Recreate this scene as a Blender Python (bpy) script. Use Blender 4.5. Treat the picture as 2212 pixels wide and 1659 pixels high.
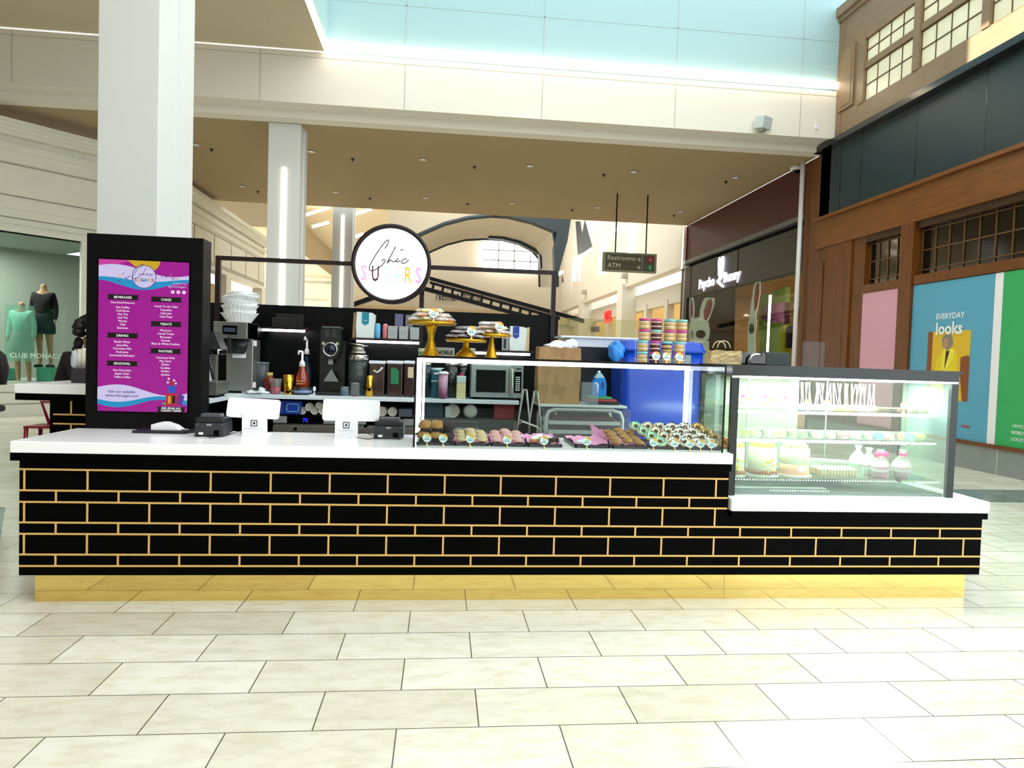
import bpy, bmesh, math, random
from mathutils import Vector, Matrix
from math import sin, cos, pi, radians
random.seed(7)
SC = bpy.context.scene
for o in list(bpy.data.objects): bpy.data.objects.remove(o)
COL = SC.collection
# ------------------------------------------------------------------ camera
YAW, PIT, ROL, FPX = 0.10359826, -0.03551816, 0.03155638, 1497.18
CAMP = Vector((0, 0, 1.55))
FW = Vector((sin(YAW)*cos(PIT), cos(YAW)*cos(PIT), sin(PIT)))
R0 = Vector((cos(YAW), -sin(YAW), 0)); U0 = R0.cross(FW)
RT = cos(ROL)*R0 + sin(ROL)*U0; UP = -sin(ROL)*R0 + cos(ROL)*U0
cd = bpy.data.cameras.new('camera'); cam = bpy.data.objects.new('camera', cd); COL.objects.link(cam)
cd.sensor_width = 36; cd.lens = 36*FPX/2212; cd.clip_end = 300
M3 = Matrix((RT, UP, -FW)).transposed()
cam.matrix_world = Matrix.Translation(CAMP) @ M3.to_4x4()
SC.camera = cam
# ------------------------------------------------------------------ light and exposure
SC.view_settings.view_transform = 'Standard'; SC.view_settings.look = 'None'
SC.view_settings.gamma = 1; SC.view_settings.use_curve_mapping = False
SC.view_settings.exposure = 0.55
W = bpy.data.worlds.new('sky'); SC.world = W; W.use_nodes = True
bg = W.node_tree.nodes['Background']; bg.inputs[0].default_value = (0.86, 0.95, 1.0, 1); bg.inputs[1].default_value = 2.0
sd = bpy.data.lights.new('sun', 'SUN'); sd.energy = 13; sd.angle = 0.009; sd.color = (1, .95, .85)
sun = bpy.data.objects.new('sun', sd); COL.objects.link(sun)
sun.rotation_euler = Vector((0.86, 0.03, -0.585)).to_track_quat('-Z', 'Y').to_euler()
def area(name, loc, rot, sx, sy, power, col=(1, 1, 1)):
    l = bpy.data.lights.new(name, 'AREA'); l.shape = 'RECTANGLE'; l.size = sx; l.size_y = sy; l.energy = power; l.color = col
    o = bpy.data.objects.new(name, l); COL.objects.link(o); o.location = loc; o.rotation_euler = rot; return o
area('skylight', (3, 4, 13.2), (0, 0, 0), 10, 14, 900, (.93, .98, 1))
area('skylight_fill_far', (3, 37, 12.4), (0, 0, 0), 8, 18, 1300, (1, .98, .94))  # lamp added for the far skylight, to lift the dim far walls

# ------------------------------------------------------------------ helpers
def ray(px, py): return RT*((px-1106)/FPX) - UP*((py-829.5)/FPX) + FW
def at(px, py, Y):
    d = ray(px, py); return CAMP + d*(Y/d.y)
def atz(px, py, z):
    d = ray(px, py); return CAMP + d*((z-1.55)/d.z)
def atx(px, py, X):
    d = ray(px, py); return CAMP + d*(X/d.x)
def P(px0, py0, px1, py1, Y):
    xm, ym = (px0+px1)/2, (py0+py1)/2
    return at(px0, ym, Y).x, at(px1, ym, Y).x, at(xm, py1, Y).z, at(xm, py0, Y).z
def lin(h):
    h = h.lstrip('#'); o = []
    for i in (0, 2, 4):
        v = int(h[i:i+2], 16)/255; o.append(v/12.92 if v <= .04045 else ((v+.055)/1.055)**2.4)
    return (*o, 1)
MATS = {}
def mat(name, col='#808080', rough=.5, metal=0, spec=.5, emit=0, noise=0, nscale=20, bump=0, bscale=60, trans=0, ecol=None, stretch=None, coat=0):
    if name in MATS: return MATS[name]
    m = bpy.data.materials.new(name); m.use_nodes = True; nt = m.node_tree; b = nt.nodes['Principled BSDF']
    c = lin(col); b.inputs['Base Color'].default_value = c
    b.inputs['Roughness'].default_value = rough; b.inputs['Metallic'].default_value = metal
    b.inputs['Specular IOR Level'].default_value = spec
    if coat: b.inputs['Coat Weight'].default_value = coat; b.inputs['Coat Roughness'].default_value = .05
    if emit: b.inputs['Emission Color'].default_value = lin(ecol) if ecol else c; b.inputs['Emission Strength'].default_value = emit
    tc = None
    if noise or bump:
        tc = nt.nodes.new('ShaderNodeTexCoord'); mp = nt.nodes.new('ShaderNodeMapping')
        if stretch: mp.inputs['Scale'].default_value = stretch
        nt.links.new(tc.outputs['Object'], mp.inputs[0])
    if noise:
        n = nt.nodes.new('ShaderNodeTexNoise'); n.inputs['Scale'].default_value = nscale; n.inputs['Detail'].default_value = 5
        nt.links.new(mp.outputs[0], n.inputs['Vector'])
        r = nt.nodes.new('ShaderNodeMapRange'); r.inputs['From Min'].default_value = .3; r.inputs['From Max'].default_value = .7
        r.inputs['To Min'].default_value = 1-noise; r.inputs['To Max'].default_value = 1+noise
        nt.links.new(n.outputs['Fac'], r.inputs['Value'])
        mx = nt.nodes.new('ShaderNodeVectorMath'); mx.operation = 'SCALE'; mx.inputs[0].default_value = c[:3]
        nt.links.new(r.outputs[0], mx.inputs['Scale']); nt.links.new(mx.outputs[0], b.inputs['Base Color'])
    if bump:
        n2 = nt.nodes.new('ShaderNodeTexNoise'); n2.inputs['Scale'].default_value = bscale; n2.inputs['Detail'].default_value = 3
        nt.links.new(mp.outputs[0], n2.inputs['Vector'])
        bp = nt.nodes.new('ShaderNodeBump'); bp.inputs['Strength'].default_value = bump; bp.inputs['Distance'].default_value = .01
        nt.links.new(n2.outputs['Fac'], bp.inputs['Height']); nt.links.new(bp.outputs[0], b.inputs['Normal'])
    MATS[name] = m; return m
def glass(name, tint='#ffffff', alpha=1.0, rough=0.0, ior=1.45, haze=0, hcol='#ffffff'):
    if name in MATS: return MATS[name]
    m = bpy.data.materials.new(name); m.use_nodes = True; nt = m.node_tree; nt.nodes.clear()
    out = nt.nodes.new('ShaderNodeOutputMaterial'); t = nt.nodes.new('ShaderNodeBsdfTransparent'); g = nt.nodes.new('ShaderNodeBsdfGlossy')
    t.inputs[0].default_value = lin(tint); g.inputs['Roughness'].default_value = rough
    f = nt.nodes.new('ShaderNodeFresnel'); f.inputs[0].default_value = ior
    ge = nt.nodes.new('ShaderNodeNewGeometry'); sb = nt.nodes.new('ShaderNodeMath'); sb.operation = 'SUBTRACT'; sb.inputs[0].default_value = 1; nt.links.new(ge.outputs['Backfacing'], sb.inputs[1])
    mu = nt.nodes.new('ShaderNodeMath'); mu.operation = 'MULTIPLY'; nt.links.new(f.outputs[0], mu.inputs[0]); nt.links.new(sb.outputs[0], mu.inputs[1])
    mx = nt.nodes.new('ShaderNodeMixShader'); nt.links.new(mu.outputs[0], mx.inputs[0]); nt.links.new(t.outputs[0], mx.inputs[1]); nt.links.new(g.outputs[0], mx.inputs[2])
    last = mx
    if haze:
        d = nt.nodes.new('ShaderNodeBsdfDiffuse'); d.inputs[0].default_value = lin(hcol)
        m2 = nt.nodes.new('ShaderNodeMixShader'); m2.inputs[0].default_value = haze
        nt.links.new(mx.outputs[0], m2.inputs[1]); nt.links.new(d.outputs[0], m2.inputs[2]); last = m2
    nt.links.new(last.outputs[0], out.inputs[0]); MATS[name] = m; return m
AXR = Matrix.Rotation(pi/2, 3, 'X'); AXB = Matrix.Rotation(-pi/2, 3, 'X')
def flat(name, col, emit=0, rough=.6): return mat(name, col, rough, emit=emit)
HOME = {}
_txt = {}
def text_geo(s, bold=0, spacing=1.0, shear=0):
    if 'M' in s: bold = 0
    k = (s, bold, spacing, shear)
    if k in _txt: return _txt[k]
    cu = bpy.data.curves.new('t', 'FONT'); cu.body = s; cu.size = 1; cu.offset = bold; cu.space_character = spacing; cu.shear = shear
    cu.resolution_u = 2; cu.fill_mode = 'FRONT'
    ob = bpy.data.objects.new('t', cu); me = bpy.data.meshes.new_from_object(ob)
    vs = [v.co.copy() for v in me.vertices]; fs = [list(p.vertices) for p in me.polygons]
    bpy.data.objects.remove(ob); bpy.data.curves.remove(cu); bpy.data.meshes.remove(me)
    if vs:
        x0 = min(v.x for v in vs); x1 = max(v.x for v in vs); y0 = min(v.y for v in vs); y1 = max(v.y for v in vs)
    else: x0 = x1 = y0 = y1 = 0
    _txt[k] = (vs, fs, x0, x1, y0, y1); return _txt[k]
class MB:
    def __init__(s): s.v = []; s.f = []; s.m = []; s.sm = []
    def add(s, vs, fs, mi=0, M=None, sm=False):
        n = len(s.v)
        for v in vs:
            v = Vector(v); s.v.append(M @ v if M is not None else v)
        for f in fs: s.f.append([n+i for i in f]); s.m.append(mi); s.sm.append(sm)
        return s
    def box(s, x0, x1, y0, y1, z0, z1, mi=0, M=None, bev=0):
        if x0 > x1: x0, x1 = x1, x0
        if y0 > y1: y0, y1 = y1, y0
        if z0 > z1: z0, z1 = z1, z0
        if bev:
            b = min(bev, (x1-x0)*.45, (y1-y0)*.45, (z1-z0)*.45)
            bm = bmesh.new(); bmesh.ops.create_cube(bm, size=1)
            for v in bm.verts: v.co = Vector(((x0+x1)/2+v.co.x*(x1-x0), (y0+y1)/2+v.co.y*(y1-y0), (z0+z1)/2+v.co.z*(z1-z0)))
            bmesh.ops.bevel(bm, geom=bm.edges[:], offset=b, segments=2, affect='EDGES', profile=.5)
            bm.verts.index_update()
            s.add([v.co.copy() for v in bm.verts], [[v.index for v in f.verts] for f in bm.faces], mi, M); bm.free(); return s
        vs = [(x, y, z) for x in (x0, x1) for y in (y0, y1) for z in (z0, z1)]
        return s.add(vs, [(0, 1, 3, 2), (4, 6, 7, 5), (0, 4, 5, 1), (2, 3, 7, 6), (0, 2, 6, 4), (1, 5, 7, 3)], mi, M)
    def prism(s, poly, o, ux, uy, depth, mi=0):
        "poly 2D outline on plane (o, ux, uy), extruded along depth vector"
        o, ux, uy, depth = map(Vector, (o, ux, uy, depth)); n = len(poly)
        a = [o+ux*p[0]+uy*p[1] for p in poly]; b = [p+depth for p in a]
        fs = [list(range(n)), list(range(2*n-1, n-1, -1))]+[[i, i+n, (i+1) % n+n, (i+1) % n] for i in range(n)]
        return s.add(a+b, fs, mi)
    def poly(s, pts, mi=0): return s.add(pts, [list(range(len(pts)))], mi)
    def lathe(s, prof, c=(0, 0, 0), seg=24, mi=0, sm=True, sx=1, sy=1, ax=None, caps=True):
        c = Vector(c); vs = []; fs = []; n = len(prof)
        for r, z in prof:
            for k in range(seg):
                a = 2*pi*k/seg; p = Vector((cos(a)*r*sx, sin(a)*r*sy, z))
                if ax is not None: p = ax @ p
                vs.append(c+p)
        for i in range(n-1):
            for k in range(seg):
                a = i*seg+k; b = i*seg+(k+1) % seg
                fs.append((a, b, b+seg, a+seg))
        s.add(vs, fs, mi, None, sm)
        if caps:
            b = len(s.v)-len(vs)
            if prof[0][0] > 1e-5: s.f.append([b+k for k in range(seg-1, -1, -1)]); s.m.append(mi); s.sm.append(False)
            if prof[-1][0] > 1e-5: s.f.append([b+(n-1)*seg+k for k in range(seg)]); s.m.append(mi); s.sm.append(False)
        return s
    def cyl(s, c, r, h, seg=20, mi=0, r2=None): return s.lathe([(r, 0), (r if r2 is None else r2, h)], c, seg, mi)
    def disc(s, c, r, d, mi=0, seg=32, ry=None):
        "flat round plate facing -Y, thickness d towards +Y"
        c = Vector(c); ry = ry or r
        return s.prism([(cos(2*pi*k/seg)*r, sin(2*pi*k/seg)*ry) for k in range(seg)], c, (1, 0, 0), (0, 0, 1), (0, d, 0), mi)
    def tube(s, pts, r, seg=8, mi=0, closed=False):
        pts = [Vector(p) for p in pts]; n = len(pts); vs = []; fs = []
        up = Vector((0, 0, 1))
        prev = None
        for i, p in enumerate(pts):
            a = pts[(i-1) % n] if (closed or i > 0) else p; b = pts[(i+1) % n] if (closed or i < n-1) else p
            t = (b-a).normalized()
            if prev is None:
                x = t.cross(up)
                if x.length < .1: x = t.cross(Vector((1, 0, 0)))
            else: x = prev-t*prev.dot(t)
            x.normalize(); prev = x; y = t.cross(x)
            rr = r[i] if isinstance(r, (list, tuple)) else r
            for k in range(seg): vs.append(p+(x*cos(2*pi*k/seg)+y*sin(2*pi*k/seg))*rr)
        m = n if closed else n-1
        for i in range(m):
            for k in range(seg):
                a = i*seg+k; b = i*seg+(k+1) % seg; c = ((i+1) % n)*seg
                fs.append((a, b, c+(k+1) % seg, c+k))
        if not closed: fs.append(list(range(seg-1, -1, -1))); fs.append([(n-1)*seg+k for k in range(seg)])
        return s.add(vs, fs, mi, None, True)
    def blob(s, c, rx, ry, rz, amp=0, seed=0, mi=0, flat=None, u=14, v=9, fr=3.0, sm=True, M=None):
        rnd = random.Random(seed); ph = [rnd.uniform(0, 6.28) for _ in range(6)]; vs = []; fs = []; c = Vector(c)
        for j in range(v+1):
            th = pi*j/v
            for i in range(u):
                a = 2*pi*i/u; d = Vector((sin(th)*cos(a), sin(th)*sin(a), cos(th)))
                k = 1+amp*(sin(fr*d.x*2+ph[0])*sin(fr*d.y*2+ph[1])+.6*sin(fr*d.z*3+ph[2]+d.x*4)+.4*sin(fr*5*d.y+ph[3]))
                p = Vector((d.x*rx*k, d.y*ry*k, d.z*rz*k))
                if flat is not None and p.z < -flat*rz: p.z = -flat*rz
                vs.append(c+(M @ p if M is not None else p))
        for j in range(v):
            for i in range(u): fs.append((j*u+i, (j+1)*u+i, (j+1)*u+(i+1) % u, j*u+(i+1) % u))
        return s.add(vs, fs, mi, None, sm)
    def text(s, t, o, ux, uy, h=None, w=None, mi=0, depth=.0006, align='C', bold=0, spacing=1.0, shear=0, em=None):
        "text on plane; o = anchor (baseline), h = cap height or w = total width or em size"
        vs, fs, x0, x1, y0, y1 = text_geo(t, bold, spacing, shear)
        if not vs: return s
        o, ux, uy = Vector(o), Vector(ux), Vector(uy)
        k = em if em else (h/.72 if h else w/(x1-x0)); kx = (w/(x1-x0)) if w else k
        ax = {'C': (x0+x1)/2, 'L': x0, 'R': x1}[align]; nrm = ux.cross(uy)*depth
        f2 = [o+ux*((v.x-ax)*kx)+uy*(v.y*k)+nrm for v in vs]
        return s.add(f2, fs, mi)
    def build(s, name, mats, parent=None, kind=None, home=None):
        me = bpy.data.meshes.new(name); off = Vector((0, 0, 0))
        if parent is not None: off = HOME.get(parent.name, Vector((0, 0, 0)))
        if home is not None: off = Vector(home)
        me.from_pydata([v-off for v in s.v], [], s.f)
        if not isinstance(mats, (list, tuple)): mats = [mats]
        for m in mats: me.materials.append(m)
        for i, p in enumerate(me.polygons): p.material_index = s.m[i]; p.use_smooth = s.sm[i]
        bm = bmesh.new(); bm.from_mesh(me); bmesh.ops.recalc_face_normals(bm, faces=bm.faces); bm.to_mesh(me); bm.free()
        me.update()
        o = bpy.data.objects.new(name, me); COL.objects.link(o)
        if parent is not None: o.parent = parent; HOME[o.name] = off
        elif home is not None: o.location = home; HOME[o.name] = off
        if kind: o['kind'] = kind
        return o
def thing(name, label, cat, loc=(0, 0, 0), group=None):
    o = bpy.data.objects.new(name, None); COL.objects.link(o); o.location = loc; o.empty_display_size = .05
    HOME[o.name] = Vector(loc); o['label'] = label; o['category'] = cat
    if group: o['group'] = group
    return o
def tag(o, label, cat, group=None):
    o['label'] = label; o['category'] = cat
    if group: o['group'] = group
    return o
def struct(name, mb, m): return mb.build(name, m, kind='structure')
def dup(root, loc, rz=0, label=None, group=None, scale=None, mats=None):
    r = root.copy(); COL.objects.link(r); r.location = loc; r.rotation_euler = (0, 0, rz)
    if scale: r.scale = scale
    if label: r['label'] = label
    if group: r['group'] = group
    def rec(a, b):
        for ch in list(a.children):
            c = ch.copy(); COL.objects.link(c); c.parent = b
            if mats and ch.name.split('.')[0] in mats:
                c.data = c.data.copy(); c.data.materials[0] = mats[ch.name.split('.')[0]]
            rec(ch, c)
    rec(root, r); return r
I3 = lambda *a: Matrix(a)
def rotm(rx=0, ry=0, rz=0): return (Matrix.Rotation(rz, 3, 'Z') @ Matrix.Rotation(ry, 3, 'Y') @ Matrix.Rotation(rx, 3, 'X'))
X_, Y_, Z_ = Vector((1, 0, 0)), Vector((0, 1, 0)), Vector((0, 0, 1))
# shared materials
black = mat('black_laminate', '#020202', .4, spec=.04)
blackm = mat('black_metal', '#0a0608', .35, metal=.2, spec=.3)
maroonm = mat('dark_bronze_metal', '#200d12', .4, metal=.2)
gold = mat('gold_inlay', '#e9bb70', .35, metal=.35)
brass = mat('polished_brass', '#ecd180', .06, metal=1)
brassm = mat('hammered_gold', '#c79a22', .3, metal=.9, bump=.4, bscale=90)
quartz = mat('white_quartz', '#fffdff', .18, noise=.02, nscale=4)
white = mat('white_plastic', '#f6f3f6', .35)
steel = mat('brushed_steel', '#b9b9b4', .3, metal=.85, noise=.05, nscale=40)
chrome = mat('chrome', '#e0e0e0', .08, metal=1)
led = mat('led_white', '#ffffff', emit=9)
warmled = mat('led_warm', '#fff0d8', emit=6)
paper = mat('kraft_paper', '#9c7a54', .8, noise=.08, nscale=9, bump=.5, bscale=14)
cream = mat('cream_paint', '#e0d9ca', .8)
# ================================================================== the mall
def tile_mat(name, cA, cB, grout, w, h, ox, oy, rough=.22, bias=-.2):
    m = bpy.data.materials.new(name); m.use_nodes = True; nt = m.node_tree; b = nt.nodes['Principled BSDF']
    tc = nt.nodes.new('ShaderNodeTexCoord'); mp = nt.nodes.new('ShaderNodeMapping'); mp.inputs['Location'].default_value = (ox, oy, 0)
    br = nt.nodes.new('ShaderNodeTexBrick'); br.inputs['Scale'].default_value = 1; br.inputs['Brick Width'].default_value = w; br.inputs['Row Height'].default_value = h
    br.inputs['Mortar Size'].default_value = .003; br.inputs['Mortar Smooth'].default_value = .1; br.inputs['Bias'].default_value = bias
    br.inputs['Color1'].default_value = lin(cA); br.inputs['Color2'].default_value = lin(cB); br.inputs['Mortar'].default_value = lin(grout)
    nt.links.new(tc.outputs['Object'], mp.inputs[0]); nt.links.new(mp.outputs[0], br.inputs['Vector'])
    mp2 = nt.nodes.new('ShaderNodeMapping'); mp2.inputs['Scale'].default_value = (1, 2.6, 1); nt.links.new(tc.outputs['Object'], mp2.inputs[0])
    n = nt.nodes.new('ShaderNodeTexNoise'); n.inputs['Scale'].default_value = 5; n.inputs['Detail'].default_value = 9; n.inputs['Roughness'].default_value = .72
    nt.links.new(mp2.outputs[0], n.inputs['Vector'])
    cr = nt.nodes.new('ShaderNodeValToRGB'); cr.color_ramp.elements[0].position = .30; cr.color_ramp.elements[0].color = lin('#e4dac4')
    cr.color_ramp.elements[1].position = .56; cr.color_ramp.elements[1].color = (1, 1, 1, 1)
    nt.links.new(n.outputs['Fac'], cr.inputs[0])
    mx = nt.nodes.new('ShaderNodeMix'); mx.data_type = 'RGBA'; mx.blend_type = 'MULTIPLY'; mx.inputs[0].default_value = .75
    nt.links.new(br.outputs['Color'], mx.inputs[6]); nt.links.new(cr.outputs[0], mx.inputs[7]); nt.links.new(mx.outputs[2], b.inputs['Base Color'])
    b.inputs['Roughness'].default_value = rough; b.inputs['Specular IOR Level'].default_value = .45
    return m
floor_m = tile_mat('limestone_tiles', '#ebe7da', '#d6cfbb', '#5e574a', .686, .3365, .14, -3.868+.3365)
struct('floor', MB().box(-32, 22, -14, 75, -.1, 0), floor_m)
dk = tile_mat('dark_stone_band', '#7f8c8a', '#6c7876', '#5a5f5c', .45, .45, 0, 0, .2)
struct('trim_20', MB().box(3.4, 8.5, 7.72, 8.55, 0, .003), dk)
struct('trim_21', MB().add([(-3.36, 5.7, .003), (-4.05, 6.95, .003), (-8.6, 7.9, .003), (-8.6, 6.2, .003)], [(0, 1, 2, 3)]), dk)
cwall = mat('beam_panel_white', '#ebe5d9', .7)
uwall = mat('atrium_wall_sky_tint', '#a8c8cd', .8)  # blue of the sky's light is put into this base colour
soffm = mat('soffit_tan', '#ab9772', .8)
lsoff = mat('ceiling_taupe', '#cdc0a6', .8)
# beam (front face Y=14.8), with panel joints as thin recess lines
b = MB(); XL, XR = -16, 8.62
b.box(XL, XR, 14.8, 15.6, 6.67, 7.72, 0)
b.box(XL, XR, 15.25, 15.6, 6.5, 6.67, 0)
for x in (-8.55, -3.818, -.9, 1.99, 4.9, 7.75): b.box(x-.012, x+.012, 14.796, 14.80, 6.68, 7.70, 1)
b.box(XL, XR, 14.795, 14.80, 7.60, 7.615, 1)
jl = mat('joint_line', '#c9c3b8', .8)
struct('trim_1', b, [cwall, jl])
# upper atrium wall above the LED cove
b = MB(); b.box(-2.5, 8.7, 14.8, 15.2, 7.85, 14, 0)
for x in (-.9, 1.99, 4.9, 7.75): b.box(x-.012, x+.012, 14.795, 14.80, 7.9, 14, 1)
b.box(-2.5, 8.7, 14.795, 14.80, 8.79, 8.81, 1)
struct('wall_back_upper', b, [uwall, mat('joint_line_blue', '#a9bcc0', .8)])
struct('wall_left_upper_sun_gap', MB().box(-2.9, -2.5, -14, 15.2, 7.98, 14).box(-2.9, -2.5, -14, 8.6, 14, 17.5).box(-2.9, -2.5, 10.5, 15.2, 14, 17.5), uwall)  # top raised out of view, its gap shapes the sun stripe
# left ceiling at z = 7.7, soffit behind the beam
struct('ceiling', MB().box(-16, -2.55, -14, 14.8, 7.74, 7.98), lsoff)
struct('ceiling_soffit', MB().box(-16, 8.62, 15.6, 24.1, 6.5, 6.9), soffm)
cove = mat('led_cove', '#ffe9cc', emit=4)
t = thing('cove_light', 'long warm LED strip glowing along the edge of the atrium opening', 'light', (2, 14.7, 7.72))
MB().box(-2.62, 8.66, 14.68, 14.80, 7.75, 7.87).build('strip', cove, t)
MB().box(-2.62, -2.5, -2, 14.68, 7.75, 7.87).build('strip', cove, t)
# unseen joists added over the atrium to cut the sun into streaks
b = MB()
for y in (-9, -5.4, -1.8, 1.8, 4.6, 6.9, 11.6): b.box(-2.5, 8.9, y, y+1.5, 13.0, 14.2)
for x in (-.6, 3.0, 6.2): b.box(x, x+.8, -12, 14.8, 13.4, 14.2)
struct('ceiling_sun_mask', b, cwall)
# pillars
pm = mat('pillar_paint', '#dfe1e0', .6)
def pillar(name, xr, y0, w, d, z1, lab, lamp=None, zl=(1, 5.5)):
    lm = mat('column_led', '#fff0dc', emit=2.6)
    t = thing(name, lab, 'column', (xr-w/2, y0+d/2, 0))
    MB().box(xr-w, xr, y0, y0+d, 0, z1, bev=.01).build('shaft', pm, t)
    MB().box(xr, xr+.03, y0+d*.52, y0+d, 0, z1).build('corner_trim', pm, t)
    if lamp: MB().box(xr-w/2-.045, xr-w/2+.045, y0-.03, y0, zl[0], zl[1], bev=.02).build('led_strip', lm, t)
    return t
pillar('square_column', -3.15, 8.07, .637, .97, 7.74, 'tall white square column rising behind the purple menu screen')
pillar('square_column', -3.15, 15.62, .68, .6, 6.5, 'white column under the long beam with a vertical glowing strip', True, (1.2, 5.55))
pillar('square_column', -3.15, 24.6, .68, .6, 8.6, 'far beige column with a vertical glowing strip, left of the round sign', True, (1, 6.35))
# downlights and sprinklers in the soffit
dlm = mat('downlight_glow', '#fff2dc', emit=5)
g0 = None
for i, (px, py) in enumerate([(423, 312), (673, 327), (914, 344), (1145, 358), (1369, 371), (1588, 383), (524, 402), (725, 415), (919, 427), (1107, 438), (1290, 448), (1470, 457)]):
    p = atz(px, py, 6.5)
    lab = 'small recessed downlight in the tan soffit, %s row, %s from the left' % (('front', 'back')[i//6], ('first', 'second', 'third', 'fourth', 'fifth', 'last')[i % 6])
    if g0 is None:
        g0 = thing('downlight', lab, 'light', (p.x, p.y, 6.5), 'recessed downlights in the tan soffit')
        o = Vector((p.x, p.y, 6.5))
        MB().lathe([(.10, -.012), (.07, -.02), (.07, 0), (.10, 0)], o, 20).build('ring', white, g0); MB().lathe([(.068, -.01), (.068, 0)], o, 20).build('lens', dlm, g0)
    else: dup(g0, (p.x, p.y, 6.5), label=lab)
g0 = None; SPL = ['tiny dark sprinkler head in the tan soffit, '+k for k in ['left of the lit column', 'front row, first right of the lit column', 'front row, second right of the lit column', 'front row, third right of the lit column', 'front row, rightmost', 'back row, first right of the lit column', 'back row, second right of the lit column', 'back row, third right of the lit column', 'back row, rightmost', 'back row, left of the lit column']]
for i, (px, py) in enumerate([(457, 322), (762, 343), (1025, 360), (1304, 377), (1568, 392), (799, 428), (1010, 440), (1236, 453), (1456, 465), (557, 413)]):
    p = atz(px, py, 6.5)
    if g0 is None:
        g0 = MB().lathe([(.0, -.06), (.03, -.06), (.012, -.035), (.05, -.012), (.05, 0)], p, 12).build('sprinkler_head', maroonm, home=p)
        tag(g0, SPL[0], 'sprinkler', 'sprinkler heads in the tan soffit')
    else: o = g0.copy(); COL.objects.link(o); o.location = (p.x, p.y, 6.5); o['label'] = SPL[i]
p = at(1643, 270, 14.78)
t = thing('wall_speaker', 'small white box speaker tilted on the white beam', 'speaker', (p.x, 14.8, p.z))
M = Matrix.Translation(p+Vector((0, -.12, 0))) @ Matrix.Rotation(.5, 4, 'Z') @ Matrix.Rotation(.15, 4, 'X')
MB().box(-.15, .15, -.12, .12, -.13, .13, 0, M, bev=.01).build('cabinet', mat('speaker_grey', '#c3cccd', .5), t)
MB().cyl((p.x, p.y-.1, p.z-.17), .07, .06).build('mount', steel, t)
MB().box(p.x+1.27, p.x+1.33, 14.77, 14.8, p.z+.0, p.z+.12).build('switch_plate', white)
tag(bpy.data.objects['switch_plate'], 'tiny white plate on the beam near the wood storefront', 'plate')
p = atz(1740, 356, 6.5)
t = thing('dome_camera', 'white dome security camera under the soffit corner by the wood storefront', 'camera', (p.x-.12, p.y+.2, 6.5))
c = Vector((p.x-.12, p.y+.2, 6.5))
MB().lathe([(.12, -.09), (.15, -.07), (.15, 0)], c).build('housing', white, t); MB().blob(c+Vector((0, 0, -.09)), .085, .085, .085).build('dome', blackm, t)

# ---------------------------------------------------------------- right wood storefront, plane X = 8.634
XW = 8.634
def wood_mat(name, col, n=.22, sc=(2, 2, .35)): return mat(name, col, .42, noise=n, nscale=6, stretch=sc, spec=.4)
wood = wood_mat('walnut_vertical', '#6c3b0b'); woodh = mat('walnut_horizontal', '#78450f', .42, noise=.2, nscale=6, stretch=(2, .35, 2.5)); woodd = wood_mat('walnut_dark', '#3e220a')
woodg = mat('walnut_greyed', '#8a7054', .45, noise=.12, nscale=6, stretch=(2, .4, 2))
clad = mat('dark_teal_panel', '#20343b', .35, spec=.4, noise=.08, nscale=2)
def wb(b, y0, y1, z0, z1, d0=0, d1=.25, mi=0): return b.box(XW-d0, XW+d1, y0, y1, z0, z1, mi)
YN = 4.5                                   # the facade runs on past the frame
b = MB(); wb(b, YN, 15.45, 0, .40, .03)
for y in (12.05, 10.95, 9.85, 8.75, 7.65): b.box(XW-.034, XW-.03, y-.008, y+.008, 0, .40, 1)
struct('wall_right_base', b, [mat('grey_stone', '#8d938f', .35, noise=.06, nscale=5), jl])
b = MB()
wb(b, YN, 15.5, .40, .46, .06)                                    # sill
wb(b, 15.0, 16.06, .46, 6.5)                                      # corner post
wb(b, 13.55, 15.0, .46, 4.31)                                     # panelled pier
wb(b, 12.01, 12.37, .46, 4.31, .06)                               # mullion
wb(b, 12.37, 13.55, 3.14, 3.3, .03); wb(b, YN, 12.01, 3.15, 3.32, .03)
wb(b, YN, 15.45, 4.31, 4.95, .05, .25, 1); wb(b, YN, 15.45, 4.95, 5.02, .12, .25, 1)
# raised panel on the pier
for y0, y1, z0, z1, d in ((13.98, 14.92, .8, 4.3, .04),): wb(b, y0, y1, z0, z1, d)
wb(b, 14.1, 14.8, .95, 4.16, .015, .02, 2); wb(b, 14.2, 14.7, 1.05, 4.06, .045)
wb(b, 15.1, 15.4, .95, 4.0, .02)
struct('wall_right', b, [wood, woodh, woodd])
b = MB(); wb(b, YN, 15.4, 5.02, 6.5)
for y in (14.6, 13.84, 12.15, 10.5, 8.9, 7.3, 5.7): b.box(XW-.003, XW, y-.008, y+.008, 5.02, 6.5, 1)
wb(b, YN, 13.84, 5.0, 5.14, .05); wb(b, YN, 15.4, 6.5, 6.62, .22, .25, 1)
struct('trim_2', b, [clad, mat('black_gloss_trim', '#0c1114', .15, spec=.7)])
b = MB(); wb(b, YN, 14.75, 6.62, 7.12, .05); wb(b, 13.9, 14.85, 7.12, 8.62, .05); wb(b, YN, 15, 8.62, 9.3, .05); wb(b, YN, 15.05, 9.3, 9.5, .16); wb(b, YN, 15.02, 9.2, 9.3, .1)
wb(b, 14.6, 14.85, 6.6, 9.5, .06)
wb(b, 14.14, 14.7, 7.2, 8.5, .09); wb(b, 14.22, 14.62, 7.28, 8.42, .1, .0)
ys = [13.8, 12.12, 10.45, 8.78, 7.1, 5.45]
for y in ys: wb(b, y-.0, y+.17, 7.12, 8.62, .07)
wb(b, YN, 13.9, 7.80, 7.93, .05); wb(b, YN, 13.9, 8.42, 8.62, .06)
struct('trim_3', b, [woodg])
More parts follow.
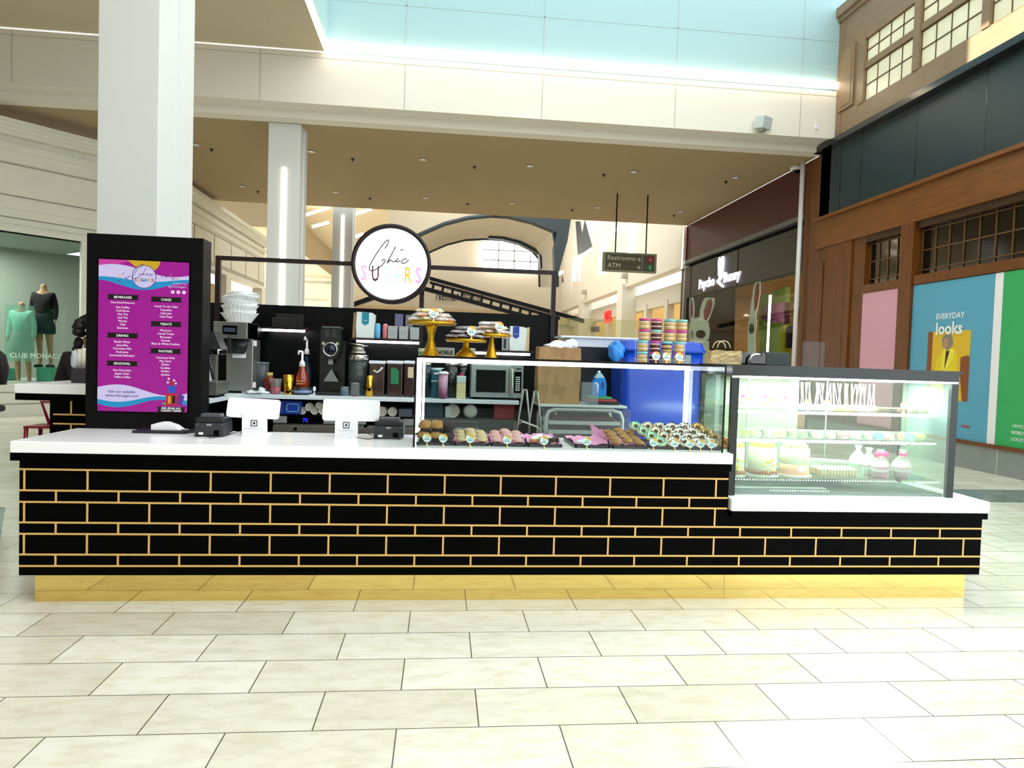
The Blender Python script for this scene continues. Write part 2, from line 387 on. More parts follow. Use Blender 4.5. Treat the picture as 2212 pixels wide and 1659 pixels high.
wgl = mat('leaded_glass_lit', '#e2dcc0', .25, emit=.1, ecol='#ffeec8', noise=.06, nscale=2)
lead = mat('lead_bar', '#5b4520', .5)
k = 1
for i, y1 in enumerate(ys[:-1]):
    y0 = ys[i+1]+.17
    for z0, z1 in ((7.14, 7.79), (7.94, 8.42)):
        b = MB(); b.box(XW, XW+.02, y0, y1, z0, z1, 0)
        for j in range(5): yy = y0+(y1-y0)*j/4; b.box(XW-.012, XW, yy-.009, yy+.009, z0, z1, 1)
        for j in range(3): zz = z0+(z1-z0)*j/2; b.box(XW-.012, XW, y0, y1, zz-.012, zz+.012, 1)
        struct('window_%d' % k, b, [wgl, lead]); k += 1
dgl = mat('dark_window_glass', '#0a0806', .08, spec=.6)
for y0, y1, n, in ((12.37, 13.55, 4), (7.2, 12.0, 14)):
    b = MB(); b.box(XW+.12, XW+.14, y0, y1, 3.3, 4.31, 0)
    wb(b, y0, y1, 4.18, 4.31, .0, .12, 2)
    for j in range(n+1): yy = y0+(y1-y0-.05)*j/n+.025; b.box(XW+.1, XW+.12, yy-.01, yy+.01, 3.3, 4.2, 1)
    for zz in (3.42, 3.78, 4.14): b.box(XW+.1, XW+.12, y0, y1, zz-.01, zz+.01, 1)
    struct('window_%d' % k, b, [dgl, mat('bronze_bar', '#6b4a22', .4), woodd]); k += 1
# posters
def pc(name, col): return mat('poster_'+name, col, .5)
xp = XW-.012
t = thing('window_poster', 'plain pink window poster on the wood storefront', 'poster', (xp, 12.9, .46))
MB().box(xp, XW+.1, 12.38, 13.54, .46, 3.135).build('panel', pc('pink', '#e6a9bb'), t)
t = thing('window_poster', 'blue window poster reading EVERYDAY looks with a woman in a yellow coat', 'poster', (xp, 11, .46))
MB().box(xp, XW+.1, 10.11, 12.0, .46, 3.14).build('panel', pc('blue', '#5aa8c6'), t)
def yz(y, z, d): return Vector((xp-d, y, z))
wt = mat('poster_white', '#f2f6f6', .5)
MB().text('EVERYDAY', yz(11.03, 2.485, 0), (0, -1, 0), (0, 0, 1), em=.135, w=.66, depth=.004, bold=.02).text('looks', yz(11.03, 2.22, 0), (0, -1, 0), (0, 0, 1), em=.29, w=.62, depth=.012, bold=.03).build('lettering', wt, t)
ph = [(pc('amber', '#e9bb25'), [(11.54, 1.09), (10.54, 1.09), (10.54, 2.27), (11.54, 2.27)], .003),
      (pc('rust', '#8c4a20'), [(11.54, 1.09), (11.42, 1.09), (11.42, 2.27), (11.54, 2.27)], .004),
      (pc('rust', ''), [(10.54, 1.09), (10.66, 1.09), (10.74, 1.55), (10.74, 1.82), (10.6, 1.85), (10.54, 1.84)], .004),
      (pc('jeans', '#8fb0b8'), [(11.12, 1.1), (10.92, 1.1), (10.9, 1.5), (11.16, 1.5)], .004),
      (pc('coat', '#f2d21c'), [(11.36, 1.1), (11.12, 1.1), (11.08, 1.45), (10.95, 1.4), (10.9, 1.1), (10.7, 1.1), (10.75, 1.5), (10.82, 1.66), (10.8, 1.86), (10.92, 1.97), (11.14, 1.97), (11.3, 1.75), (11.36, 1.45)], .005),
      (pc('shirt', '#33261c'), [(11.08, 1.93), (10.99, 1.93), (11.07, 1.62), (11.1, 1.62)], .006),
      (pc('lapel', '#ffe84a'), [(11.13, 1.98), (11.09, 1.95), (11.11, 1.6), (11.18, 1.6)], .007),
      (pc('lapel', ''), [(10.98, 1.97), (10.88, 1.95), (10.9, 1.8), (11.08, 1.55), (11.1, 1.6)], .007),
      (pc('hair', '#8f8474'), [(11.12+.13*cos(a)+.01*sin(5*a)-.06, 2.09+.145*sin(a)) for a in [i*pi/9 for i in range(18)]], .006),
      (pc('face', '#c58f72'), [(11.10+.055*cos(a), 2.06+.1*sin(a)) for a in [i*pi/8 for i in range(16)]], .007),
      (pc('hair', ''), [(11.16, 2.14), (11.13, 2.21), (11.0, 2.21), (10.98, 2.05), (11.03, 2.14), (11.1, 2.15)], .008),
      (pc('lips', '#a34a3f'), [(11.12, 2.005), (11.08, 2.0), (11.08, 2.012)], .009),
      (pc('eyes', '#3a2a22'), [(11.135, 2.075), (11.115, 2.07), (11.115, 2.08)], .009), (pc('eyes', ''), [(11.09, 2.075), (11.07, 2.07), (11.07, 2.08)], .009)]
b = MB(); ml = []
for i, (m, pts, d) in enumerate(ph): b.poly([yz(y, z, d) for y, z in pts], i); ml.append(m)
b.build('photograph', ml, t)
MB().text('Westfield', yz(10.55, .66, 0), (0, -1, 0), (0, 0, 1), em=.075, w=.2, depth=.004, bold=.02).build('logo', pc('red', '#c0355a'), t)
t = thing('window_poster', 'green window poster with small white lettering at the right frame edge', 'poster', (xp, 8.5, .46))
MB().box(xp, XW+.1, 7.3, 9.93, .46, 3.14).build('panel', pc('green', '#2fae62'), t)
b = MB()
for i, s in enumerate(('ARMEDIA', 'NORDY\'S', 'L\'OCCITANE')): b.text(s, yz(9.62, .765-i*.1, 0), (0, -1, 0), (0, 0, 1), em=.07, depth=.004, align='L', bold=.02)
b.text('H', yz(9.45, 2.25, 0), (0, -1, 0), (0, 0, 1), em=.24, depth=.004, align='L', bold=.03)
b.build('lettering', wt, t)
MB().box(xp, XW+.1, 9.94, 10.10, .46, 3.14).build('window_mullion', white); tag(bpy.data.objects['window_mullion'], 'white vertical strip between the blue and green posters', 'mullion')
# interior behind facade (dark)
struct('wall_right_backing', MB().box(XW+.26, XW+.3, YN, 16, 0, 9.4), black)
# ================================================================== distant mall, left side
def skin(name, pts, edges, m, parent=None, lv=2, home=None):
    me = bpy.data.meshes.new(name); off = HOME.get(parent.name, Vector()) if parent is not None else Vector(home or (0, 0, 0))
    me.from_pydata([Vector(p[0])-off for p in pts], edges, []); me.materials.append(m)
    o = bpy.data.objects.new(name, me); COL.objects.link(o)
    if parent is not None: o.parent = parent; HOME[o.name] = off
    else: o.location = off
    sk = o.modifiers.new('skin', 'SKIN'); sk.use_smooth_shade = True
    for i, d in enumerate(me.skin_vertices[0].data):
        r = pts[i][1]; d.radius = (r, r) if not isinstance(r, tuple) else r; d.use_root = (i == 0)
    s = o.modifiers.new('sub', 'SUBSURF'); s.levels = lv; s.render_levels = lv
    return o
# angled shop wall A, then wall B along Y
PA = Vector((-9.224, 15.637, 0)); DA = Vector((.9, 1, 0)).normalized(); NA = Vector((DA.y, -DA.x, 0))
def onA(px, py, d=0):
    r = ray(px, py); P0 = PA-NA*d; s = ((P0-CAMP).dot(NA))/(r.dot(NA)); return CAMP+r*s
sa = lambda p: (p-PA).dot(DA)
MA = Matrix((DA, NA, Z_)).transposed().to_4x4(); MA.translation = PA     # local x along wall, y out of wall, z up
stone = mat('shop_front_stone', '#eceade', .6, noise=.03, nscale=3); stoneg = mat('shop_front_groove', '#9c988a', .7)
b = MB(); S0, S1 = -6, 2.33
b.box(S0, S1, -.3, 0, 0, .70, 0, MA)
for z in (.25, .5): b.box(S0, S1, 0, .02, z, z+.02, 1, MA)
b.box(S0, S1, -.3, 0, 3.92, 6.2, 0, MA)
for z0, z1, d in ((3.92, 4.02, .05), (4.08, 4.14, .03), (4.4, 4.62, .03), (5.36, 5.6, .05), (5.6, 5.75, .09), (5.9, 5.98, .15), (5.98, 6.06, .2), (6.06, 6.13, .25), (6.13, 6.2, .3)): b.box(S0, S1, 0, d, z0, z1, 0, MA)
for z in (4.2, 4.66, 5.32): b.box(S0, S1, 0, .005, z, z+.025, 1, MA)
b.box(1.55, 1.75, -.1, .0, .7, 3.92, 0, MA); b.box(S1-.1, S1, -.3, .05, .7, 3.92, 0, MA)
struct('wall_left', b, [stone, stoneg])
struct('window_60', MB().box(S0, 1.55, -.06, -.05, .7, 3.92, 0, MA), glass('shop_glass', '#dfe8e4'))
b = MB(); b.box(S0, S1+2, -3.2, -3.1, 0, 3.95, 0, MA); b.box(S0, S1, -3.2, -.1, .55, .7, 0, MA); b.box(S0, S1, -3.2, -.05, 3.92, 4.0, 0, MA)
struct('wall_left_shop', b, mat('shop_interior_grey', '#a9b0a6', .7))
area('shop_light_left', tuple(PA-NA*1.6+DA*-1.0+Z_*3.85), (0, 0, math.atan2(DA.y, DA.x)), 4, 1.5, 220, (1, .97, .92))
b = MB(); YB1 = 31
b.box(-8, -7.66, 17.3, YB1, 4.2, 6.33, 0); b.box(-8, -7.66, 17.3, YB1, 0, .6, 0)
for z0, z1, d in ((4.2, 4.3, .06), (5.5, 5.6, .05), (5.75, 5.9, .08), (6.0, 6.1, .15), (6.1, 6.2, .2), (6.2, 6.33, .3)): b.box(-7.66, -7.66+d, 17.3, YB1, z0, z1, 0)
y = 18.6
while y < YB1: b.box(-7.66, -7.65, y, y+.05, 4.45, 5.4, 1); y += 1.9
for z in (4.45, 5.4, 4.38): b.box(-7.66, -7.65, 17.3, YB1, z, z+.03, 1)
for y in (21, 25.5, 30.4): b.box(-8, -7.6, y, y+.6, .6, 4.2, 0)
struct('wall_left_far', b, [stone, stoneg])
struct('wall_left_far_shop', MB().box(-9.6, -9.5, 21, YB1, 0, 4.3).box(-9.5, -8, 20.9, 21, 0, 4.3), mat('shop_interior_tan', '#a08d72', .7))
# far left: gallery ceiling with strip lights, next shop front
b = MB(); b.box(-16, -2.6, 24.1, 60, 8.55, 8.8); b.box(-16, -7.6, 31, 60, 6.9, 8.6); struct('ceiling_far', b, lsoff)
b = MB(); b.box(-10, -6.2, 40, 40.3, 0, 5.6); 
for z0, z1, d in ((5.6, 5.75, .3), (5.3, 5.45, .12), (4.4, 4.5, .1)): b.box(-10, -6.2, 40-d, 40, z0, z1)
b.box(-6.4, -6.1, 39.8, 60, 0, 5.2); b.box(-6.6, -6.0, 39.7, 40.1, 5.2, 5.4)
struct('wall_far_left_end', b, stone)
g0 = None; n = 0
for a, c in (((652, 467), (712, 448)), ((674, 490), (711, 480)), ((757, 466), (803, 451)), ((757, 515), (785, 505)), ((757, 536), (766, 533)), ((1325, 500), (1356, 479)), ((1244, 562), (1279, 537)), ((1200, 598), (1216, 586))):
    pa, pb = at(*a, 34), at(*c, 34)
    o = MB().tube([pa, pb], .07, 8).build('ceiling_strip_light', warmled, home=tuple((pa+pb)/2))
    n += 1
    tag(o, ('slanted bright strip light behind the columns left of the round sign, number from the top left %d' % n) if 0 else
        ['long slanted strip light touching the far column from the left', 'short slanted strip light just left of the far column', 'slanted strip light right above the round sign, highest', 'slanted strip light left of the round sign top edge', 'tiny strip light end peeking out left of the round sign', 'slanted strip light beside the red upper panel and direction sign', 'slanted strip light above and left of the direction sign', 'short slanted strip light at the corner of the black sign frame'][n-1], 'light', 'slanted strip lights of the far gallery')
# far end wall, vault, arches
cv = mat('vault_cream', '#cdc4b2', .8); rib = mat('vault_rib_dark', '#2c3a42', .5)
b = MB()
arc1 = [(838, 560), (860, 535), (905, 508), (960, 484), (1010, 471), (1060, 466), (1110, 469), (1160, 480), (1196, 500), (1203, 545), (1203, 620)]
arc2 = [(880, 575), (905, 556), (930, 542), (965, 527), (1005, 517), (1045, 515), (1085, 517), (1120, 526), (1150, 541), (1166, 560), (1167, 620)]
A1 = [at(*p, 34) for p in arc1]; A2 = [at(*p, 46) for p in arc2]
for i in range(len(A1)-1): b.add([A1[i], A1[i+1], A2[i+1], A2[i]], [(0, 1, 2, 3)], 0)
top = [at(px, 380, 34) for px, _ in arc1]
for i in range(len(A1)-1): b.add([A1[i], A1[i+1], A1[i+1]+Z_*6, A1[i]+Z_*6], [(0, 1, 2, 3)], 0)
struct('ceiling_vault', b, cv)
b = MB(); b.tube(A1, .11, 6); b.tube(A2, .13, 6)
b.prism([(0, 0)]*0 or [(q.x, q.z) for q in [at(*p, 33.4) for p in ((1065, 459), (1235, 463), (1226, 520), (1208, 585), (1199, 585), (1197, 540), (1204, 502), (1150, 480), (1100, 468))]], (0, 33.4, 0), X_, Z_, (0, .6, 0))
b.prism([(q.x, q.z) for q in [at(*p, 44) for p in ((1054, 514), (1062, 496), (1102, 497), (1160, 515), (1182, 531), (1181, 560), (1168, 582), (1165, 548), (1120, 525), (1085, 516))]], (0, 44, 0), X_, Z_, (0, .6, 0))
struct('trim_10', b, rib)
b = MB()
p0, p1 = at(780, 660, 50), at(1262, 662, 50)
b.box(p0.x-6, p1.x+2, 50, 50.3, 3.4, 14, 0); b.box(p0.x-6, p1.x, 49.6, 50, 3.4, 5.3, 0)
struct('wall_back', b, cv)
b = MB(); b.box(p0.x-6, p1.x+3, 49.4, 49.6, 4.15, 5.0, 0); b.box(p0.x-6, p1.x+3, 51, 51.2, 0, 4.2, 0); struct('trim_11', b, mat('beige_fascia', '#c9b48f', .6))
winp = [at(*p, 49.5) for p in ((1043, 580), (1043, 519), (1085, 519), (1120, 528), (1150, 543), (1164, 556), (1166, 583))]
b = MB(); b.prism([(q.x, q.z) for q in winp], (0, 49.55, 0), X_, Z_, (0, .1, 0), 0)
for px in (1078, 1112, 1147): q0 = at(px, 521, 49.5); q1 = at(px, 581, 49.5); b.box(q0.x-.04, q0.x+.04, 49.45, 49.5, q1.z, q0.z-(0 if px < 1140 else .9), 1)
for py in (539, 561): q0 = at(1043, py, 49.5); q1 = at(1165, py, 49.5); b.box(q0.x, q1.x, 49.45, 49.5, q0.z-.04, q0.z+.04, 1)
struct('window_61', b, [mat('daylight_window', '#ffffff', emit=3), mat('window_bar_grey', '#9aa3a6', .6)])
p = at(992, 651, 49.9)
o = MB().text('Neiman Marcus', p, X_, Z_, em=1.15, w=at(1045, 645, 49.9).x-at(943, 645, 49.9).x, depth=.1, shear=.35).build('store_lettering', blackm, home=tuple(p))
tag(o, 'black script store lettering on the cream wall behind the round sign', 'sign')
# escalator truss running down to the right behind the round sign
t = thing('escalator', 'black escalator side with slotted balustrade sloping down right of the round sign', 'escalator', (4, 30, 0))
def band(pts, Y, d=.3): q = [at(*p, Y) for p in pts]; return [(v.x, v.z) for v in q], (0, Y, 0), X_, Z_, (0, d, 0)
MB().prism(*band([(928, 597), (1237, 682), (1262, 689), (1262, 698), (1200, 680), (928, 604)], 28)).build('handrail', blackm, t)
b = MB(); b.prism(*band([(928, 607), (1210, 685), (1210, 691), (928, 612)], 28)); b.prism(*band([(915, 618), (1190, 694), (1190, 702), (915, 627)], 28)); b.build('skirt', blackm, t)
for i in range(12):
    x = 934+i*21; y = 611+.277*(x-928); MB().prism(*band([(x, y), (x+5, y+1.4), (x+3, y+11), (x-2, y+9.6)], 28)).build('baluster', blackm, t)
q = at(1100, 680, 28); MB().box(q.x-.3, q.x+.3, 28, 28.3, 0, q.z-.3).build('support', blackm, t)
MB().prism(*band([(745, 659), (797, 640), (830, 632), (830, 640), (760, 663), (748, 666)], 27)).build('lower_run', blackm, t)
g0 = None
for i, (px, py) in enumerate(((793, 655), (830, 662), (851, 662), (1205+1, 677), (1226, 675))):
    p = at(px, py, 49.93); r = (.2, .12, .12, .1, .16)[i]
    o = MB().blob(p, r*1.2, .08, r*1.5).build('far_lamp', mat('far_glow', '#fff3df', emit=5), home=p)
    tag(o, ['largest far glowing lamp under the round sign', 'tiny far lamp, left one of the pair under the round sign', 'tiny far lamp, right one of the pair under the round sign', 'tiny far lamp left of the frame post base', 'tiny far lamp right of the frame post base'][i], 'light', 'far lamps glimpsed over the black panel')
b = MB()
b.box(2.5, 9, 24, 52, 12.6, 12.9); b.box(-2.9, -1, 24, 52, 12.6, 12.9); b.box(-2.9, -2.6, 24, 52, 8.8, 12.6)  # unseen roof and side wall added to block sun; holes let patches through
for y0, y1 in ((24, 30.5), (32, 36), (38, 43), (46, 52)): b.box(-1, 2.5, y0, y1, 12.6, 12.9)
struct('ceiling_far_sun_mask', b, cv)
# hanging direction sign
p0, p1 = at(1302, 587, 20), at(1418, 587, 20); z1 = at(1360, 546, 20).z; z0 = at(1360, 588, 20).z
t = thing('direction_sign', 'olive hanging direction sign reading Restrooms and ATM with arrows', 'sign', ((p0.x+p1.x)/2, 20, z0))
MB().box(p0.x, p1.x, 20, 20.15, z0, z1, bev=.02).build('frame', mat('sign_frame_taupe', '#a39d8a', .5), t)
MB().box(p0.x+.07, p1.x-.07, 19.985, 20, z0+.05, z1-.05).build('panel', mat('sign_olive', '#5a5540', .5), t)
for f in (.23, .8): x = p0.x+(p1.x-p0.x)*f; MB().tube([(x, 20.07, z1), (x, 20.07, 6.5)], .02).build('hanging_rod', blackm, t)
sw = mat('sign_lettering', '#cfcab6', .5, emit=.15); h = z1-z0
b = MB(); b.text('Restrooms', (p0.x+.13, 19.98, z0+h*.60), X_, Z_, em=.19, align='L', depth=.004).text('ATM', (p0.x+.13, 19.98, z0+h*.2), X_, Z_, em=.19, align='L', depth=.004)
for f in (.66, .26):
    x = p0.x+(p1.x-p0.x)*.62; z = z0+h*f
    b.box(x, x+.11, 19.975, 19.98, z-.008, z+.008); b.prism([(0, 0), (-.05, .05), (-.035, .06), (.02, 0), (-.035, -.06), (-.05, -.05)], (x+.1, 19.98, z), X_, Z_, (0, -.004, 0))
b.box(p0.x+(p1.x-p0.x)*.72-.004, p0.x+(p1.x-p0.x)*.72+.004, 19.975, 19.98, z0+.06, z1-.06); b.build('lettering', sw, t)
for f, cc in ((.68, '#a3202a'), (.28, '#1c7a3c')):
    x = p0.x+(p1.x-p0.x)*.87; z = z0+h*f
    s = MB().disc((x, 19.97, z), .10, .012).build('round_symbol', mat('symbol'+cc, cc, .5), t)
    if f > .5: MB().box(x-.03, x-.015, 19.965, 19.97, z-.035, z+.03).box(x+.015, x+.03, 19.965, 19.97, z-.035, z+.03).build('pictogram', sw, s)
    else: MB().text('$', (x, 19.965, z-.045), X_, Z_, em=.13, depth=.003).build('pictogram', sw, s)
# ================================================================== right side beyond the wood corner
def XP(b, pts, X, mi=0, d=.02):
    q = [atx(*p, X) for p in pts]; return b.prism([(v.y, v.z) for v in q], (X, 0, 0), Y_, Z_, (d, 0, 0), mi)
b = MB(); b.box(XW, XW+.4, 16.05, 24.2, 5.28, 6.5, 0); b.box(XW-.05, XW+.4, 16.05, 24.25, 5.14, 5.26, 1); b.box(XW+.15, XW+.4, 16.05, 24.2, 4.98, 5.14, 2)
for i in range(12): b.box(XW-.04, XW+.0, 24.1, 24.2, 5.3+i*.1, 5.35+i*.1, 0)
struct('trim_12', b, [mat('maroon_panel', '#4a0a18', .35, noise=.1), mat('grey_lip', '#6f7174', .5), black])
b = MB(); b.box(XW, XW+.3, 16.05, 24.6, 3.93, 5.0, 0); b.box(XW-.01, XW, 19.75, 19.78, 3.93, 5, 1); b.box(XW-.01, XW, 23.6, 23.63, 3.93, 5, 1); b.box(XW, XW+.3, 24.0, 24.6, 0, 3.93, 0)
struct('wall_right_dark_shop', b, [mat('charcoal_fascia', '#3a3834', .5, noise=.06), black])
struct('window_62', MB().box(XW+.05, XW+.07, 16.1, 24.0, 0, 3.93), glass('shop_glass'))
b = MB(); b.box(XW+.3, 14, 16.05, 16.15, 0, 4.2); b.box(13.9, 14, 16.05, 24.6, 0, 4.2); b.box(XW+.32, 14, 16.05, 24.6, 4.15, 4.3); b.box(XW+.3, 14, 24.5, 24.6, 0, 4.2)
struct('wall_right_shop_inside', b, mat('shop_orange_wood', '#b08048', .5, noise=.12, nscale=3, stretch=(1, 1, 4)))
area('shop_light_right', (11.2, 20, 4.1), (0, 0, 0), 3, 6, 150, (1, .9, .75))
MB().tube([(8.50, 16.0, 0), (8.50, 16.0, 6.5)], .055).build('white_downpipe', white, home=(8.5, 16, 0)); tag(bpy.data.objects['white_downpipe'], 'slim white vertical pipe between the wood storefront and dark shop', 'pipe')
# illuminated shop sign
t = thing('shop_sign', 'glowing white rabbit emblem and lettering on the charcoal shop fascia', 'sign', (XW, 21.5, 4.2))
vio = mat('sign_glow', '#f1ecff', emit=4)
q0, q1 = atx(1523, 612, XW-.03), atx(1592, 598, XW-.03)
MB().text('Psycho', (XW-.004, (q0.y+q1.y)/2+1.15, 4.13), (0, -1, 0), Z_, w=1.35, em=.42, depth=.02, bold=.03).text('Bunny', (XW-.004, (q0.y+q1.y)/2-.85, 4.13), (0, -1, 0), Z_, w=1.2, em=.42, depth=.02, bold=.03).build('lettering', vio, t)
b = MB()
for sgn in (-1, 1): b.prism([(sgn*.12+.07*cos(a), .30+.2*sin(a)) for a in [i*pi/6 for i in range(12)]], (XW-.05, (q0.y+q1.y)/2, 4.45), -Y_, Z_, (.05, 0, 0))
b.prism([(.16*cos(a), .02+.15*sin(a)) for a in [i*pi/6 for i in range(12)]], (XW-.05, (q0.y+q1.y)/2, 4.45), -Y_, Z_, (.05, 0, 0))
for sgn in (-1, 1): b.prism([(-.22, -.03+sgn*.0), (.22, -.22*sgn), (.22, -.16*sgn), (-.22, .03)], (XW-.05, (q0.y+q1.y)/2, 4.2), -Y_, Z_, (.05, 0, 0))
b.build('emblem', vio, t)
# rabbit cutouts in the window
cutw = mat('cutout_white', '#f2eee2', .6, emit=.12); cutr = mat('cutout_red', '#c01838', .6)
XB = XW-.0+.12
def ell(cx, cy, rx, ry, n=18, rot=0): return [(cx+rx*cos(a)*cos(rot)-ry*sin(a)*sin(rot), cy+rx*cos(a)*sin(rot)+ry*sin(a)*cos(rot)) for a in [2*pi*i/n for i in range(n)]]
t = thing('rabbit_cutout', 'white rabbit face cutout with red inner ears in the dark shop window', 'decoration', (XB, 23, 1))
b = MB()
XP(b, [(1489, 738), (1488, 715), (1491, 695), (1497, 689), (1508, 685), (1516, 690), (1530, 697), (1533, 715), (1530, 732), (1518, 740), (1500, 742)], XB)
XP(b, [(1491, 694), (1488, 665), (1490, 645), (1493.5, 629), (1498, 645), (1500, 668), (1498, 690)], XB); XP(b, [(1510, 692), (1512, 670), (1517, 652), (1523, 643), (1543, 643), (1543, 655), (1538, 672), (1529, 695)], XB)
XP(b, [(1489, 800), (1489, 736), (1531, 736), (1531, 800)], XB)
b.build('board', cutw, t)
b = MB(); XP(b, [(1492, 688), (1490.5, 668), (1492.5, 645), (1495.5, 660), (1496, 678)], XB-.02); XP(b, [(1521, 690), (1520, 672), (1527, 650), (1535, 645), (1538, 655), (1534, 675), (1525, 691)], XB-.02); b.build('inner_ear', cutr, t)
b = MB(); XP(b, ell(1513, 722, 10, 9), XB-.02); XP(b, ell(1494, 722, 3, 9), XB-.02); b.build('eye_hole', black, t)
t = thing('rabbit_cutout', 'narrow white rabbit cutout with one tall ear beside the green display', 'decoration', (XB, 19, 1))
b = MB(); XP(b, [(1614, 800), (1615, 735), (1616, 700), (1620, 675), (1624, 645), (1628, 618), (1633, 604), (1638, 592), (1642, 605), (1642, 630), (1637, 660), (1632, 680), (1634, 700), (1630, 725), (1632, 800)], XB)
b.build('board', cutw, t); b = MB(); XP(b, [(1629, 671), (1629, 645), (1633, 615), (1638, 610), (1639, 640), (1634, 665)], XB-.02); b.build('inner_ear', cutr, t)
b = MB(); XP(b, ell(1622.5, 710, 5, 11), XB-.02); b.build('eye_hole', mat('olive_hole', '#6c6a3c', .6), t)
# shop contents seen through the glass
def shopthing(name, lab, cat, pts, X, m, d=.15):
    q = atx(*pts[0], X); b = MB(); XP(b, pts, X, 0, d); o = b.build(name, m, home=(X, q.y, 0)); return tag(o, lab, cat)
shopthing('black_display_wall', 'black partition inside the dark shop behind the rabbit face', 'partition', [(1500, 640), (1579, 622), (1575, 800), (1500, 800)], 9.0, black)
shopthing('green_display', 'lime green display panel inside the dark shop window', 'display', [(1640, 640), (1696, 620), (1696, 800), (1640, 800)], 9.45, mat('lime', '#7f9a2c', .6))
shopthing('purple_display', 'purple panel hanging in front of the green display', 'display', [(1645, 660), (1695, 653), (1694, 700), (1645, 690)], 9.2, mat('purple', '#77305f', .6))
shopthing('yellow_garment', 'yellow garment hanging in the dark shop window', 'clothing', [(1684, 712), (1690, 703), (1696, 710), (1692, 760), (1682, 760)], 8.95, mat('yellow_cloth', '#d8c920', .8))
shopthing('dark_garment', 'dark garment with red top in the shop window next to the yellow one', 'clothing', [(1699, 706), (1710, 702), (1707, 752), (1697, 752)], 8.95, mat('dark_cloth', '#2c1c18', .8))
shopthing('led_reflection_strip', 'glowing strip standing for an LED reflection in the dark shop window', 'light', [(1661, 637), (1665, 637), (1661, 700), (1658, 765), (1655, 765), (1658, 700)], 8.9, warmled, .03)  # reflection of an LED in the pane, made as a glowing strip
o = MB().text('OYS', atx(1645, 722, 9.1)-X_*.1, (0, -1, 0), Z_, em=.3, depth=.02).text('JOY', atx(1650, 742, 9.1)-X_*.1, (0, -1, 0), Z_, em=.3, depth=.02).build('window_lettering', mat('lime_light', '#b8cf5c', .6), home=tuple(atx(1645, 742, 9.1))); tag(o, 'pale green lettering in the dark shop window beside the narrow rabbit', 'sign')
# far right: cream upper wall, fascia, shops
XF = 8.634
b = MB(); b.box(XF, XF+.5, 24.25, 52, 5.15, 12, 0); b.box(XF-.1, XF+.5, 24.25, 24.6, 5.0, 6.5, 0)
for px in (1262, 1350): y = atx(px, 620, XF).y; b.box(XF-.12, XF+.6, y, y+1.0, 0, 5.3, 0)
struct('wall_right_far', b, [cream])
b = MB(); b.box(XF+.55, XF+.9, 24.6, 52, 4.0, 4.75, 0); b.box(XF+.7, XF+.9, 24.6, 52, 0, .3, 0)
for y in (25.0, 27.6, 30.5, 35.5, 37.8, 42, 47): b.box(XF+.5, XF+.8, y, y+.35, 0, 4.2, 0)
struct('wall_right_far_fascia', b, mat('cream_paint_2', '#d9d2c2', .7))
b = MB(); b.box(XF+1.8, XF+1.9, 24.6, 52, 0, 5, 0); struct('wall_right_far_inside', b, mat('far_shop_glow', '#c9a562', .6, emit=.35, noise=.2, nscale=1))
b = MB()
for i, (x, w) in enumerate(((1243, 20), (1192, 14))):
    XP(b, [(x, 478+i*75), (x+w*.5, 478+i*75), (x+w*.7, 505+i*75), (x+w, 475+i*75), (x+w*1.8, 533+i*75), (x+5, 552+i*75)], XF-.02, 0, .02)
struct('trim_13', b, rib)
for i, (x, y) in enumerate(((1354, 596), (1266, 631))):
    q = atx(x, y, XF); o = MB().box(q.x-.25, q.x, q.y-.2, q.y+.2, q.z-.12, q.z+.12, bev=.03).build('spot_lamp', mat('lamp_grey', '#b3ad9e', .5), home=tuple(q)); tag(o, ['small box lamp on the cream wall under the direction sign', 'farther small box lamp on the cream wall left of the direction sign'][i], 'lamp')
shopthing('red_shop_sign', 'small glowing red sign in the far right shop windows', 'sign', [(1305, 674), (1319, 670), (1319, 694), (1306, 700)], XF+.5, mat('red_glow', '#ff1c1c', emit=1.2), .05)
shopthing('black_shop_sign', 'small dark rectangular sign in the far right shop windows', 'sign', [(1275, 706), (1293, 705), (1293, 717), (1275, 717)], XF+.5, mat('dark_sign', '#33200f', .6), .05)
# wall behind the camera with a dark shop front (seen only in the case glass)
b = MB(); b.box(-16, 10, -13.2, -13, 0, 8, 0); struct('wall_front', b, cream)
b = MB(); b.box(-2, 6, -13.0, -12.9, 0, 3.6, 0); struct('wall_front_shop', b, mat('dark_shop', '#18202a', .4))
struct('wall_left_near', MB().box(-16.3, -16, -13, 30, 0, 8), stone)
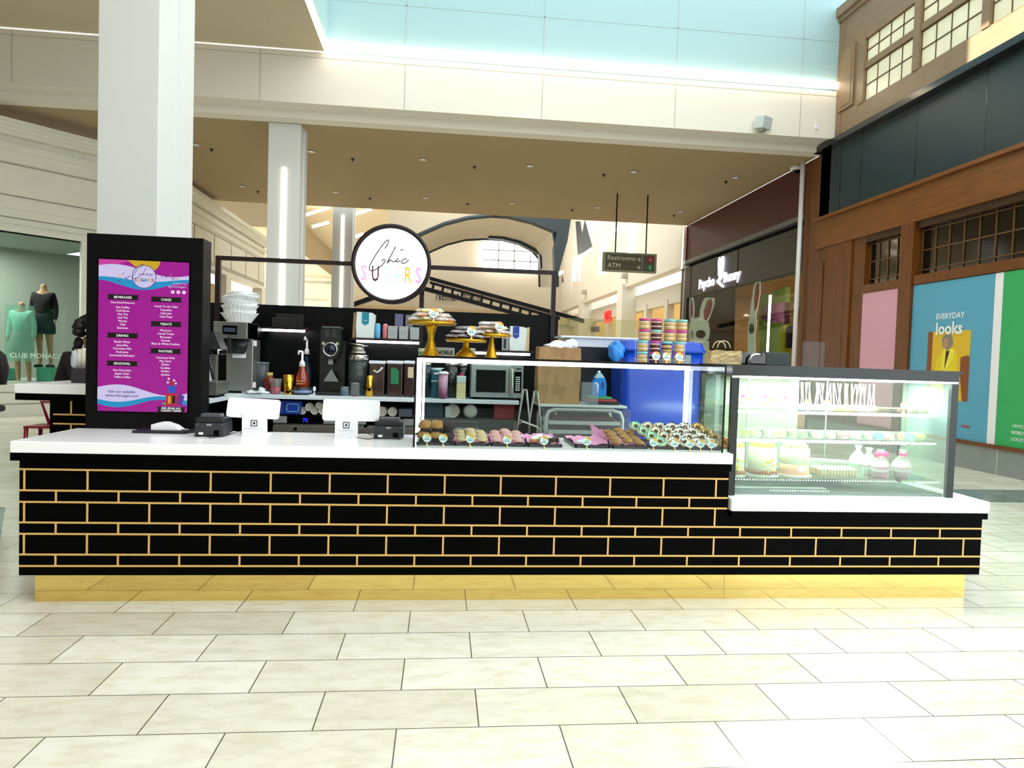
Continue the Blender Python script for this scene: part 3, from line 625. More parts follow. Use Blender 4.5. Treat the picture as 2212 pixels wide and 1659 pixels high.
# mannequins in the left shop
skinm = mat('mannequin_tan', '#b98f6c', .5); blk = mat('black_cloth', '#140f10', .9); navy = mat('navy_skirt', '#10182a', .8); grn = mat('white_knit_aqua_lit', '#9fd0c4', .8); gry = mat('grey_skirt', '#8f918a', .8)  # knit: white outfit, turquoise light put into its colour
def mannequin(px, ytop, yfeet, Y, label, topm, skm, shoes=True):
    f = at(px, yfeet, Y); hd = at(px, ytop, Y); H = hd.z-f.z; c = Vector((f.x, Y, f.z))
    t = thing('mannequin', label, 'mannequin', tuple(c))
    w = lambda x, y, z: c+Vector((x*H, y*H, z*H))
    skin('body', [(w(0, 0, .60), .085*H), (w(0, 0, .70), .07*H), (w(0, 0, .82), .085*H), (w(0, 0, .92), .035*H), (w(0, 0, 1.0), .035*H),
                  (w(-.05, 0, .55), .058*H), (w(-.045, 0, .30), .036*H), (w(-.035, .01, .06), .02*H), (w(-.035, -.05, .015), .018*H),
                  (w(.05, 0, .55), .058*H), (w(.075, 0, .30), .036*H), (w(.085, .01, .06), .02*H), (w(.095, -.05, .015), .018*H),
                  (w(-.10, 0, .87), .03*H), (w(-.13, .01, .70), .024*H), (w(-.145, -.03, .53), .018*H), (w(.10, 0, .87), .03*H), (w(.13, .01, .70), .024*H), (w(.14, -.02, .53), .018*H)],
         [(0, 1), (1, 2), (2, 3), (3, 4), (0, 5), (5, 6), (6, 7), (7, 8), (0, 9), (9, 10), (10, 11), (11, 12), (2, 13), (13, 14), (14, 15), (2, 16), (16, 17), (17, 18)], skinm, t)
    skin('sweater', [(w(0, 0, .60), .10*H), (w(0, 0, .72), .092*H), (w(0, 0, .83), .10*H), (w(0, 0, .905), .05*H), (w(-.105, 0, .87), .04*H), (w(-.135, .01, .70), .034*H), (w(-.145, -.02, .57), .028*H), (w(.105, 0, .87), .04*H), (w(.135, .01, .70), .034*H), (w(.14, -.02, .57), .028*H)],
         [(0, 1), (1, 2), (2, 3), (2, 4), (4, 5), (5, 6), (2, 7), (7, 8), (8, 9)], topm, t)
    MB().lathe([(.13*H, .40*H), (.135*H, .47*H), (.11*H, .60*H), (.095*H, .68*H)], c, 24, sy=.75).build('skirt', skm, t)
    if shoes:
        for s in (-.035, .095): MB().box(c.x+(s-.022)*H, c.x+(s+.022)*H, c.y-.09*H, c.y+.03*H, c.z-.004*H, c.z+.03*H, bev=.01).build('shoe', blk, t)
    return t
t1 = mannequin(93, 613, 793, 17.2, 'headless mannequin in black sweater and dark short skirt in the left shop', blk, navy)
t2 = mannequin(46, 652, 834, 16.9, 'headless mannequin in aqua-lit white sweater and grey skirt in the left shop', grn, gry)
for i, (px, py0, py1, Y, lab) in enumerate(((105, 793, 826, 17.2, 'aqua display box under the black-clad mannequin'), (10, 795, 826, 17.0, 'aqua display box at the left edge of the shop window'))):
    x0, x1, z0, z1 = P(px-16, py0, px+16 if i == 0 else px+10, py1, Y)
    o = MB().box(x0, x1, Y-.2, Y+.3, .7, z1, bev=.01).build('display_box', mat('aqua_box', '#4fb89a', .5), home=(x0, Y, .7)); tag(o, lab, 'box')
struct('trim_30', MB().box(at(20, 834, 16.9).x-.4, at(20, 834, 16.9).x+1.1, 16.7, 17.1, .62, .66), stone)
x0, x1, z0, z1 = P(10, 659, 73, 780, 16.6)
t = thing('window_banner', 'translucent green glass banner reading CLUB MONACO in the left shop', 'banner', (x0, 16.6, z0))
MB().box(x0, x1, 16.6, 16.62, z0, z1).build('pane', glass('green_pane', '#e4f6ef', haze=.22, hcol='#bfe8dc'), t)
MB().text('CLUB MONACO', at(22, 772, 16.55), X_, Z_, em=.155, align='L', depth=.01).build('lettering', mat('pale_letters', '#e5ebe0', .5, emit=.3), t)
# ================================================================== the kiosk
BX0, BX1, BY = -2.454, 3.711, 4.345
t = thing('kiosk_counter', 'long black kiosk counter with gold brick-pattern inlay on a mirrored brass plinth', 'counter', (.6, 4.7, 0))
b = MB(); b.box(BX0, 1.90, BY, 4.98, .177, .866); b.box(1.90, BX1, BY, 4.98, .177, .565); b.build('body', black, t)
b = MB(); g = .0055; yf = BY-.004
zl = [.812, .6865, .6175, .495, .427, .303, .234]
for i, z in enumerate(zl): b.box(BX0-.002, 1.895 if i < 3 else BX1+.002, yf, BY+.001, z-g, z+g)
for k in range(18):
    x = -2.426+.3533*k
    for i in (0, 2, 4):
        if (i < 4 and x < 1.86) or (i == 4 and x < 3.69): b.box(x-g, x+g, yf+.001, BY+.001, zl[i+1], zl[i])
    x2 = x+.1767
    for i in (1, 3, 5):
        if (i < 2 and x2 < 1.86) or (i > 2 and x2 < 3.69): b.box(x2-g, x2+g, yf+.001, BY+.001, zl[i+1], zl[i])
for sx in (BX0-.004, BX1):          # the side faces
    for z in zl[3 if sx > 0 else 0:]: b.box(sx, sx+.004, BY, 4.98, z-g, z+g)
b.build('gold_inlay', gold, t)
b = MB(); b.box(-2.394, 1.921, 4.40, 4.95, 0, .177); b.build('plinth', brass, t)
b = MB(); b.box(1.923, 3.653, 4.40, 4.95, 0, .177); b.build('plinth', brass, t)
t = thing('countertop', 'long white quartz counter slab with black edge trim, the higher left one', 'countertop', (-.3, 4.7, .866))
MB().box(-2.488, 1.908, 4.31, 5.06, .913, .981, bev=.004).build('slab', quartz, t)
MB().box(-2.488, 1.90, 4.312, 5.05, .866, .913).build('edge_trim', black, t)
t = thing('countertop', 'short lower white slab at the right end carrying the refrigerated case', 'countertop', (2.8, 4.7, .565))
MB().box(1.909, 3.738, 4.31, 5.06, .604, .687, bev=.012).build('slab', quartz, t)
MB().box(1.915, 3.725, 4.314, 5.05, .565, .604).build('edge_trim', black, t)
# raised ledge at the left end
t = thing('bar_ledge', 'raised white bar ledge with black gold-lined base behind the menu screen', 'counter', (-2.5, 5.7, 0))
MB().box(-3.09, -2.12, 5.4, 6.13, 1.19, 1.258, bev=.004).build('slab', quartz, t)
MB().box(-3.085, -2.13, 5.403, 6.12, 1.14, 1.19).build('edge_trim', black, t)
MB().box(-2.87, -2.14, 5.45, 6.05, 0.0, 1.14).build('body', black, t)
b = MB()
for z in (1.036, .967, .84, .77, .65, .58, .46, .39, .27): b.box(-2.845, -2.14, 5.446, 5.451, z-g, z+g)
for x in (-2.72, -2.365): b.box(x-g, x+g, 5.446, 5.451, 1.036, 1.14); b.box(x-g, x+g, 5.446, 5.451, .84, .967); b.box(x-g, x+g, 5.446, 5.451, .65, .77)
b.build('gold_inlay', gold, t)
# menu screen
MENU = t = thing('menu_board', 'black upright display housing with a glowing purple menu screen', 'screen', (-2.05, 5.14, 0))
MB().box(-2.437, -1.667, 5.063, 5.235, 0, 2.325, bev=.004).build('housing', mat('black_satin', '#060608', .45, spec=.15), t)
a0, a1, a2, a3 = at(214, 560, 5.06), at(408, 567, 5.06), at(406, 891, 5.06), at(211, 888, 5.06)
sx0, sx1, sz0, sz1 = (a0.x+a3.x)/2, (a1.x+a2.x)/2, (a2.z+a3.z)/2, (a0.z+a1.z)/2
MB().box(sx0-.008, sx1+.008, 5.056, 5.064, sz0-.008, sz1+.008).build('bezel', black, t)
SW, SH = sx1-sx0, sz1-sz0
def S(u, v, d=0): return Vector((sx0+u*SW, 5.055-d, sz1-v*SH))
def em(n, c, e=.75): return mat('screen_'+n, '#050505', .25, emit=e*.92, ecol=c)
scr = [em('magenta', '#9c0a8c'), em('lilac', '#c9c2e6'), em('cyan', '#1a8cc0'), em('mustard', '#c4a21f'), em('pink', '#c23a9c'), em('black', '#020202'), em('white', '#ffffff'), em('violet', '#5a2a8c'), em('red', '#b01c3c'), em('blue', '#2a52b8'), em('greenish', '#4a9a3c'), em('text_violet', '#4a3a78')]
b = MB()
def sp(uv, d, mi): b.poly([S(u, v, d) for u, v in uv], mi)
sp([(0, 0), (1, 0), (1, 1), (0, 1)], 0, 0)
sp([(0, 0), (.36, 0), (.2, .03), (.0, .06)], .0004, 4)
sp([(.31, 0), (.68, 0), (.66, .035), (.62, .06), (.4, .04)], .0006, 3)
wave = lambda v0, a, ph, n=20, u0=0, u1=1, fr=1: [(u0+(u1-u0)*i/n, v0+a*sin(ph+fr*6.28*(u0+(u1-u0)*i/n))) for i in range(n+1)]
def ribbon(top, bot, d, mi):
    for i in range(len(top)-1): b.poly([S(*top[i], d), S(*top[i+1], d), S(*bot[i+1], d), S(*bot[i], d)], mi)
f1 = lambda u: .05-.026*sin(6.28*u*.9+.35); f2 = lambda u: .125+.012*sin(6.28*u*1.0-1.9)+.0*u; f3 = lambda u: .152+.028*sin(6.28*u-1.3-.2)
us = [i/24 for i in range(25)]
ribbon([(u, f1(u)+(.03*u)) for u in us], [(u, f2(u)+.01) for u in us], .0008, 1)
ribbon([(u, f2(u)) for u in us], [(u, f3(u)+.012) for u in us], .001, 2)
h1 = lambda u: .845-.028*sin(6.28*u*.95+.1)+.02*u; h2 = lambda u: .915-.022*sin(6.28*u-2.9)-.0*u; h3 = lambda u: .945-.028*sin(6.28*u-2.9)
ribbon([(u, h1(u)) for u in us], [(u, h2(u)+.005) for u in us], .0008, 1)
ribbon([(u, h2(u)) for u in us], [(u, h3(u)) for u in us], .001, 2)
cxy = (.5, .105); r = .128
b.poly([S(cxy[0]+(r+.008)*cos(a), cxy[1]+(r+.008)*SW/SH*sin(a), .0012) for a in [2*pi*i/32 for i in range(32)]], 11)
b.poly([S(cxy[0]+r*cos(a), cxy[1]+r*SW/SH*sin(a), .0014) for a in [2*pi*i/32 for i in range(32)]], 1)
for k, (ch, mi) in enumerate(zip('SUGARS', (8, 3, 9, 2, 3, 8))): b.text(ch, S(.408+.037*k, .137, .0018), X_, Z_, h=.024, mi=mi, depth=.0002, bold=.03)
for u, v, a in ((.23, .11, .4), (.27, .09, -1), (.3, .12, .5), (.33, .11, -.5), (.7, .1, -1), (.75, .1, -.6), (.8, .085, -1.1), (.86, .11, 0), (.82, .11, .5), (.155, .17, -1.1), (.22, .14, 0)):
    du, dv = .018*cos(a), .010*sin(a); b.add([S(u-du, v-dv-.003, .002), S(u+du, v+dv-.003, .002), S(u+du, v+dv+.003, .002), S(u-du, v-dv+.003, .002)], [(0, 1, 2, 3)], (7, 11, 3)[int(u*100) % 3])
def bann(u, v, s):
    b.poly([S(u-.175, v-.017, .001), S(u+.175, v-.017, .001), S(u+.16, v, .001), S(u+.175, v+.017, .001), S(u-.175, v+.017, .001), S(u-.16, v, .001)], 5)
    b.text(s, S(u, v+.008, .0015), X_, Z_, h=.0165, mi=6, depth=.0002, bold=.012)
def lst(u, v, L, dv=.0225, em_=.021):
    for i, s in enumerate(L): b.text(s, S(u, v+dv*i, .0012), X_, Z_, em=em_*SH*.9, mi=6, depth=.0002, bold=.004)
bann(.27, .245, 'BEVERAGES'); lst(.27, .286, ['Keto-Decaf-Gourmet'], em_=.019); lst(.27, .318, ['Hot Coffee', 'Cold Brew', 'Hot Tea', 'Iced Tea', 'Matcha', 'Chai', 'Expresso'])
bann(.27, .497, 'DRINKS'); lst(.27, .545, ['Bottle Water', 'Juice Box', 'Chocolate Milk', 'Fruit Juice', 'Lemonade Refresher'])
bann(.27, .682, 'SEASONAL'); lst(.27, .733, ['Hot Chocolate', 'Apple Cider', 'Toffee Coffee'])
bann(.75, .25, 'CAKES'); lst(.75, .302, ['6-inch To-Go Cake', 'Cupcakes', 'Cake Jars', 'Cake Pops'])
bann(.75, .412, 'TREATS'); lst(.75, .460, ['Macarons', 'Cereal Treats', 'Brownies', 'Donuts', 'Black & White Cookies'])
bann(.75, .592, 'PASTRIES'); lst(.75, .642, ['Cinnamon Rolls', 'Pop Tarts', 'Eclairs', 'Cookies', 'Muffins', 'Quiche'])
b.text('Visit our website-', S(.27, .877, .0015), X_, Z_, em=.026, mi=11, depth=.0002, bold=.02); b.text('www.chicsugars.com', S(.27, .903, .0015), X_, Z_, em=.026, mi=11, depth=.0002, bold=.02)
b.text('Follow Us', S(.9, .148, .0015), X_, Z_, em=.022, mi=1, depth=.0002); b.text('@ChicSugars', S(.87, .168, .0015), X_, Z_, em=.022, mi=1, depth=.0002)
for k, s in enumerate('f o t'.split()):
    u = .82+.063*k; b.poly([S(u+.02*cos(a), .198+.02*SW/SH*sin(a), .0015) for a in [2*pi*i/16 for i in range(16)]], 6); b.text(s, S(u, .204, .002), X_, Z_, em=.025, mi=0, depth=.0002, bold=.03)
# jar of drinks drawn on the screen
sp([(.76, .87), (.9, .87), (.9, .955), (.76, .955)], .0012, 8); sp([(.78, .82), (.88, .82), (.86, .87), (.79, .87)], .0013, 9); sp([(.9, .87), (.97, .89), (.94, .95), (.88, .94)], .0014, 7); sp([(.8, .785), (.86, .785), (.85, .82), (.8, .82)], .0013, 8)
sp([(.785, .89), (.815, .89), (.815, .94), (.785, .94)], .0016, 3); sp([(.835, .89), (.865, .89), (.865, .94), (.835, .94)], .0016, 5); sp([(.71, .94), (.76, .93), (.76, .955)], .0013, 10)
for u, v in ((.79, .775), (.85, .785), (.78, .8), (.87, .805)): b.poly([S(u+.014*cos(a), v+.014*SW/SH*sin(a), .0015) for a in [2*pi*i/10 for i in range(10)]], 1)
sp([(.66, .963), (.98, .963), (.965, .98), (.98, .999), (.66, .999), (.675, .98)], .0012, 5)
b.text('Ask about our', S(.82, .977, .0018), X_, Z_, em=.022, mi=6, depth=.0002, bold=.02); b.text('Custom Cakes!', S(.82, .993, .0018), X_, Z_, em=.022, mi=6, depth=.0002, bold=.02)
def stroke(b, pts, w, o, ux, uy, mi=0, d=.002, n=6):
    "Catmull-Rom stroke drawn as a thin solid tube"
    P_ = [pts[0]]+list(pts)+[pts[-1]]; q = []
    for i in range(1, len(P_)-2):
        for k in range(n):
            t_ = k/n; a = []
            for c in (0, 1):
                p0, p1, p2, p3 = P_[i-1][c], P_[i][c], P_[i+1][c], P_[i+2][c]
                a.append(.5*(2*p1+(p2-p0)*t_+(2*p0-5*p1+4*p2-p3)*t_*t_+(3*p1-p0-3*p2+p3)*t_**3))
            q.append(a)
    q.append(P_[-1]); o = Vector(o)
    return b.tube([o+Vector(ux)*p[0]+Vector(uy)*p[1] for p in q], w, 6, mi)
CHIC = [[(865, 495), (800, 440), (870, 345), (845, 338), (740, 450), (600, 660), (505, 850), (520, 910), (600, 905), (740, 810), (805, 715), (770, 700), (730, 740)],
        [(1003, 455), (930, 600), (840, 770), (905, 710), (940, 740), (960, 750), (1010, 725), (1057, 672), (1010, 735), (1030, 750), (1090, 720)], [(1088, 530), (1148, 514)],
        [(1196, 712), (1196, 692), (1155, 702), (1110, 745), (1125, 772), (1170, 772), (1252, 712)]]
CHIC[0] = [(795, 500), (830, 450), (868, 375), (860, 342), (830, 345), (740, 450), (600, 660), (510, 830), (505, 890), (540, 915), (620, 895), (740, 815), (800, 735), (795, 705), (765, 705), (735, 740)]
def zc(p, k=1/8.733): return (740+p[0]*k, 480+p[1]*k)
for st in CHIC: stroke(b, [((p[0]-915)/1440*.26, (950-p[1])/1440*.26) for p in st], .0016, S(.5, .128, .002), X_, Z_, 5)
scrn = b.build('screen', scr, MENU)
YF = 6.72                       # plane of the round sign face
# frame standing on the back panel
YW = 6.9
def fpt(px, py, Y=YW-.03): return at(px, py, Y)
t = thing('sign_frame', 'thin dark metal frame rising from the black back panel around the round sign', 'frame', (-.5, YW, 2.0))
pl, pr = fpt(472, 600), fpt(1195, 640); zt0, zt1 = fpt(472, 553).z, fpt(472, 562).z; zw = 2.0
b = MB(); b.box(pl.x-.022, pr.x+.022, YW-.06, YW-.02, zt1, zt0); b.build('top_bar', maroonm, t)
for x in (pl.x, pr.x): MB().box(x-.022, x+.022, YW-.06, YW-.02, zw-.3, zt1).build('post', maroonm, t)
x = fpt(911, 650).x; MB().box(x-.022, x+.022, YW-.06, YW-.02, zw-.3, zt1).build('post', maroonm, t)
c = at(846, 571, YF); Rg = (at(932, 571, YF).x-at(760, 571, YF).x)/2
t = thing('round_sign', 'round lit white shop sign with Chic Sugars lettering in a dark ring', 'sign', tuple(c))
prof = [(Rg-.035, 0), (Rg-.035, -.05), (Rg, -.05), (Rg, .10), (Rg-.035, .10), (Rg-.035, 0)]
b = MB().lathe([(r_, z_) for r_, z_ in prof], c, 64, ax=AXB, caps=False); b.build('ring', maroonm, t)
MB().disc(c+Vector((0, 0, 0)), Rg-.034, .09, 0, 64).build('face', mat('sign_face_lit', '#ffffff', .4, emit=.8, ecol='#fffdfd'), t)
b = MB()
for st in CHIC: stroke(b, [(lambda q: (at(*zc(p), YF-.003).x, at(*zc(p), YF-.003).z))(0) for p in st], .005, (0, YF-.003, 0), X_, Z_)
b.build('script_lettering', mat('script_ink', '#14080c', .5), t)
for ch, x0, x1, y0, y1, cc in (('S', 335, 465, 800, 1090, '#f4a6dc'), ('U', 545, 695, 815, 1105, '#4a1226'), ('G', 760, 905, 815, 1110, '#c4eeea'), ('A', 955, 1105, 835, 1120, '#bfece6'), ('R', 1165, 1320, 845, 1135, '#d2b640'), ('S', 1365, 1495, 850, 1145, '#f3a2da')):
    q0, q1 = at(*zc((x0, y1)), YF-.006), at(*zc((x1, y0)), YF-.006)
    MB().text(ch, ((q0.x+q1.x)/2, YF-.006, q0.z), X_, Z_, em=(q1.z-q0.z)/.72, w=(q1.x-q0.x)*.94, depth=.004, bold=.015).build('letter', mat('letter'+cc, cc, .5, emit=.3, ecol=cc), t)
b = MB(); rr = random.Random(3)
for px, py, a in ((485, 440, .6), (430, 495, -.5), (570, 375, -1.2), (500, 490, 1.2), (545, 430, -1), (440, 590, 1.3), (1290, 540, 1), (1250, 540, -.8), (1345, 600, -1.2), (1320, 660, -.9), (1375, 710, .1), (1215, 515, .1)):
    q = at(*zc((px, py)), YF-.003); dx, dz = .011*cos(a), .011*sin(a); b.tube([(q.x-dx, q.y, q.z-dz), (q.x+dx, q.y, q.z+dz)], .0025, 5)
b.build('sprinkle_mark', mat('sprinkle_pale', '#e3dfe8', .5, emit=.9), t)
# black back panel
xr = at(1205, 700, YW).x
t = thing('kiosk_backboard', 'tall black panel forming the back of the kiosk behind the shelves', 'wall panel', (0, YW+.02, 0))
MB().box(-2.6, xr, YW-.02, YW+.04, 0, 2.0).build('board', mat('black_panel', '#030506', .35, spec=.2), t)
# wall shelves with glowing undersides
def shelf(px0, px1, py, Yf, label):
    x0, x1, z0, z1 = P(px0, py-2.5, px1, py+2.5, Yf)
    t = thing('wall_shelf', label, 'shelf', ((x0+x1)/2, Yf, z0))
    MB().box(x0-.05, x1+.04, Yf-.01, YW-.02, z1, z1+.022).build('board', maroonm, t)
    MB().box(x0, x1, Yf, Yf+.02, z0, z1).build('led_strip', mat('led_shelf', '#fff6ff', emit=7), t)
    return z1+.022
zsh1 = shelf(545, 658, 713.5, 6.68, 'short dark shelf with glowing edge beside the coffee brewer head')
zsh2 = shelf(770, 905, 739, 6.68, 'dark shelf with glowing edge carrying the teal-labelled coffee bag')
zsh3 = shelf(1020, 1145, 764, 6.68, 'dark shelf with glowing edge carrying the blue-labelled coffee bag')
# back counter
ZB = 1.167
t = thing('back_counter', 'pale back counter slab in front of the black panel', 'counter', (-.6, 6.6, 1.13))
bwh = mat('back_counter_white', '#dfeaf2', .25)
xe = at(1121, 862, 6.4).x
MB().box(-2.1, xe, 6.38, 6.88, 1.13, ZB, bev=.004).box(-2.1, -1.78, 5.62, 6.385, 1.13, ZB, bev=.004).build('slab', bwh, t)
b = MB()
for x in (-2.08, -.68, xe-.03): b.box(x, x+.03, 6.42, 6.86, .0, 1.13)
b.box(-2.1, xe, 6.84, 6.87, 0, 1.13); b.box(-2.08, -2.05, 5.7, 6.4, 0, 1.13); b.box(-1.86, -1.83, 5.7, 6.4, 0, 1.13)
b.build('support', black, t)
# undercounter refrigerators
for i, (pa, pb, lab, tx) in enumerate(((590, 728, 'undercounter refrigerator with blue digital readout under the left of the back counter', '75'), (762, 900, 'undercounter refrigerator with blue readout beside the right printer', '75'))):
    x0, x1, z0, z1 = P(pa, 905, pb, 915, 6.4)
    z1 = .985; t = thing('undercounter_refrigerator', lab, 'refrigerator', ((x0+x1)/2, 6.6, 0))
    MB().box(x0, x1, 6.42, 6.83, .08, z1).build('cabinet', steel, t)
    MB().box(x0, x1, 6.40, 6.42, z1-.075, z1).build('control_panel', black, t)
    q = (x0+x1)/2; MB().box(x0, x0+.12, 6.395, 6.40, z1-.07, z1-.01).build('vent_cover', mat('panel_grey', '#87898c', .5), t); MB().box(x1-.12, x1, 6.395, 6.40, z1-.07, z1-.01).build('vent_cover', mat('panel_grey', '#87898c', .5), t)
    MB().text(tx, (q, 6.396, z1-.06), X_, Z_, em=.05, depth=.001).build('readout', mat('digits_blue', '#1a22ff', emit=3), t)
    d = MB().box(x0, x1, 6.39, 6.42, .12, z1-.10).build('door', mat('door_taupe', '#6b625e', .4, metal=.3), t)
    MB().lathe([(.014, 0), (.014, .012)], (q-.08, 6.39, z1-.12), 12, ax=AXR).build('lock', chrome, d)
    b = MB(); 
    for k in range(4): b.box(x0+.05, x1-.05, 6.43, 6.82, z1+.0, z1+.004)
    for fx in (.1, .9): b.box(x0+(x1-x0)*fx-.02, x0+(x1-x0)*fx+.02, 6.5, 6.8, 0, .08)
    b.build('foot', black, t)
ZF = .985
# glass screen behind right part
x0 = xr+.02; x1 = at(1500, 700, YW).x; zt = at(1240, 687, YW).z
t = thing('glass_guard', 'clear glass guard running right from the black back panel', 'glass', ((x0+x1)/2, YW, 0))
MB().box(x0, x1, YW-.005, YW+.005, 1.1, zt).build('pane', glass('guard_glass', '#eef0e2', haze=.06, hcol='#d8d2a8'), t)
MB().box(x0, x1, YW-.05, YW+.05, 0, 1.1).build('base', black, t)

# ---------------------------------------------------------------- glass pastry display on the counter
GX0, GX1, GY0, GY1, GZ0, GZ1 = -.158, 1.858, 4.36, 5.04, .981, 1.545
pane = glass('display_glass', '#f2f7f5')
t = thing('pastry_display', 'long glass pastry display case with white glowing frame on the main counter', 'display case', ((GX0+GX1)/2, GY1, GZ0))
MB().box(GX0, GX1, GY0, GY0+.006, GZ0, GZ1).build('front_pane', pane, t)
MB().box(GX0, GX0+.006, GY0, GY1, GZ0, GZ1).build('side_pane', pane, t); MB().box(GX1-.006, GX1, GY0, GY1, GZ0, GZ1).build('side_pane', pane, t)
MB().box(GX0, GX1, GY0, GY1, GZ1, GZ1+.008).build('top_pane', pane, t)
b = MB(); b.box(GX0, GX0+.012, GY0-.004, GY0+.008, GZ0, GZ1+.01); b.box(GX1-.01, GX1, GY0-.003, GY0+.006, GZ0, GZ1+.01); b.box(GX0, GX1, GY0-.004, GY0+.004, GZ1, GZ1+.012)
b.build('edge_trim', blackm, t)
ledf = mat('led_frame', '#fffaff', emit=3.5)
MB().box(GX0+.0, GX1, GY1-.02, GY1, GZ1-.035, GZ1-.004).build('led_bar', ledf, t)
MB().box(GX0+.008, GX0+.026, GY1-.02, GY1, GZ0+.02, GZ1-.03).box(GX0+.034, GX0+.05, GY1-.02, GY1, GZ0+.02, GZ1-.03).build('led_bar', ledf, t)
MB().box(GX1-.035, GX1-.008, GY1-.02, GY1, GZ0, GZ1-.03).build('led_bar', ledf, t)
MB().box(GX0+.02, .75, GY1-.01, GY1+.02, GZ0, GZ0+.018).build('rear_rail', quartz, t)
ZT = GZ1+.008
# ---------------------------------------------------------------- refrigerated bakery case at the right
CX0, CX1, CY0, CY1, CZ0, CZ1 = 1.93, 3.555, 4.43, 5.0, .687, 1.56
t = thing('bakery_case', 'tall lit refrigerated bakery case with glass shelves at the right end', 'display case', ((CX0+CX1)/2, CY1, CZ0))
cg = glass('case_glass', '#f6fcf8', haze=.07, hcol='#e8f8ea')
MB().box(CX0+.045, CX1-.045, CY0, CY0+.006, CZ0+.0, CZ1-.075).build('front_pane', cg, t)
MB().box(CX1-.03, CX1-.024, CY0+.03, CY1, CZ0, CZ1-.06).build('side_pane', cg, t); MB().box(CX0+.03, CX0+.036, CY0+.03, CY1, CZ0, CZ1-.06).build('side_pane', cg, t)
b = MB(); b.box(CX0-.01, CX1+.02, CY0-.01, CY1+.02, CZ1-.012, CZ1+.004); b.box(CX0, CX1, CY0, CY1, CZ1-.07, CZ1-.012); b.build('canopy', mat('case_black', '#0c1410', .2, spec=.6), t)
for x in (CX0, CX1-.05): MB().box(x, x+.05, CY0, CY0+.03, CZ0, CZ1-.07).build('corner_post', mat('case_black', ''), t)
for x in (CX0, CX1-.03): MB().box(x, x+.03, CY1-.03, CY1, CZ0, CZ1-.07).build('corner_post', mat('case_black', ''), t)
MB().box(CX0+.0, CX1-.01, CY0-.006, CY0, CZ1-.083, CZ1-.072).build('top_light_bar', mat('case_led', '#fdfff0', emit=4), t)
MB().box(CX0+.1, CX1-.1, CY0+.05, CY0+.08, CZ1-.085, CZ1-.072).build('lamp', mat('case_led2', '#f6ffea', emit=14), t)
sg = glass('shelf_glass', '#eef8f2'); cl = mat('case_led_row', '#ffffff', emit=8)
shz = (1.262, 1.066, .792)
for i, z in enumerate(shz):
    x0, x1 = CX0+.06, 3.46 if i < 2 else 3.5
    sh = MB().box(x0, x1, 4.53, 4.97, z-.006, z).build('shelf', sg, t)
    b = MB()
    if i < 2: b.box(x0, x1-.13 if i < 2 else x1, 4.535, 4.545, z-.018, z-.008)
    n = 72 if i < 2 else 60
    for k in range(n): xx = x0+.02+(x1-x0-.2 if i < 2 else x1-x0-.3)*k/n; b.blob((xx, 4.53, z-.022 if i < 2 else z-.014), .006 if i < 2 else .004, .004, .006 if i < 2 else .003, u=6, v=4)
    b.build('led_row', cl, sh)
    MB().box(x1-.16, x1+.02, 4.52, 4.545, z-.024, z-.012).build('bracket', white, sh)
b = MB(); b.box(CX0+.04, CX1-.05, 4.47, 4.98, CZ0, CZ0+.02, 0); b.box(CX0+.04, CX1-.6, 4.80, 4.84, CZ0+.02, CZ0+.05, 0); b.build('deck', mat('case_deck', '#6f7276', .35, metal=.4), t)
b = MB()
for k in range(56): b.box(CX0+.08+k*.013, CX0+.086+k*.013, 4.60, 4.66, CZ0+.0205, CZ0+.022)
for j in range(3):
    for k in range(22): b.box(2.26+k*.02+j*.01, 2.268+k*.02+j*.01, 4.49+j*.02, 4.50+j*.02, CZ0+.0205, CZ0+.022)
b.build('vent_slot', mat('vent_white', '#e8ecea', .4, emit=.3), t)
for x in (2.30, 2.92): MB().box(x, x+.008, CY1-.02, CY1-.01, CZ0, CZ1-.1).build('rear_door_frame', steel, t)
b = MB(); b.box(CX0+.03, 2.7, CY1-.014, CY1-.008, CZ0, CZ1-.08); b.build('rear_door', cg, t)
area('case_light', (2.75, 4.72, CZ1-.09), (0, 0, 0), 1.4, .3, 60, (.97, 1, .92))
# ================================================================== things on the main counter
ZC = .981; PX = 1/1497.
def pt(px, py, z=ZC): v = atz(px, py, z); return Vector((v.x, v.y, z))
grey = mat('device_grey', '#2a2d30', .45); dgrey = mat('device_dark', '#17181b', .4)
# cash tray and card reader
p = pt(350, 937)
t = thing('receipt_tray', 'flat black tray lying on the counter below the menu screen', 'tray', tuple(p))
w = 59*PX*p.y
b = MB(); b.add([(p.x-w, p.y, p.z), (p.x+w*.75, p.y, p.z), (p.x+w*1.1, p.y+.16, p.z), (p.x-w*.95, p.y+.16, p.z), (p.x-w, p.y, p.z+.018), (p.x+w*.75, p.y, p.z+.018), (p.x+w*1.1, p.y+.16, p.z+.02), (p.x-w*.95, p.y+.16, p.z+.02)],
                [(0, 1, 2, 3), (4, 5, 6, 7), (0, 1, 5, 4), (1, 2, 6, 5), (2, 3, 7, 6), (3, 0, 4, 7)]); b.build('pad', mat('purple_black', '#1a1220', .5), t)
q = Vector((p.x+.0, p.y+.08, p.z+.02))
t = thing('card_reader', 'white wedge-shaped card reader resting on the flat black tray', 'card reader', tuple(q))
b = MB().prism([(-.085, .001), (.1, .001), (.06, .03), (.0, .05), (-.04, .05), (-.085, .035)], q-Y_*.045, X_, Z_, (0, .1, 0)); b.build('body', white, t)
b = MB().tube([q+Vector((.095, 0, .008)), q+Vector((.125, -.01, .004)), q+Vector((.14, .0, .004))], .003, 6).build('cable', white, t)
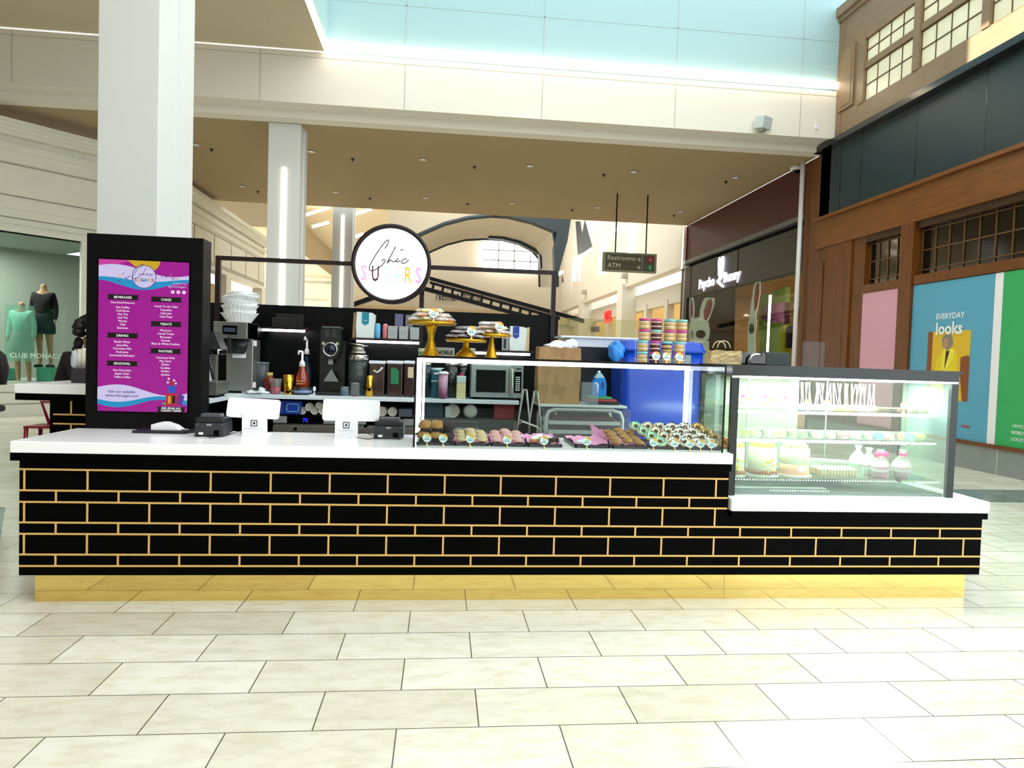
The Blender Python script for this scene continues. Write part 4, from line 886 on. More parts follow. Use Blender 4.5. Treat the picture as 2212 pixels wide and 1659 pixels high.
def printer(px, py, w, h, label, d=.19):
    p = pt(px, py); t = thing('receipt_printer', label, 'printer', (p.x, p.y+d/2, p.z)); x0, x1 = p.x-w/2, p.x+w/2
    MB().box(x0, x1, p.y, p.y+d, p.z+.012, p.z+h*.62, bev=.006).box(x0, x0+.012, p.y, p.y+d, p.z, p.z+.02).box(x1-.03, x1-.018, p.y, p.y+d, p.z, p.z+.02).build('body', grey, t)
    MB().box(x0+.004, x1-.004, p.y+.004, p.y+d, p.z+h*.64, p.z+h*.84, bev=.006).build('lid', dgrey, t)
    MB().box(x0+.03, x1-.03, p.y+.02, p.y+.1, p.z+h*.84, p.z+h, bev=.004).build('paper_cover', mat('cover_grey', '#4a4f55', .35), t)
    b = MB(); b.box(x0+.008, x0+.022, p.y-.002, p.y, p.z+h*.5, p.z+h*.57); b.box(x1-.022, x1-.008, p.y-.002, p.y, p.z+h*.5, p.z+h*.57); b.build('screw_cover', mat('cover_grey', ''), t)
    MB().text('star', (p.x, p.y-.002, p.z+h*.5), X_, Z_, em=.022, depth=.0008, bold=.02).build('logo', mat('logo_grey', '#c8c8c8', .5), t)
    MB().box(p.x+w*.15, p.x+w*.33, p.y-.003, p.y, p.z+.012, p.z+.045).build('port', black, t)
    MB().box(p.x-w*.35, p.x-w*.2, p.y-.012, p.y, p.z+.015, p.z+.03, bev=.003).build('plug', white, t)
    return p
pp1 = printer(452, 944, .185, .15, 'black receipt printer left of the two white tablets')
pp2 = printer(839, 949, .20, .145, 'black receipt printer right of the two white tablets')
def tablet(px0, px1, py0, py1, sx0, sx1, sy1, label, rot):
    b0 = pt((sx0+sx1)/2, sy1); Y = b0.y+.05
    x0, x1, z0, z1 = P(px0, py0, px1, py1, Y+.02); s0, s1 = at(sx0, 905, Y).x, at(sx1, 905, Y).x
    t = thing('tablet_register', label, 'register', (b0.x, Y, ZC))
    M = Matrix.Translation(((x0+x1)/2, Y+.03, (z0+z1)/2)) @ Matrix.Rotation(rot, 4, 'Y') @ Matrix.Rotation(-.3, 4, 'X')
    w, h = (x1-x0)/2, (z1-z0)/2/cos(.3)
    pts = []
    for cx_, cz_, a0 in ((w-.02, h-.02, 0), (-w+.02, h-.02, 1), (-w+.02, -h+.02, 2), (w-.02, -h+.02, 3)):
        for k in range(6): a = (a0+k/5)*pi/2; pts.append((cx_+.02*cos(a), cz_+.02*sin(a)))
    b = MB(); b.prism(pts, (0, -.006, 0), X_, Z_, (0, .012, 0)); b.v = [M @ v for v in b.v]; b.build('tablet', white, t)
    b = MB(); b.prism([(c_*.96, d_*.96) for c_, d_ in pts], (0, .0062, 0), X_, Z_, (0, .001, 0)); b.v = [M @ v for v in b.v]; b.build('screen', black, t)
    zt = at((sx0+sx1)/2, (py0+py1)/2+10, Y).z
    b = MB(); b.prism([(0, 0), (.13, 0), (.12, .012), (.03, .012), (.02, zt-ZC), (-.005, zt-ZC)], (s0, Y-.0, ZC), Y_, Z_, (s1-s0, 0, 0)); b.build('stand', white, t)
    b = MB(); m_ = (s0+s1)/2; zz = at(548, 914, Y).z; r = .021; 
    b.box(m_-r, m_+r, Y-.008, Y-.006, zz+r-.004, zz+r); b.box(m_-r, m_+r, Y-.008, Y-.006, zz-r, zz-r+.004); b.box(m_-r, m_-r+.004, Y-.008, Y-.006, zz-r, zz+r); b.box(m_+r-.004, m_+r, Y-.008, Y-.006, zz-r, zz+r); b.box(m_-.006, m_+.006, Y-.008, Y-.006, zz-.006, zz+.006)
    b.build('square_logo', black, t)
    b = MB(); 
    for k in range(9): b.box(s0+.012+k*(s1-s0-.03)/9, s0+.02+k*(s1-s0-.03)/9, Y-.007, Y-.006, ZC+.045, ZC+.049)
    b.build('fine_print', mat('print_grey', '#b9b4b8', .5), t)
    MB().box(m_-.05, m_+.05, Y-.05, Y+.12, ZC, ZC+.006, bev=.002).build('base_plate', mat('plate_pale', '#e9f1f2', .3), t)
tablet(490, 604, 862, 903, 523, 576, 943, 'white tablet register on a stand, nearer the left printer', .03)
tablet(697, 820, 864, 909, 724, 773, 947, 'white tablet register on a stand, nearer the right printer', .0)
def cable(pts, label, r=.0028, m=None):
    q = [Vector((*pt(x, y)[:2], ZC+.004+h)) for x, y, h in pts]; o = MB().tube(q, r, 6).build('cable', m or dgrey, home=tuple(q[0])); tag(o, label, 'cable')
cable([(440, 944, .01), (455, 947, 0), (480, 944, 0), (500, 938, 0), (515, 936, .01), (523, 940, .01)], 'thin dark cable looping from the left printer to the left tablet')
cable([(815, 950, .01), (795, 950, 0), (772, 946, 0), (768, 942, .01), (785, 940, .02), (803, 948, .02), (815, 946, .02)], 'looped dark cable beside the right printer')

# price tags: round card on a gold stand
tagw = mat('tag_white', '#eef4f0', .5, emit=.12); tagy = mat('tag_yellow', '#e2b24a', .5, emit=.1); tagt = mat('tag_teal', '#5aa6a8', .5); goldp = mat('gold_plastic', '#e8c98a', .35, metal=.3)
TAG = None
def ptag(x, y, z, label, group, s=1.0):
    global TAG
    if TAG is None:
        o = Vector((x, y, z)); TAG = thing('price_tag', label, 'price tag', (x, y, z), group)
        MB().lathe([(.012, 0), (.012, .002), (.004, .012), (.003, .03)], o, 12).build('holder', goldp, TAG)
        MB().disc(o+Vector((0, -.003, .052)), .028, .002, 0, 24).build('card', tagw, TAG)
        b = MB(); b.prism([(.028*cos(a), .028*sin(a)) for a in [pi*i/10*1.0 for i in range(3, 11)]][::-1]+[(-.0, .012)], o+Vector((0, -.0035, .054)), -X_, Z_, (0, -.0004, 0)); b.build('yellow_patch', tagy, TAG)
        b = MB(); b.box(x-.02, x+.018, y-.0042, y-.0038, z+.038, z+.043); b.box(x-.016, x+.018, y-.0042, y-.0038, z+.047, z+.050); b.box(x-.010, x+.010, y-.0042, y-.0038, z+.055, z+.058); b.build('print', tagt, TAG)
        return TAG
    return dup(TAG, (x, y, z), label=label, group=group, scale=(s, s, s))
GT = 'round price tags in front of the pastry trays'
for px, py, lab in ((922, 965, 'in front of the left muffins'), (957, 966, 'in front of the chocolate muffins'), (1015, 967, 'in front of the cream cookies'), (1095, 969, 'in front of the pink cookies'), (1175, 971, 'in front of the glazed pastry slices'),
                    (1267, 972, 'in front of the nearly empty pink-lined tray'), (1411, 974, 'in front of the mint donuts'), (1457, 976, 'in front of the cream donuts'), (1490, 977, 'leftmost of three under the red velvet donuts'), (1513, 977, 'middle of three at the display right end'), (1536, 978, 'rightmost inside the pastry display')):
    v = pt(px, py-2); ptag(v.x, v.y, ZC, 'round price tag on a gold stand '+lab, GT, 1.0)
# trays of pastry
trm = mat('tray_plum', '#3b2f3c', .35); pinkp = glass('pink_tissue_g', '#ffffff') and mat('pink_tissue', '#e79ac6', .7)
def tray(px0, px1, label, liner=True):
    a, c = pt(px0, 966), pt(px1, 966); y0 = 4.475; y1 = 4.90
    t = thing('pastry_tray', label, 'tray', ((a.x+c.x)/2, y0+.2, ZC), 'plum serving trays in the pastry display')
    b = MB(); b.box(a.x+.012, c.x-.012, y0+.008, y1-.008, ZC, ZC+.006); 
    for x0, x1, ya, yb in ((a.x, c.x, y0, y0+.012), (a.x, c.x, y1-.012, y1), (a.x, a.x+.012, y0, y1), (c.x-.012, c.x, y0, y1)): b.box(x0, x1, ya, yb, ZC+.002, ZC+.020)
    b.build('pan', trm, t)
    if liner:
        b = MB(); n = 10; vs = []; rr = random.Random(px0)
        for j in range(n+1):
            for i in range(n+1):
                u, v = i/n, j/n; e = max(abs(u-.5), abs(v-.5))*2; up = max(0, e-.72)/.28
                vs.append((a.x-.0+(c.x-a.x+.0)*u, y0+.014+(y1-y0-.028)*v, ZC+.008+up*.034*(.6+.8*rr.random())*(1 if v > .1 else .5)))
        b.add(vs, [(j*(n+1)+i, j*(n+1)+i+1, (j+1)*(n+1)+i+1, (j+1)*(n+1)+i) for j in range(n) for i in range(n)], 0, None, True); b.build('tissue_liner', pinkp, t)
    return a.x, c.x, y0, y1
T = [tray(898, 978, 'plum tray holding the stacked muffins', False), tray(981, 1057, 'pink-lined tray of cream cookies'), tray(1061, 1136, 'pink-lined tray of pink cookies'), tray(1140, 1213, 'pink-lined tray of glazed pastry slices'),
     tray(1240, 1312, 'pink-lined tray left nearly empty'), tray(1317, 1389, 'pink-lined tray of oatmeal cookies'), tray(1398, 1467, 'plum tray under the mint and cream donuts', False), tray(1470, 1540, 'plum tray under the red velvet donuts', False)]
def protos(build): return build
def mkcolor(n, c, **k): return mat(n, c, k.pop('rough', .75), noise=k.pop('noise', .15), nscale=k.pop('nscale', 60), bump=k.pop('bump', .5), bscale=90, **k)
tan = mkcolor('muffin_tan', '#b98346'); choc = mkcolor('choc_crumb', '#2e1c18'); cupm = mat('dark_paper_cup', '#1d2030', .6)
MU = {}
def muffin(x, y, z, kind, label):
    m = {'tan': tan, 'choc': choc}[kind]
    if kind not in MU:
        t = thing('muffin', label, 'muffin', (x, y, z), 'stacked muffins in the pastry display'); o = Vector((x, y, z)); MU[kind] = t
        MB().lathe([(.026, 0), (.034, .042)], o, 18).build('paper_cup', cupm, t); MB().blob(o+Vector((0, 0, .045)), .046, .046, .031, .08, 3, flat=.3).build('top', m, t); return
    dup(MU[kind], (x, y, z), rz=x*7, label=label)
x0, x1, y0, y1 = T[0]
cn = ('left', 'middle', 'right'); rn = ('front', 'middle', 'back')
for c in range(3):
    for r in range(3):
        for l in range(2):
            muffin(x0+.045+c*.078+(.006 if l else 0), y0+.06+r*.083+(.035 if l else 0), ZC+.006+l*.06, 'choc' if c == 2 else 'tan', '%s muffin, %s column, %s row, %s layer' % ('chocolate' if c == 2 else 'golden', cn[c], rn[r], ('bottom', 'top')[l]))
CK = {}
def cookie(nm, x, y, z, m, label, group, r=.038, h=.011, rz=0, tilt=0, cat='cookie'):
    if nm not in CK:
        o = Vector((x, y, z+.012)); b = MB().blob(o, r, r*.95, h, .07, 5, u=18, v=8); CK[nm] = t = b.build(nm, m, home=tuple(o)); tag(t, label, cat, group); t.rotation_euler = (tilt, 0, 0); return t
    o = CK[nm].copy(); COL.objects.link(o); o.location = (x, y, z+.012); o.rotation_euler = (tilt, 0, rz); o['label'] = label; return o
def pile(nm, T_, m, what, group, rows=3, cols=3, r=.038, lean=.25, seed=1, cat='cookie'):
    x0, x1, y0, y1 = T_; rr = random.Random(seed)
    for j in range(rows):
        for i in range(cols):
            cookie(nm, x0+.045+(x1-x0-.09)*i/(cols-1)+rr.uniform(-.004, .004), y0+.065+.085*j, ZC+.024+.014*j+(.012 if i % 2 else 0), m, '%s, %s row, %s in the row' % (what, rn[j] if rows == 3 else ('front', 'second', 'third', 'back')[j], cn[i] if cols == 3 else ('leftmost', 'second', 'third', 'rightmost')[i]), group, r, .013, rr.uniform(-.3, .3), lean+.1*rr.random(), cat)
pile('cream_cookie', T[1], mkcolor('cookie_cream', '#d8bb8c'), 'pale cream cookie', 'cream cookies on a pink-lined tray', seed=2)
pile('pink_cookie', T[2], mkcolor('cookie_pink', '#e3a9a6'), 'pink cookie', 'pink cookies on a pink-lined tray', seed=3)
pile('oatmeal_cookie', T[5], mkcolor('cookie_oat', '#a8763c', bump=.9, noise=.3), 'rough oatmeal cookie', 'oatmeal cookies on a pink-lined tray', rows=4, seed=4)
x0, x1, y0, y1 = T[3]
icing = mkcolor('icing_white', '#f8f4ea', bump=.3, noise=.04)
for k, (dx, dy, a, lab) in enumerate(((.06, .11, .5, 'glazed pastry slice lying left on its tray'), (.105, .24, .35, 'glazed pastry slice at the back of its tray'), (.15, .12, -.3, 'glazed pastry slice leaning on the dark brownie'))):
    o = Vector((x0+dx, y0+dy, ZC+.012)); t = thing('pastry_slice', lab, 'pastry', tuple(o)); M = Matrix.Rotation(-a, 3, 'Z') @ Matrix.Rotation(pi/2, 3, 'Z')
    b = MB().blob(o+Vector((0, 0, .022)), .07, .028, .022, .05, k, M=M); b.build('crust', tan, t); MB().blob(o+Vector((0, 0, .034)), .062, .024, .015, .1, k+3, M=M).build('icing', icing, t)
for k, (dx, dy) in enumerate(((.15, .05), (.19, .09))):
    o = MB().box(x0+dx-.035, x0+dx+.03, y0+dy-.02, y0+dy+.03, ZC+.026, ZC+.055, bev=.006).build('brownie', choc, home=(x0+dx, y0+dy, ZC+.026)); tag(o, ('dark brownie at the front of the pastry slice tray', 'dark brownie at the right edge of the pastry slice tray')[k], 'brownie')
x0, x1, y0, y1 = T[4]
o = MB().blob((x0+.06, y0+.06, ZC+.03), .05, .03, .018, .1, 4).build('crumpled_napkin', white, home=(x0+.06, y0+.06, ZC+.03)); tag(o, 'white crumpled paper on the nearly empty tray', 'napkin')
b = MB(); 
for k, (px, py) in enumerate(((1290, 936), (1302, 944))):
    v = at(px, py, 4.9); b.add([v+Vector((-.06, .02, .05)), v+Vector((.0, .0, .0)), v+Vector((-.03, -.05, -.05)), v+Vector((.05, -.02, -.05))], [(0, 1, 2), (1, 3, 2)])
v = at(1300, 940, 4.9)
o = MB().add([v+Vector((-.085, .03, .085)), v+Vector((-.02, -.01, .04)), v+Vector((.0, -.02, .045)), v+Vector((.06, -.06, -.01)), v+Vector((-.02, -.08, -.06)), v+Vector((-.06, -.04, -.05))], [(0, 1, 5), (1, 4, 5), (1, 2, 4), (2, 3, 4)]).build('tissue_sheet', pinkp, home=tuple(v)); tag(o, 'folded pink tissue sticking up between the empty and oatmeal trays', 'tissue')
o.modifiers.new('s', 'SOLIDIFY').thickness = .002
# donuts
DN = {}
def donut(x, y, z, key, mt, mt2, label, rz):
    if key not in DN:
        t = thing('donut', label, 'donut', (x, y, z), 'iced donuts in leaning rows'); DN[key] = t; o = Vector((x, y, z+.0))
        MB().lathe([(.015, .016), (.020, .004), (.032, 0), (.044, .006), (.048, .018), (.043, .030), (.030, .034), (.018, .028), (.015, .016)], o, 20, caps=False).build('dough', tan, t)
        MB().lathe([(.017, .027), (.022, .033), (.031, .0375), (.041, .033), (.047, .022)], o, 20, caps=False).build('icing', mt, t)
        b = MB(); rr = random.Random(len(DN))
        for _ in range(26): a = rr.uniform(0, 6.28); q = o+Vector((.032*cos(a), .032*sin(a), .038)); b.blob(q, .006, .004, .004, .2, _, u=5, v=4)
        b.build('topping', mt2, t); t.rotation_euler = (.62, 0, 0); return
    r = dup(DN[key], (x, y, z), 0, label=label); r.rotation_euler = (.62, 0, 0)
mint = mkcolor('icing_mint', '#c9efd6', bump=.2, noise=.05); green = mkcolor('green_crumb', '#6fa86a'); red = mkcolor('red_crumb', '#4a0d12'); cara = mkcolor('caramel_crumb', '#9c6a34')
cols = [('mint', mint, green, 'mint'), ('cream', icing, cara, 'cream with caramel'), ('oreo', icing, choc, 'white with dark crumbs'), ('velvet', icing, red, 'white with red velvet crumbs'), ('vanilla', icing, choc, 'vanilla with chocolate pieces'), ('caramel', mkcolor('icing_caramel', '#c79a5c'), cara, 'caramel')]
for c, (key, a, b_, nm) in enumerate(cols):
    for r in range(4):
        bx = pt(1412+c*25.5, 964).x; donut(bx-.035*r, 4.53+.075*r, ZC+.030+.026*r, key, a, b_, nm+' donut, %s of its leaning row' % ('front', 'second', 'third', 'last')[r], .2*r)

# ---------------------------------------------------------------- on top of the pastry display
def cakestand(px, yplate, wpx, basepx, Y, label, prof):
    c = at(px, 771, Y); c.z = ZT; zt = at(px, yplate, Y).z; h = zt-ZT; R = wpx*PX*Y/2
    t = thing('cake_stand', label, 'cake stand', tuple(c))
    MB().lathe([(r*basepx*PX*Y/2, z*h) for r, z in prof], c, 32).build('pedestal', brassm, t)
    MB().lathe([(.02, h-.012), (R*.96, h-.012), (R, h-.004), (R, h+.006), (R*.97, h+.002), (0, h)], c, 40).build('plate', brassm, t)
    return c, zt, R
tall = [(1, 0), (.96, .02), (.62, .16), (.42, .34), (.28, .5), (.32, .68), (.46, .84), (.62, .97)]
mid = [(1, 0), (1, .06), (.86, .12), (.84, .2), (.55, .36), (.36, .5), (.26, .6), (.24, .8), (.3, .97)]
cone = [(1, 0), (.96, .03), (.55, .4), (.35, .7), (.26, .9), (.28, .97)]
cs = [cakestand(930, 698, 107, 47, 4.72, 'tall gold cake stand piled with wrapped treats, leftmost of three', tall),
      cakestand(1006, 735, 88, 50, 4.66, 'low gold cake stand with wrapped brownies, middle of three', mid),
      cakestand(1061, 724, 84, 29, 4.76, 'gold cake stand with cone foot, rightmost of three', cone)]
cello = glass('cellophane', '#ffffff', rough=.12, ior=1.6, haze=.22)
WT = {}
def wrapped(x, y, z, key, m, rz, label, group, tilt=0, s=1.0):
    if key not in WT:
        t = thing('wrapped_treat', label, 'wrapped treat', (x, y, z), group); WT[key] = t; o = Vector((x, y, z))
        MB().blob(o+Vector((0, 0, .013)), .042, .030, .012, .08, len(WT), u=16, v=8).build('filling', m, t)
        b = MB(); rr = random.Random(len(WT)); n = 18; vs = []
        for k, hz in ((0, .0), (1, .026)):
            for i in range(n):
                a = 2*pi*i/n; r = .055+.008*sin(3*a)+rr.uniform(-.003, .003); vs.append(o+Vector((r*cos(a), r*.7*sin(a), .013+rr.uniform(-.006, .006))))
        vs += [o+Vector((0, 0, .0)), o+Vector((0, 0, .030))]
        ring = [o+Vector((.04*cos(2*pi*i/n), .03*sin(2*pi*i/n), .028)) for i in range(n)]; k0 = len(vs); vs += ring
        b.add(vs, [(i, (i+1) % n, k0+(i+1) % n, k0+i) for i in range(n)]+[(k0+i, k0+(i+1) % n, 2*n+1) for i in range(n)]+[((i+1) % n, i, 2*n) for i in range(n)], 0)
        b.build('cellophane', cello, t); t.rotation_euler = (tilt, 0, rz); t.scale = (s, s, s); return
    r = dup(WT[key], (x, y, z), rz, label=label, group=group, scale=(s, s, s)); r.rotation_euler = (tilt, 0, rz)
fm = {'vanilla': mkcolor('fill_vanilla', '#d9c6a2'), 'fruity': mkcolor('fill_fruity', '#c8c15a', noise=.4), 'orange': mkcolor('fill_orange', '#d98a52', noise=.3), 'white': mkcolor('fill_white', '#ddd5cf'), 'brown': mkcolor('fill_brown', '#3a211b', noise=.3), 'tan': mkcolor('fill_tan', '#b98c62', noise=.3)}
def heap(ci, layout, group, what):
    c, zt, R = cs[ci]; n = 0
    for L, (cnt, rad) in enumerate(layout['lay']):
        for i in range(cnt):
            a = 2*pi*i/cnt+L*.5-1.9; k = layout['keys'][n % len(layout['keys'])]; n += 1
            wrapped(c.x+rad*cos(a), c.y+rad*.8*sin(a), zt+.006+L*.029, k, fm[k], a, 'wrapped %s treat on the %s, %s layer, piece facing %s' % (k, what, ('bottom', 'middle', 'top')[L], ('front left', 'front', 'front right', 'right', 'back right', 'back', 'left', 'far left')[i % 8]), group, 0, layout.get('s', 1))
heap(0, dict(lay=[(7, .10), (6, .075), (3, .045)], keys=['fruity', 'white', 'orange', 'vanilla', 'white'], s=1.15), 'wrapped treats on the tall left stand', 'tall left stand')
heap(1, dict(lay=[(6, .085), (5, .065), (2, .04)], keys=['brown'], s=1.05), 'wrapped brownies on the low stand', 'low middle stand')
heap(2, dict(lay=[(6, .08), (5, .06), (3, .04)], keys=['tan', 'white', 'tan', 'vanilla'], s=1.0), 'wrapped treats on the right stand', 'right cone-footed stand')
GS = 'round price tags on the cake stands and jar rack'
for px, ci, dy, lab, s in ((936, 0, .14, 'stuck in the pile on the tall left cake stand', 1.1), (1019, 1, .115, 'on the low middle cake stand', 1.1), (1079, 2, .11, 'on the right cake stand', 1.05)):
    c, zt, R = cs[ci]; ptag(at(px, 700, c.y-dy).x, c.y-dy, zt+.002, 'round price tag '+lab, GS, s)
# boxes behind the stands, on the glass top
def tbox(name, px0, px1, py0, Y, d, m, label, cat, zb=None, bev=.003, lettering=None):
    zb = ZT if zb is None else zb; x0, x1, z0, z1 = P(px0, py0, px1, py0, Y)
    t = thing(name, label, cat, ((x0+x1)/2, Y+d/2, zb)); MB().box(x0, x1, Y, Y+d, zb, z1, bev=bev).build('body', m, t)
    if lettering: MB().text(lettering, ((x0+x1)/2, Y-.001, zb+(z1-zb)*.3), X_, Z_, em=(z1-zb)*.55, depth=.001, bold=.015).build('lettering', black, t)
    return t, x0, x1, z1
lg = mat('carton_grey', '#a9aca8', .6)
tbox('tea_carton', 941, 982, 751, 4.93, .06, lg, 'grey carton lettered Noble behind the cake stands', 'box', lettering='NOBLE')
tbox('small_carton', 1012, 1027, 752, 4.93, .05, mat('carton_white', '#c8cac6', .6), 'small pale carton at the foot of the low cake stand', 'box')
q = at(912, 771, 4.94); t = thing('paper_roll', 'pale roll with a green stripe behind the tall cake stand', 'roll', (q.x, 4.94, ZT))
MB().cyl((q.x, 4.94, ZT), .028, .055).build('roll', mat('roll_white', '#d8e2d2', .6), t); MB().cyl((q.x, 4.94, ZT+.012), .0285, .02).build('stripe', mat('roll_green', '#5b9a55', .6), t)
# cake jars
lids = {'p': mat('lid_pink', '#d0428f', .35), 'a': mat('lid_aqua', '#86cfc6', .35)}
conts = {'t': (mkcolor('cake_tan', '#cfa76c'), mkcolor('cream_lay', '#f0dfc4')), 'r': (mkcolor('cake_red', '#5a0d14'), mkcolor('cream_pinkish', '#f3d3cc')), 'd': (mkcolor('cake_tan', ''), mkcolor('cake_dark', '#20120f'))}
jarg = glass('jar_plastic', '#ffffff', ior=1.35)
GRID = ['pt pr at at', 'pt ar pt pt', 'at pr ad at', 'at pr at pt']; GRID = [g.split() for g in GRID]
JB = {}; JX = [1390.5, 1416.5, 1442, 1468.5]; JW = .0375; JH = .0745; YJ = 4.66
for rrow in range(4):
    for cc in range(4):
        k = GRID[rrow][cc]; lev = 3-rrow; z = ZT+.004+lev*(JH+.0015); x = at(JX[cc]+(0, 0, 3, 3)[cc]*(lev > 1)-(2 if lev < 2 else 0), 740, YJ).x
        lab = 'cake jar, %s lid, %s cake, %s stack from left, %s' % ({'p': 'pink', 'a': 'aqua'}[k[0]], {'t': 'golden', 'r': 'red velvet', 'd': 'dark layered'}[k[1]], ('first', 'second', 'third', 'fourth')[cc], ('topmost', 'second from top', 'third from top', 'bottom one')[rrow])
        if k not in JB:
            t = thing('cake_jar', lab, 'cake jar', (x, YJ, z), 'layered cake jars stacked on the pastry display'); JB[k] = t; o = Vector((x, YJ, z)); c1, c2 = conts[k[1]]
            MB().lathe([(JW-.003, .001), (JW-.001, .018)], o, 24).lathe([(JW-.001, .026), (JW-.001, .048)], o, 24).build('cake', c1, t)
            MB().lathe([(JW-.002, .018), (JW-.0005, .020), (JW-.0015, .026)], o, 24).lathe([(JW-.002, .048), (JW-.001, .056)], o, 24).build('cream', c2, t)
            MB().lathe([(JW-.002, 0), (JW, .002), (JW, .060)], o, 24).build('cup', jarg, t)
            MB().lathe([(JW+.001, .060), (JW+.0015, .062), (JW+.0015, .0725), (JW, .0740)], o, 28).build('lid', lids[k[0]], t)
        else: dup(JB[k], (x, YJ, z), .3*cc, label=lab)
t = thing('jar_rack', 'thin white wire rack around the stacked cake jars', 'rack', (at(1430, 780, YJ).x, YJ+.05, ZT)); b = MB()
xa, xb = at(1376, 780, YJ).x, at(1483, 780, YJ).x
for x in (xa, xb): b.tube([(x, YJ+.045, ZT), (x, YJ+.045, ZT+.23)], .002, 6)
for z in (.03, .15, .225): b.tube([(xa-.01, YJ+.045, ZT+z), (xb+.012, YJ+.045, ZT+z)], .002, 6)
b.build('wire', white, t)
for px, lab, y in ((1417, 'in front of the red velvet jars', 4.60), (1440, 'in front of the third jar stack', 4.60), (1467, 'in front of the fourth jar stack', 4.60)): ptag(at(px, 770, y).x, y, ZT, 'round price tag '+lab, GS, 1.0)
tbox('card_stand', 1481, 1493, 767, 4.72, .01, mat('card_grey', '#8d9c98', .5), 'small grey card standing right of the cake jars', 'card', bev=.001)
# kraft gift bag and black machine on the case top
ZK = CZ1+.004
def quadbag(name, label, x0, x1, z1, Y, d, zb, m, handles=False, parent_cat='bag', jag=.006, seed=1):
    t = thing(name, label, parent_cat, ((x0+x1)/2, Y+d/2, zb)); rr = random.Random(seed); b = MB(); n = 8; rings = []
    for j in range(7):
        v = j/6; z = zb+(z1-zb)*v; r = []
        for sx, sy, ex, ey in ((0, 0, 1, 0), (1, 0, 1, 1), (1, 1, 0, 1), (0, 1, 0, 0)):
            for i in range(n):
                u = i/n; x = x0+(x1-x0)*(sx+(ex-sx)*u); y = Y+d*(sy+(ey-sy)*u)
                w = jag*(1 if 0 < j else 0); pinch = .35*d*v*v if (sx != ex) else 0
                r.append(Vector((x+rr.uniform(-w, w), y+rr.uniform(-w, w), z+(rr.uniform(-w, w) if j == 6 else 0))))
        rings.append(r)
    vs = [p_ for r in rings for p_ in r]; m_ = 4*n
    b.add(vs, [(j*m_+i, j*m_+(i+1) % m_, (j+1)*m_+(i+1) % m_, (j+1)*m_+i) for j in range(6) for i in range(m_)]+[list(range(m_))[::-1]], 0)
    o = b.build('bag', m, t); o.modifiers.new('s', 'SOLIDIFY').thickness = .002
    if handles:
        xm = (x0+x1)/2-.02
        for yy in (Y+.01, Y+d-.01): MB().tube([(xm+.05*cos(a)*(1 if True else 0), yy, z1-.02+.09*sin(a)**.6) for a in [pi*i/12 for i in range(1, 12)]], .004, 6).build('handle', mat('kraft_handle', '#d8c6a4', .8), t)
    return t
x0, x1, z0, z1 = P(1532, 758, 1597, 785, 4.78)
quadbag('gift_bag', 'kraft paper bag with twisted handles standing on the case behind the jars', x0, x1, z1, 4.74, .10, ZK, mat('kraft_light', '#cdb283', .8, bump=.5, bscale=20, noise=.06), True, seed=4)
x0, x1, z0, z1 = P(1600, 762, 1658, 786, 4.74)
t = thing('black_dispenser', 'glossy black machine with a curved silver arm on the case top', 'machine', ((x0+x1)/2, 4.85, ZK))
MB().box(x0, x1, 4.76, 4.95, ZK, z1, bev=.012).build('body', mat('gloss_black', '#060808', .08, spec=.8), t)
xs = at(1621, 775, 4.72).x; MB().tube([(xs, 4.735, ZK+.002), (xs+.003, 4.735, ZK+.045), (xs+.018, 4.735, ZK+.066), (xs+.045, 4.735, ZK+.075), (xs+.09, 4.735, ZK+.078)], .009, 8).build('arm', chrome, t)
x0, x1, z0, z1 = P(1660, 761, 1713, 788, 4.74)
t = thing('dark_box', 'plain dark green-black box beside the glossy machine on the case top', 'box', ((x0+x1)/2, 4.86, ZK)); MB().box(x0, x1, 4.78, 4.96, ZK, z1, bev=.004).build('body', mat('dark_green_box', '#1b2a24', .35), t)
x0, x1, z0, z1 = P(1733, 738, 1781, 790, 4.9)
t = thing('sneeze_guard', 'small clear glass guard standing at the case top near the wood wall', 'glass', ((x0+x1)/2, 4.9, ZK)); MB().box(x0, x1, 4.9, 4.904, ZK, z1).build('pane', pane, t)
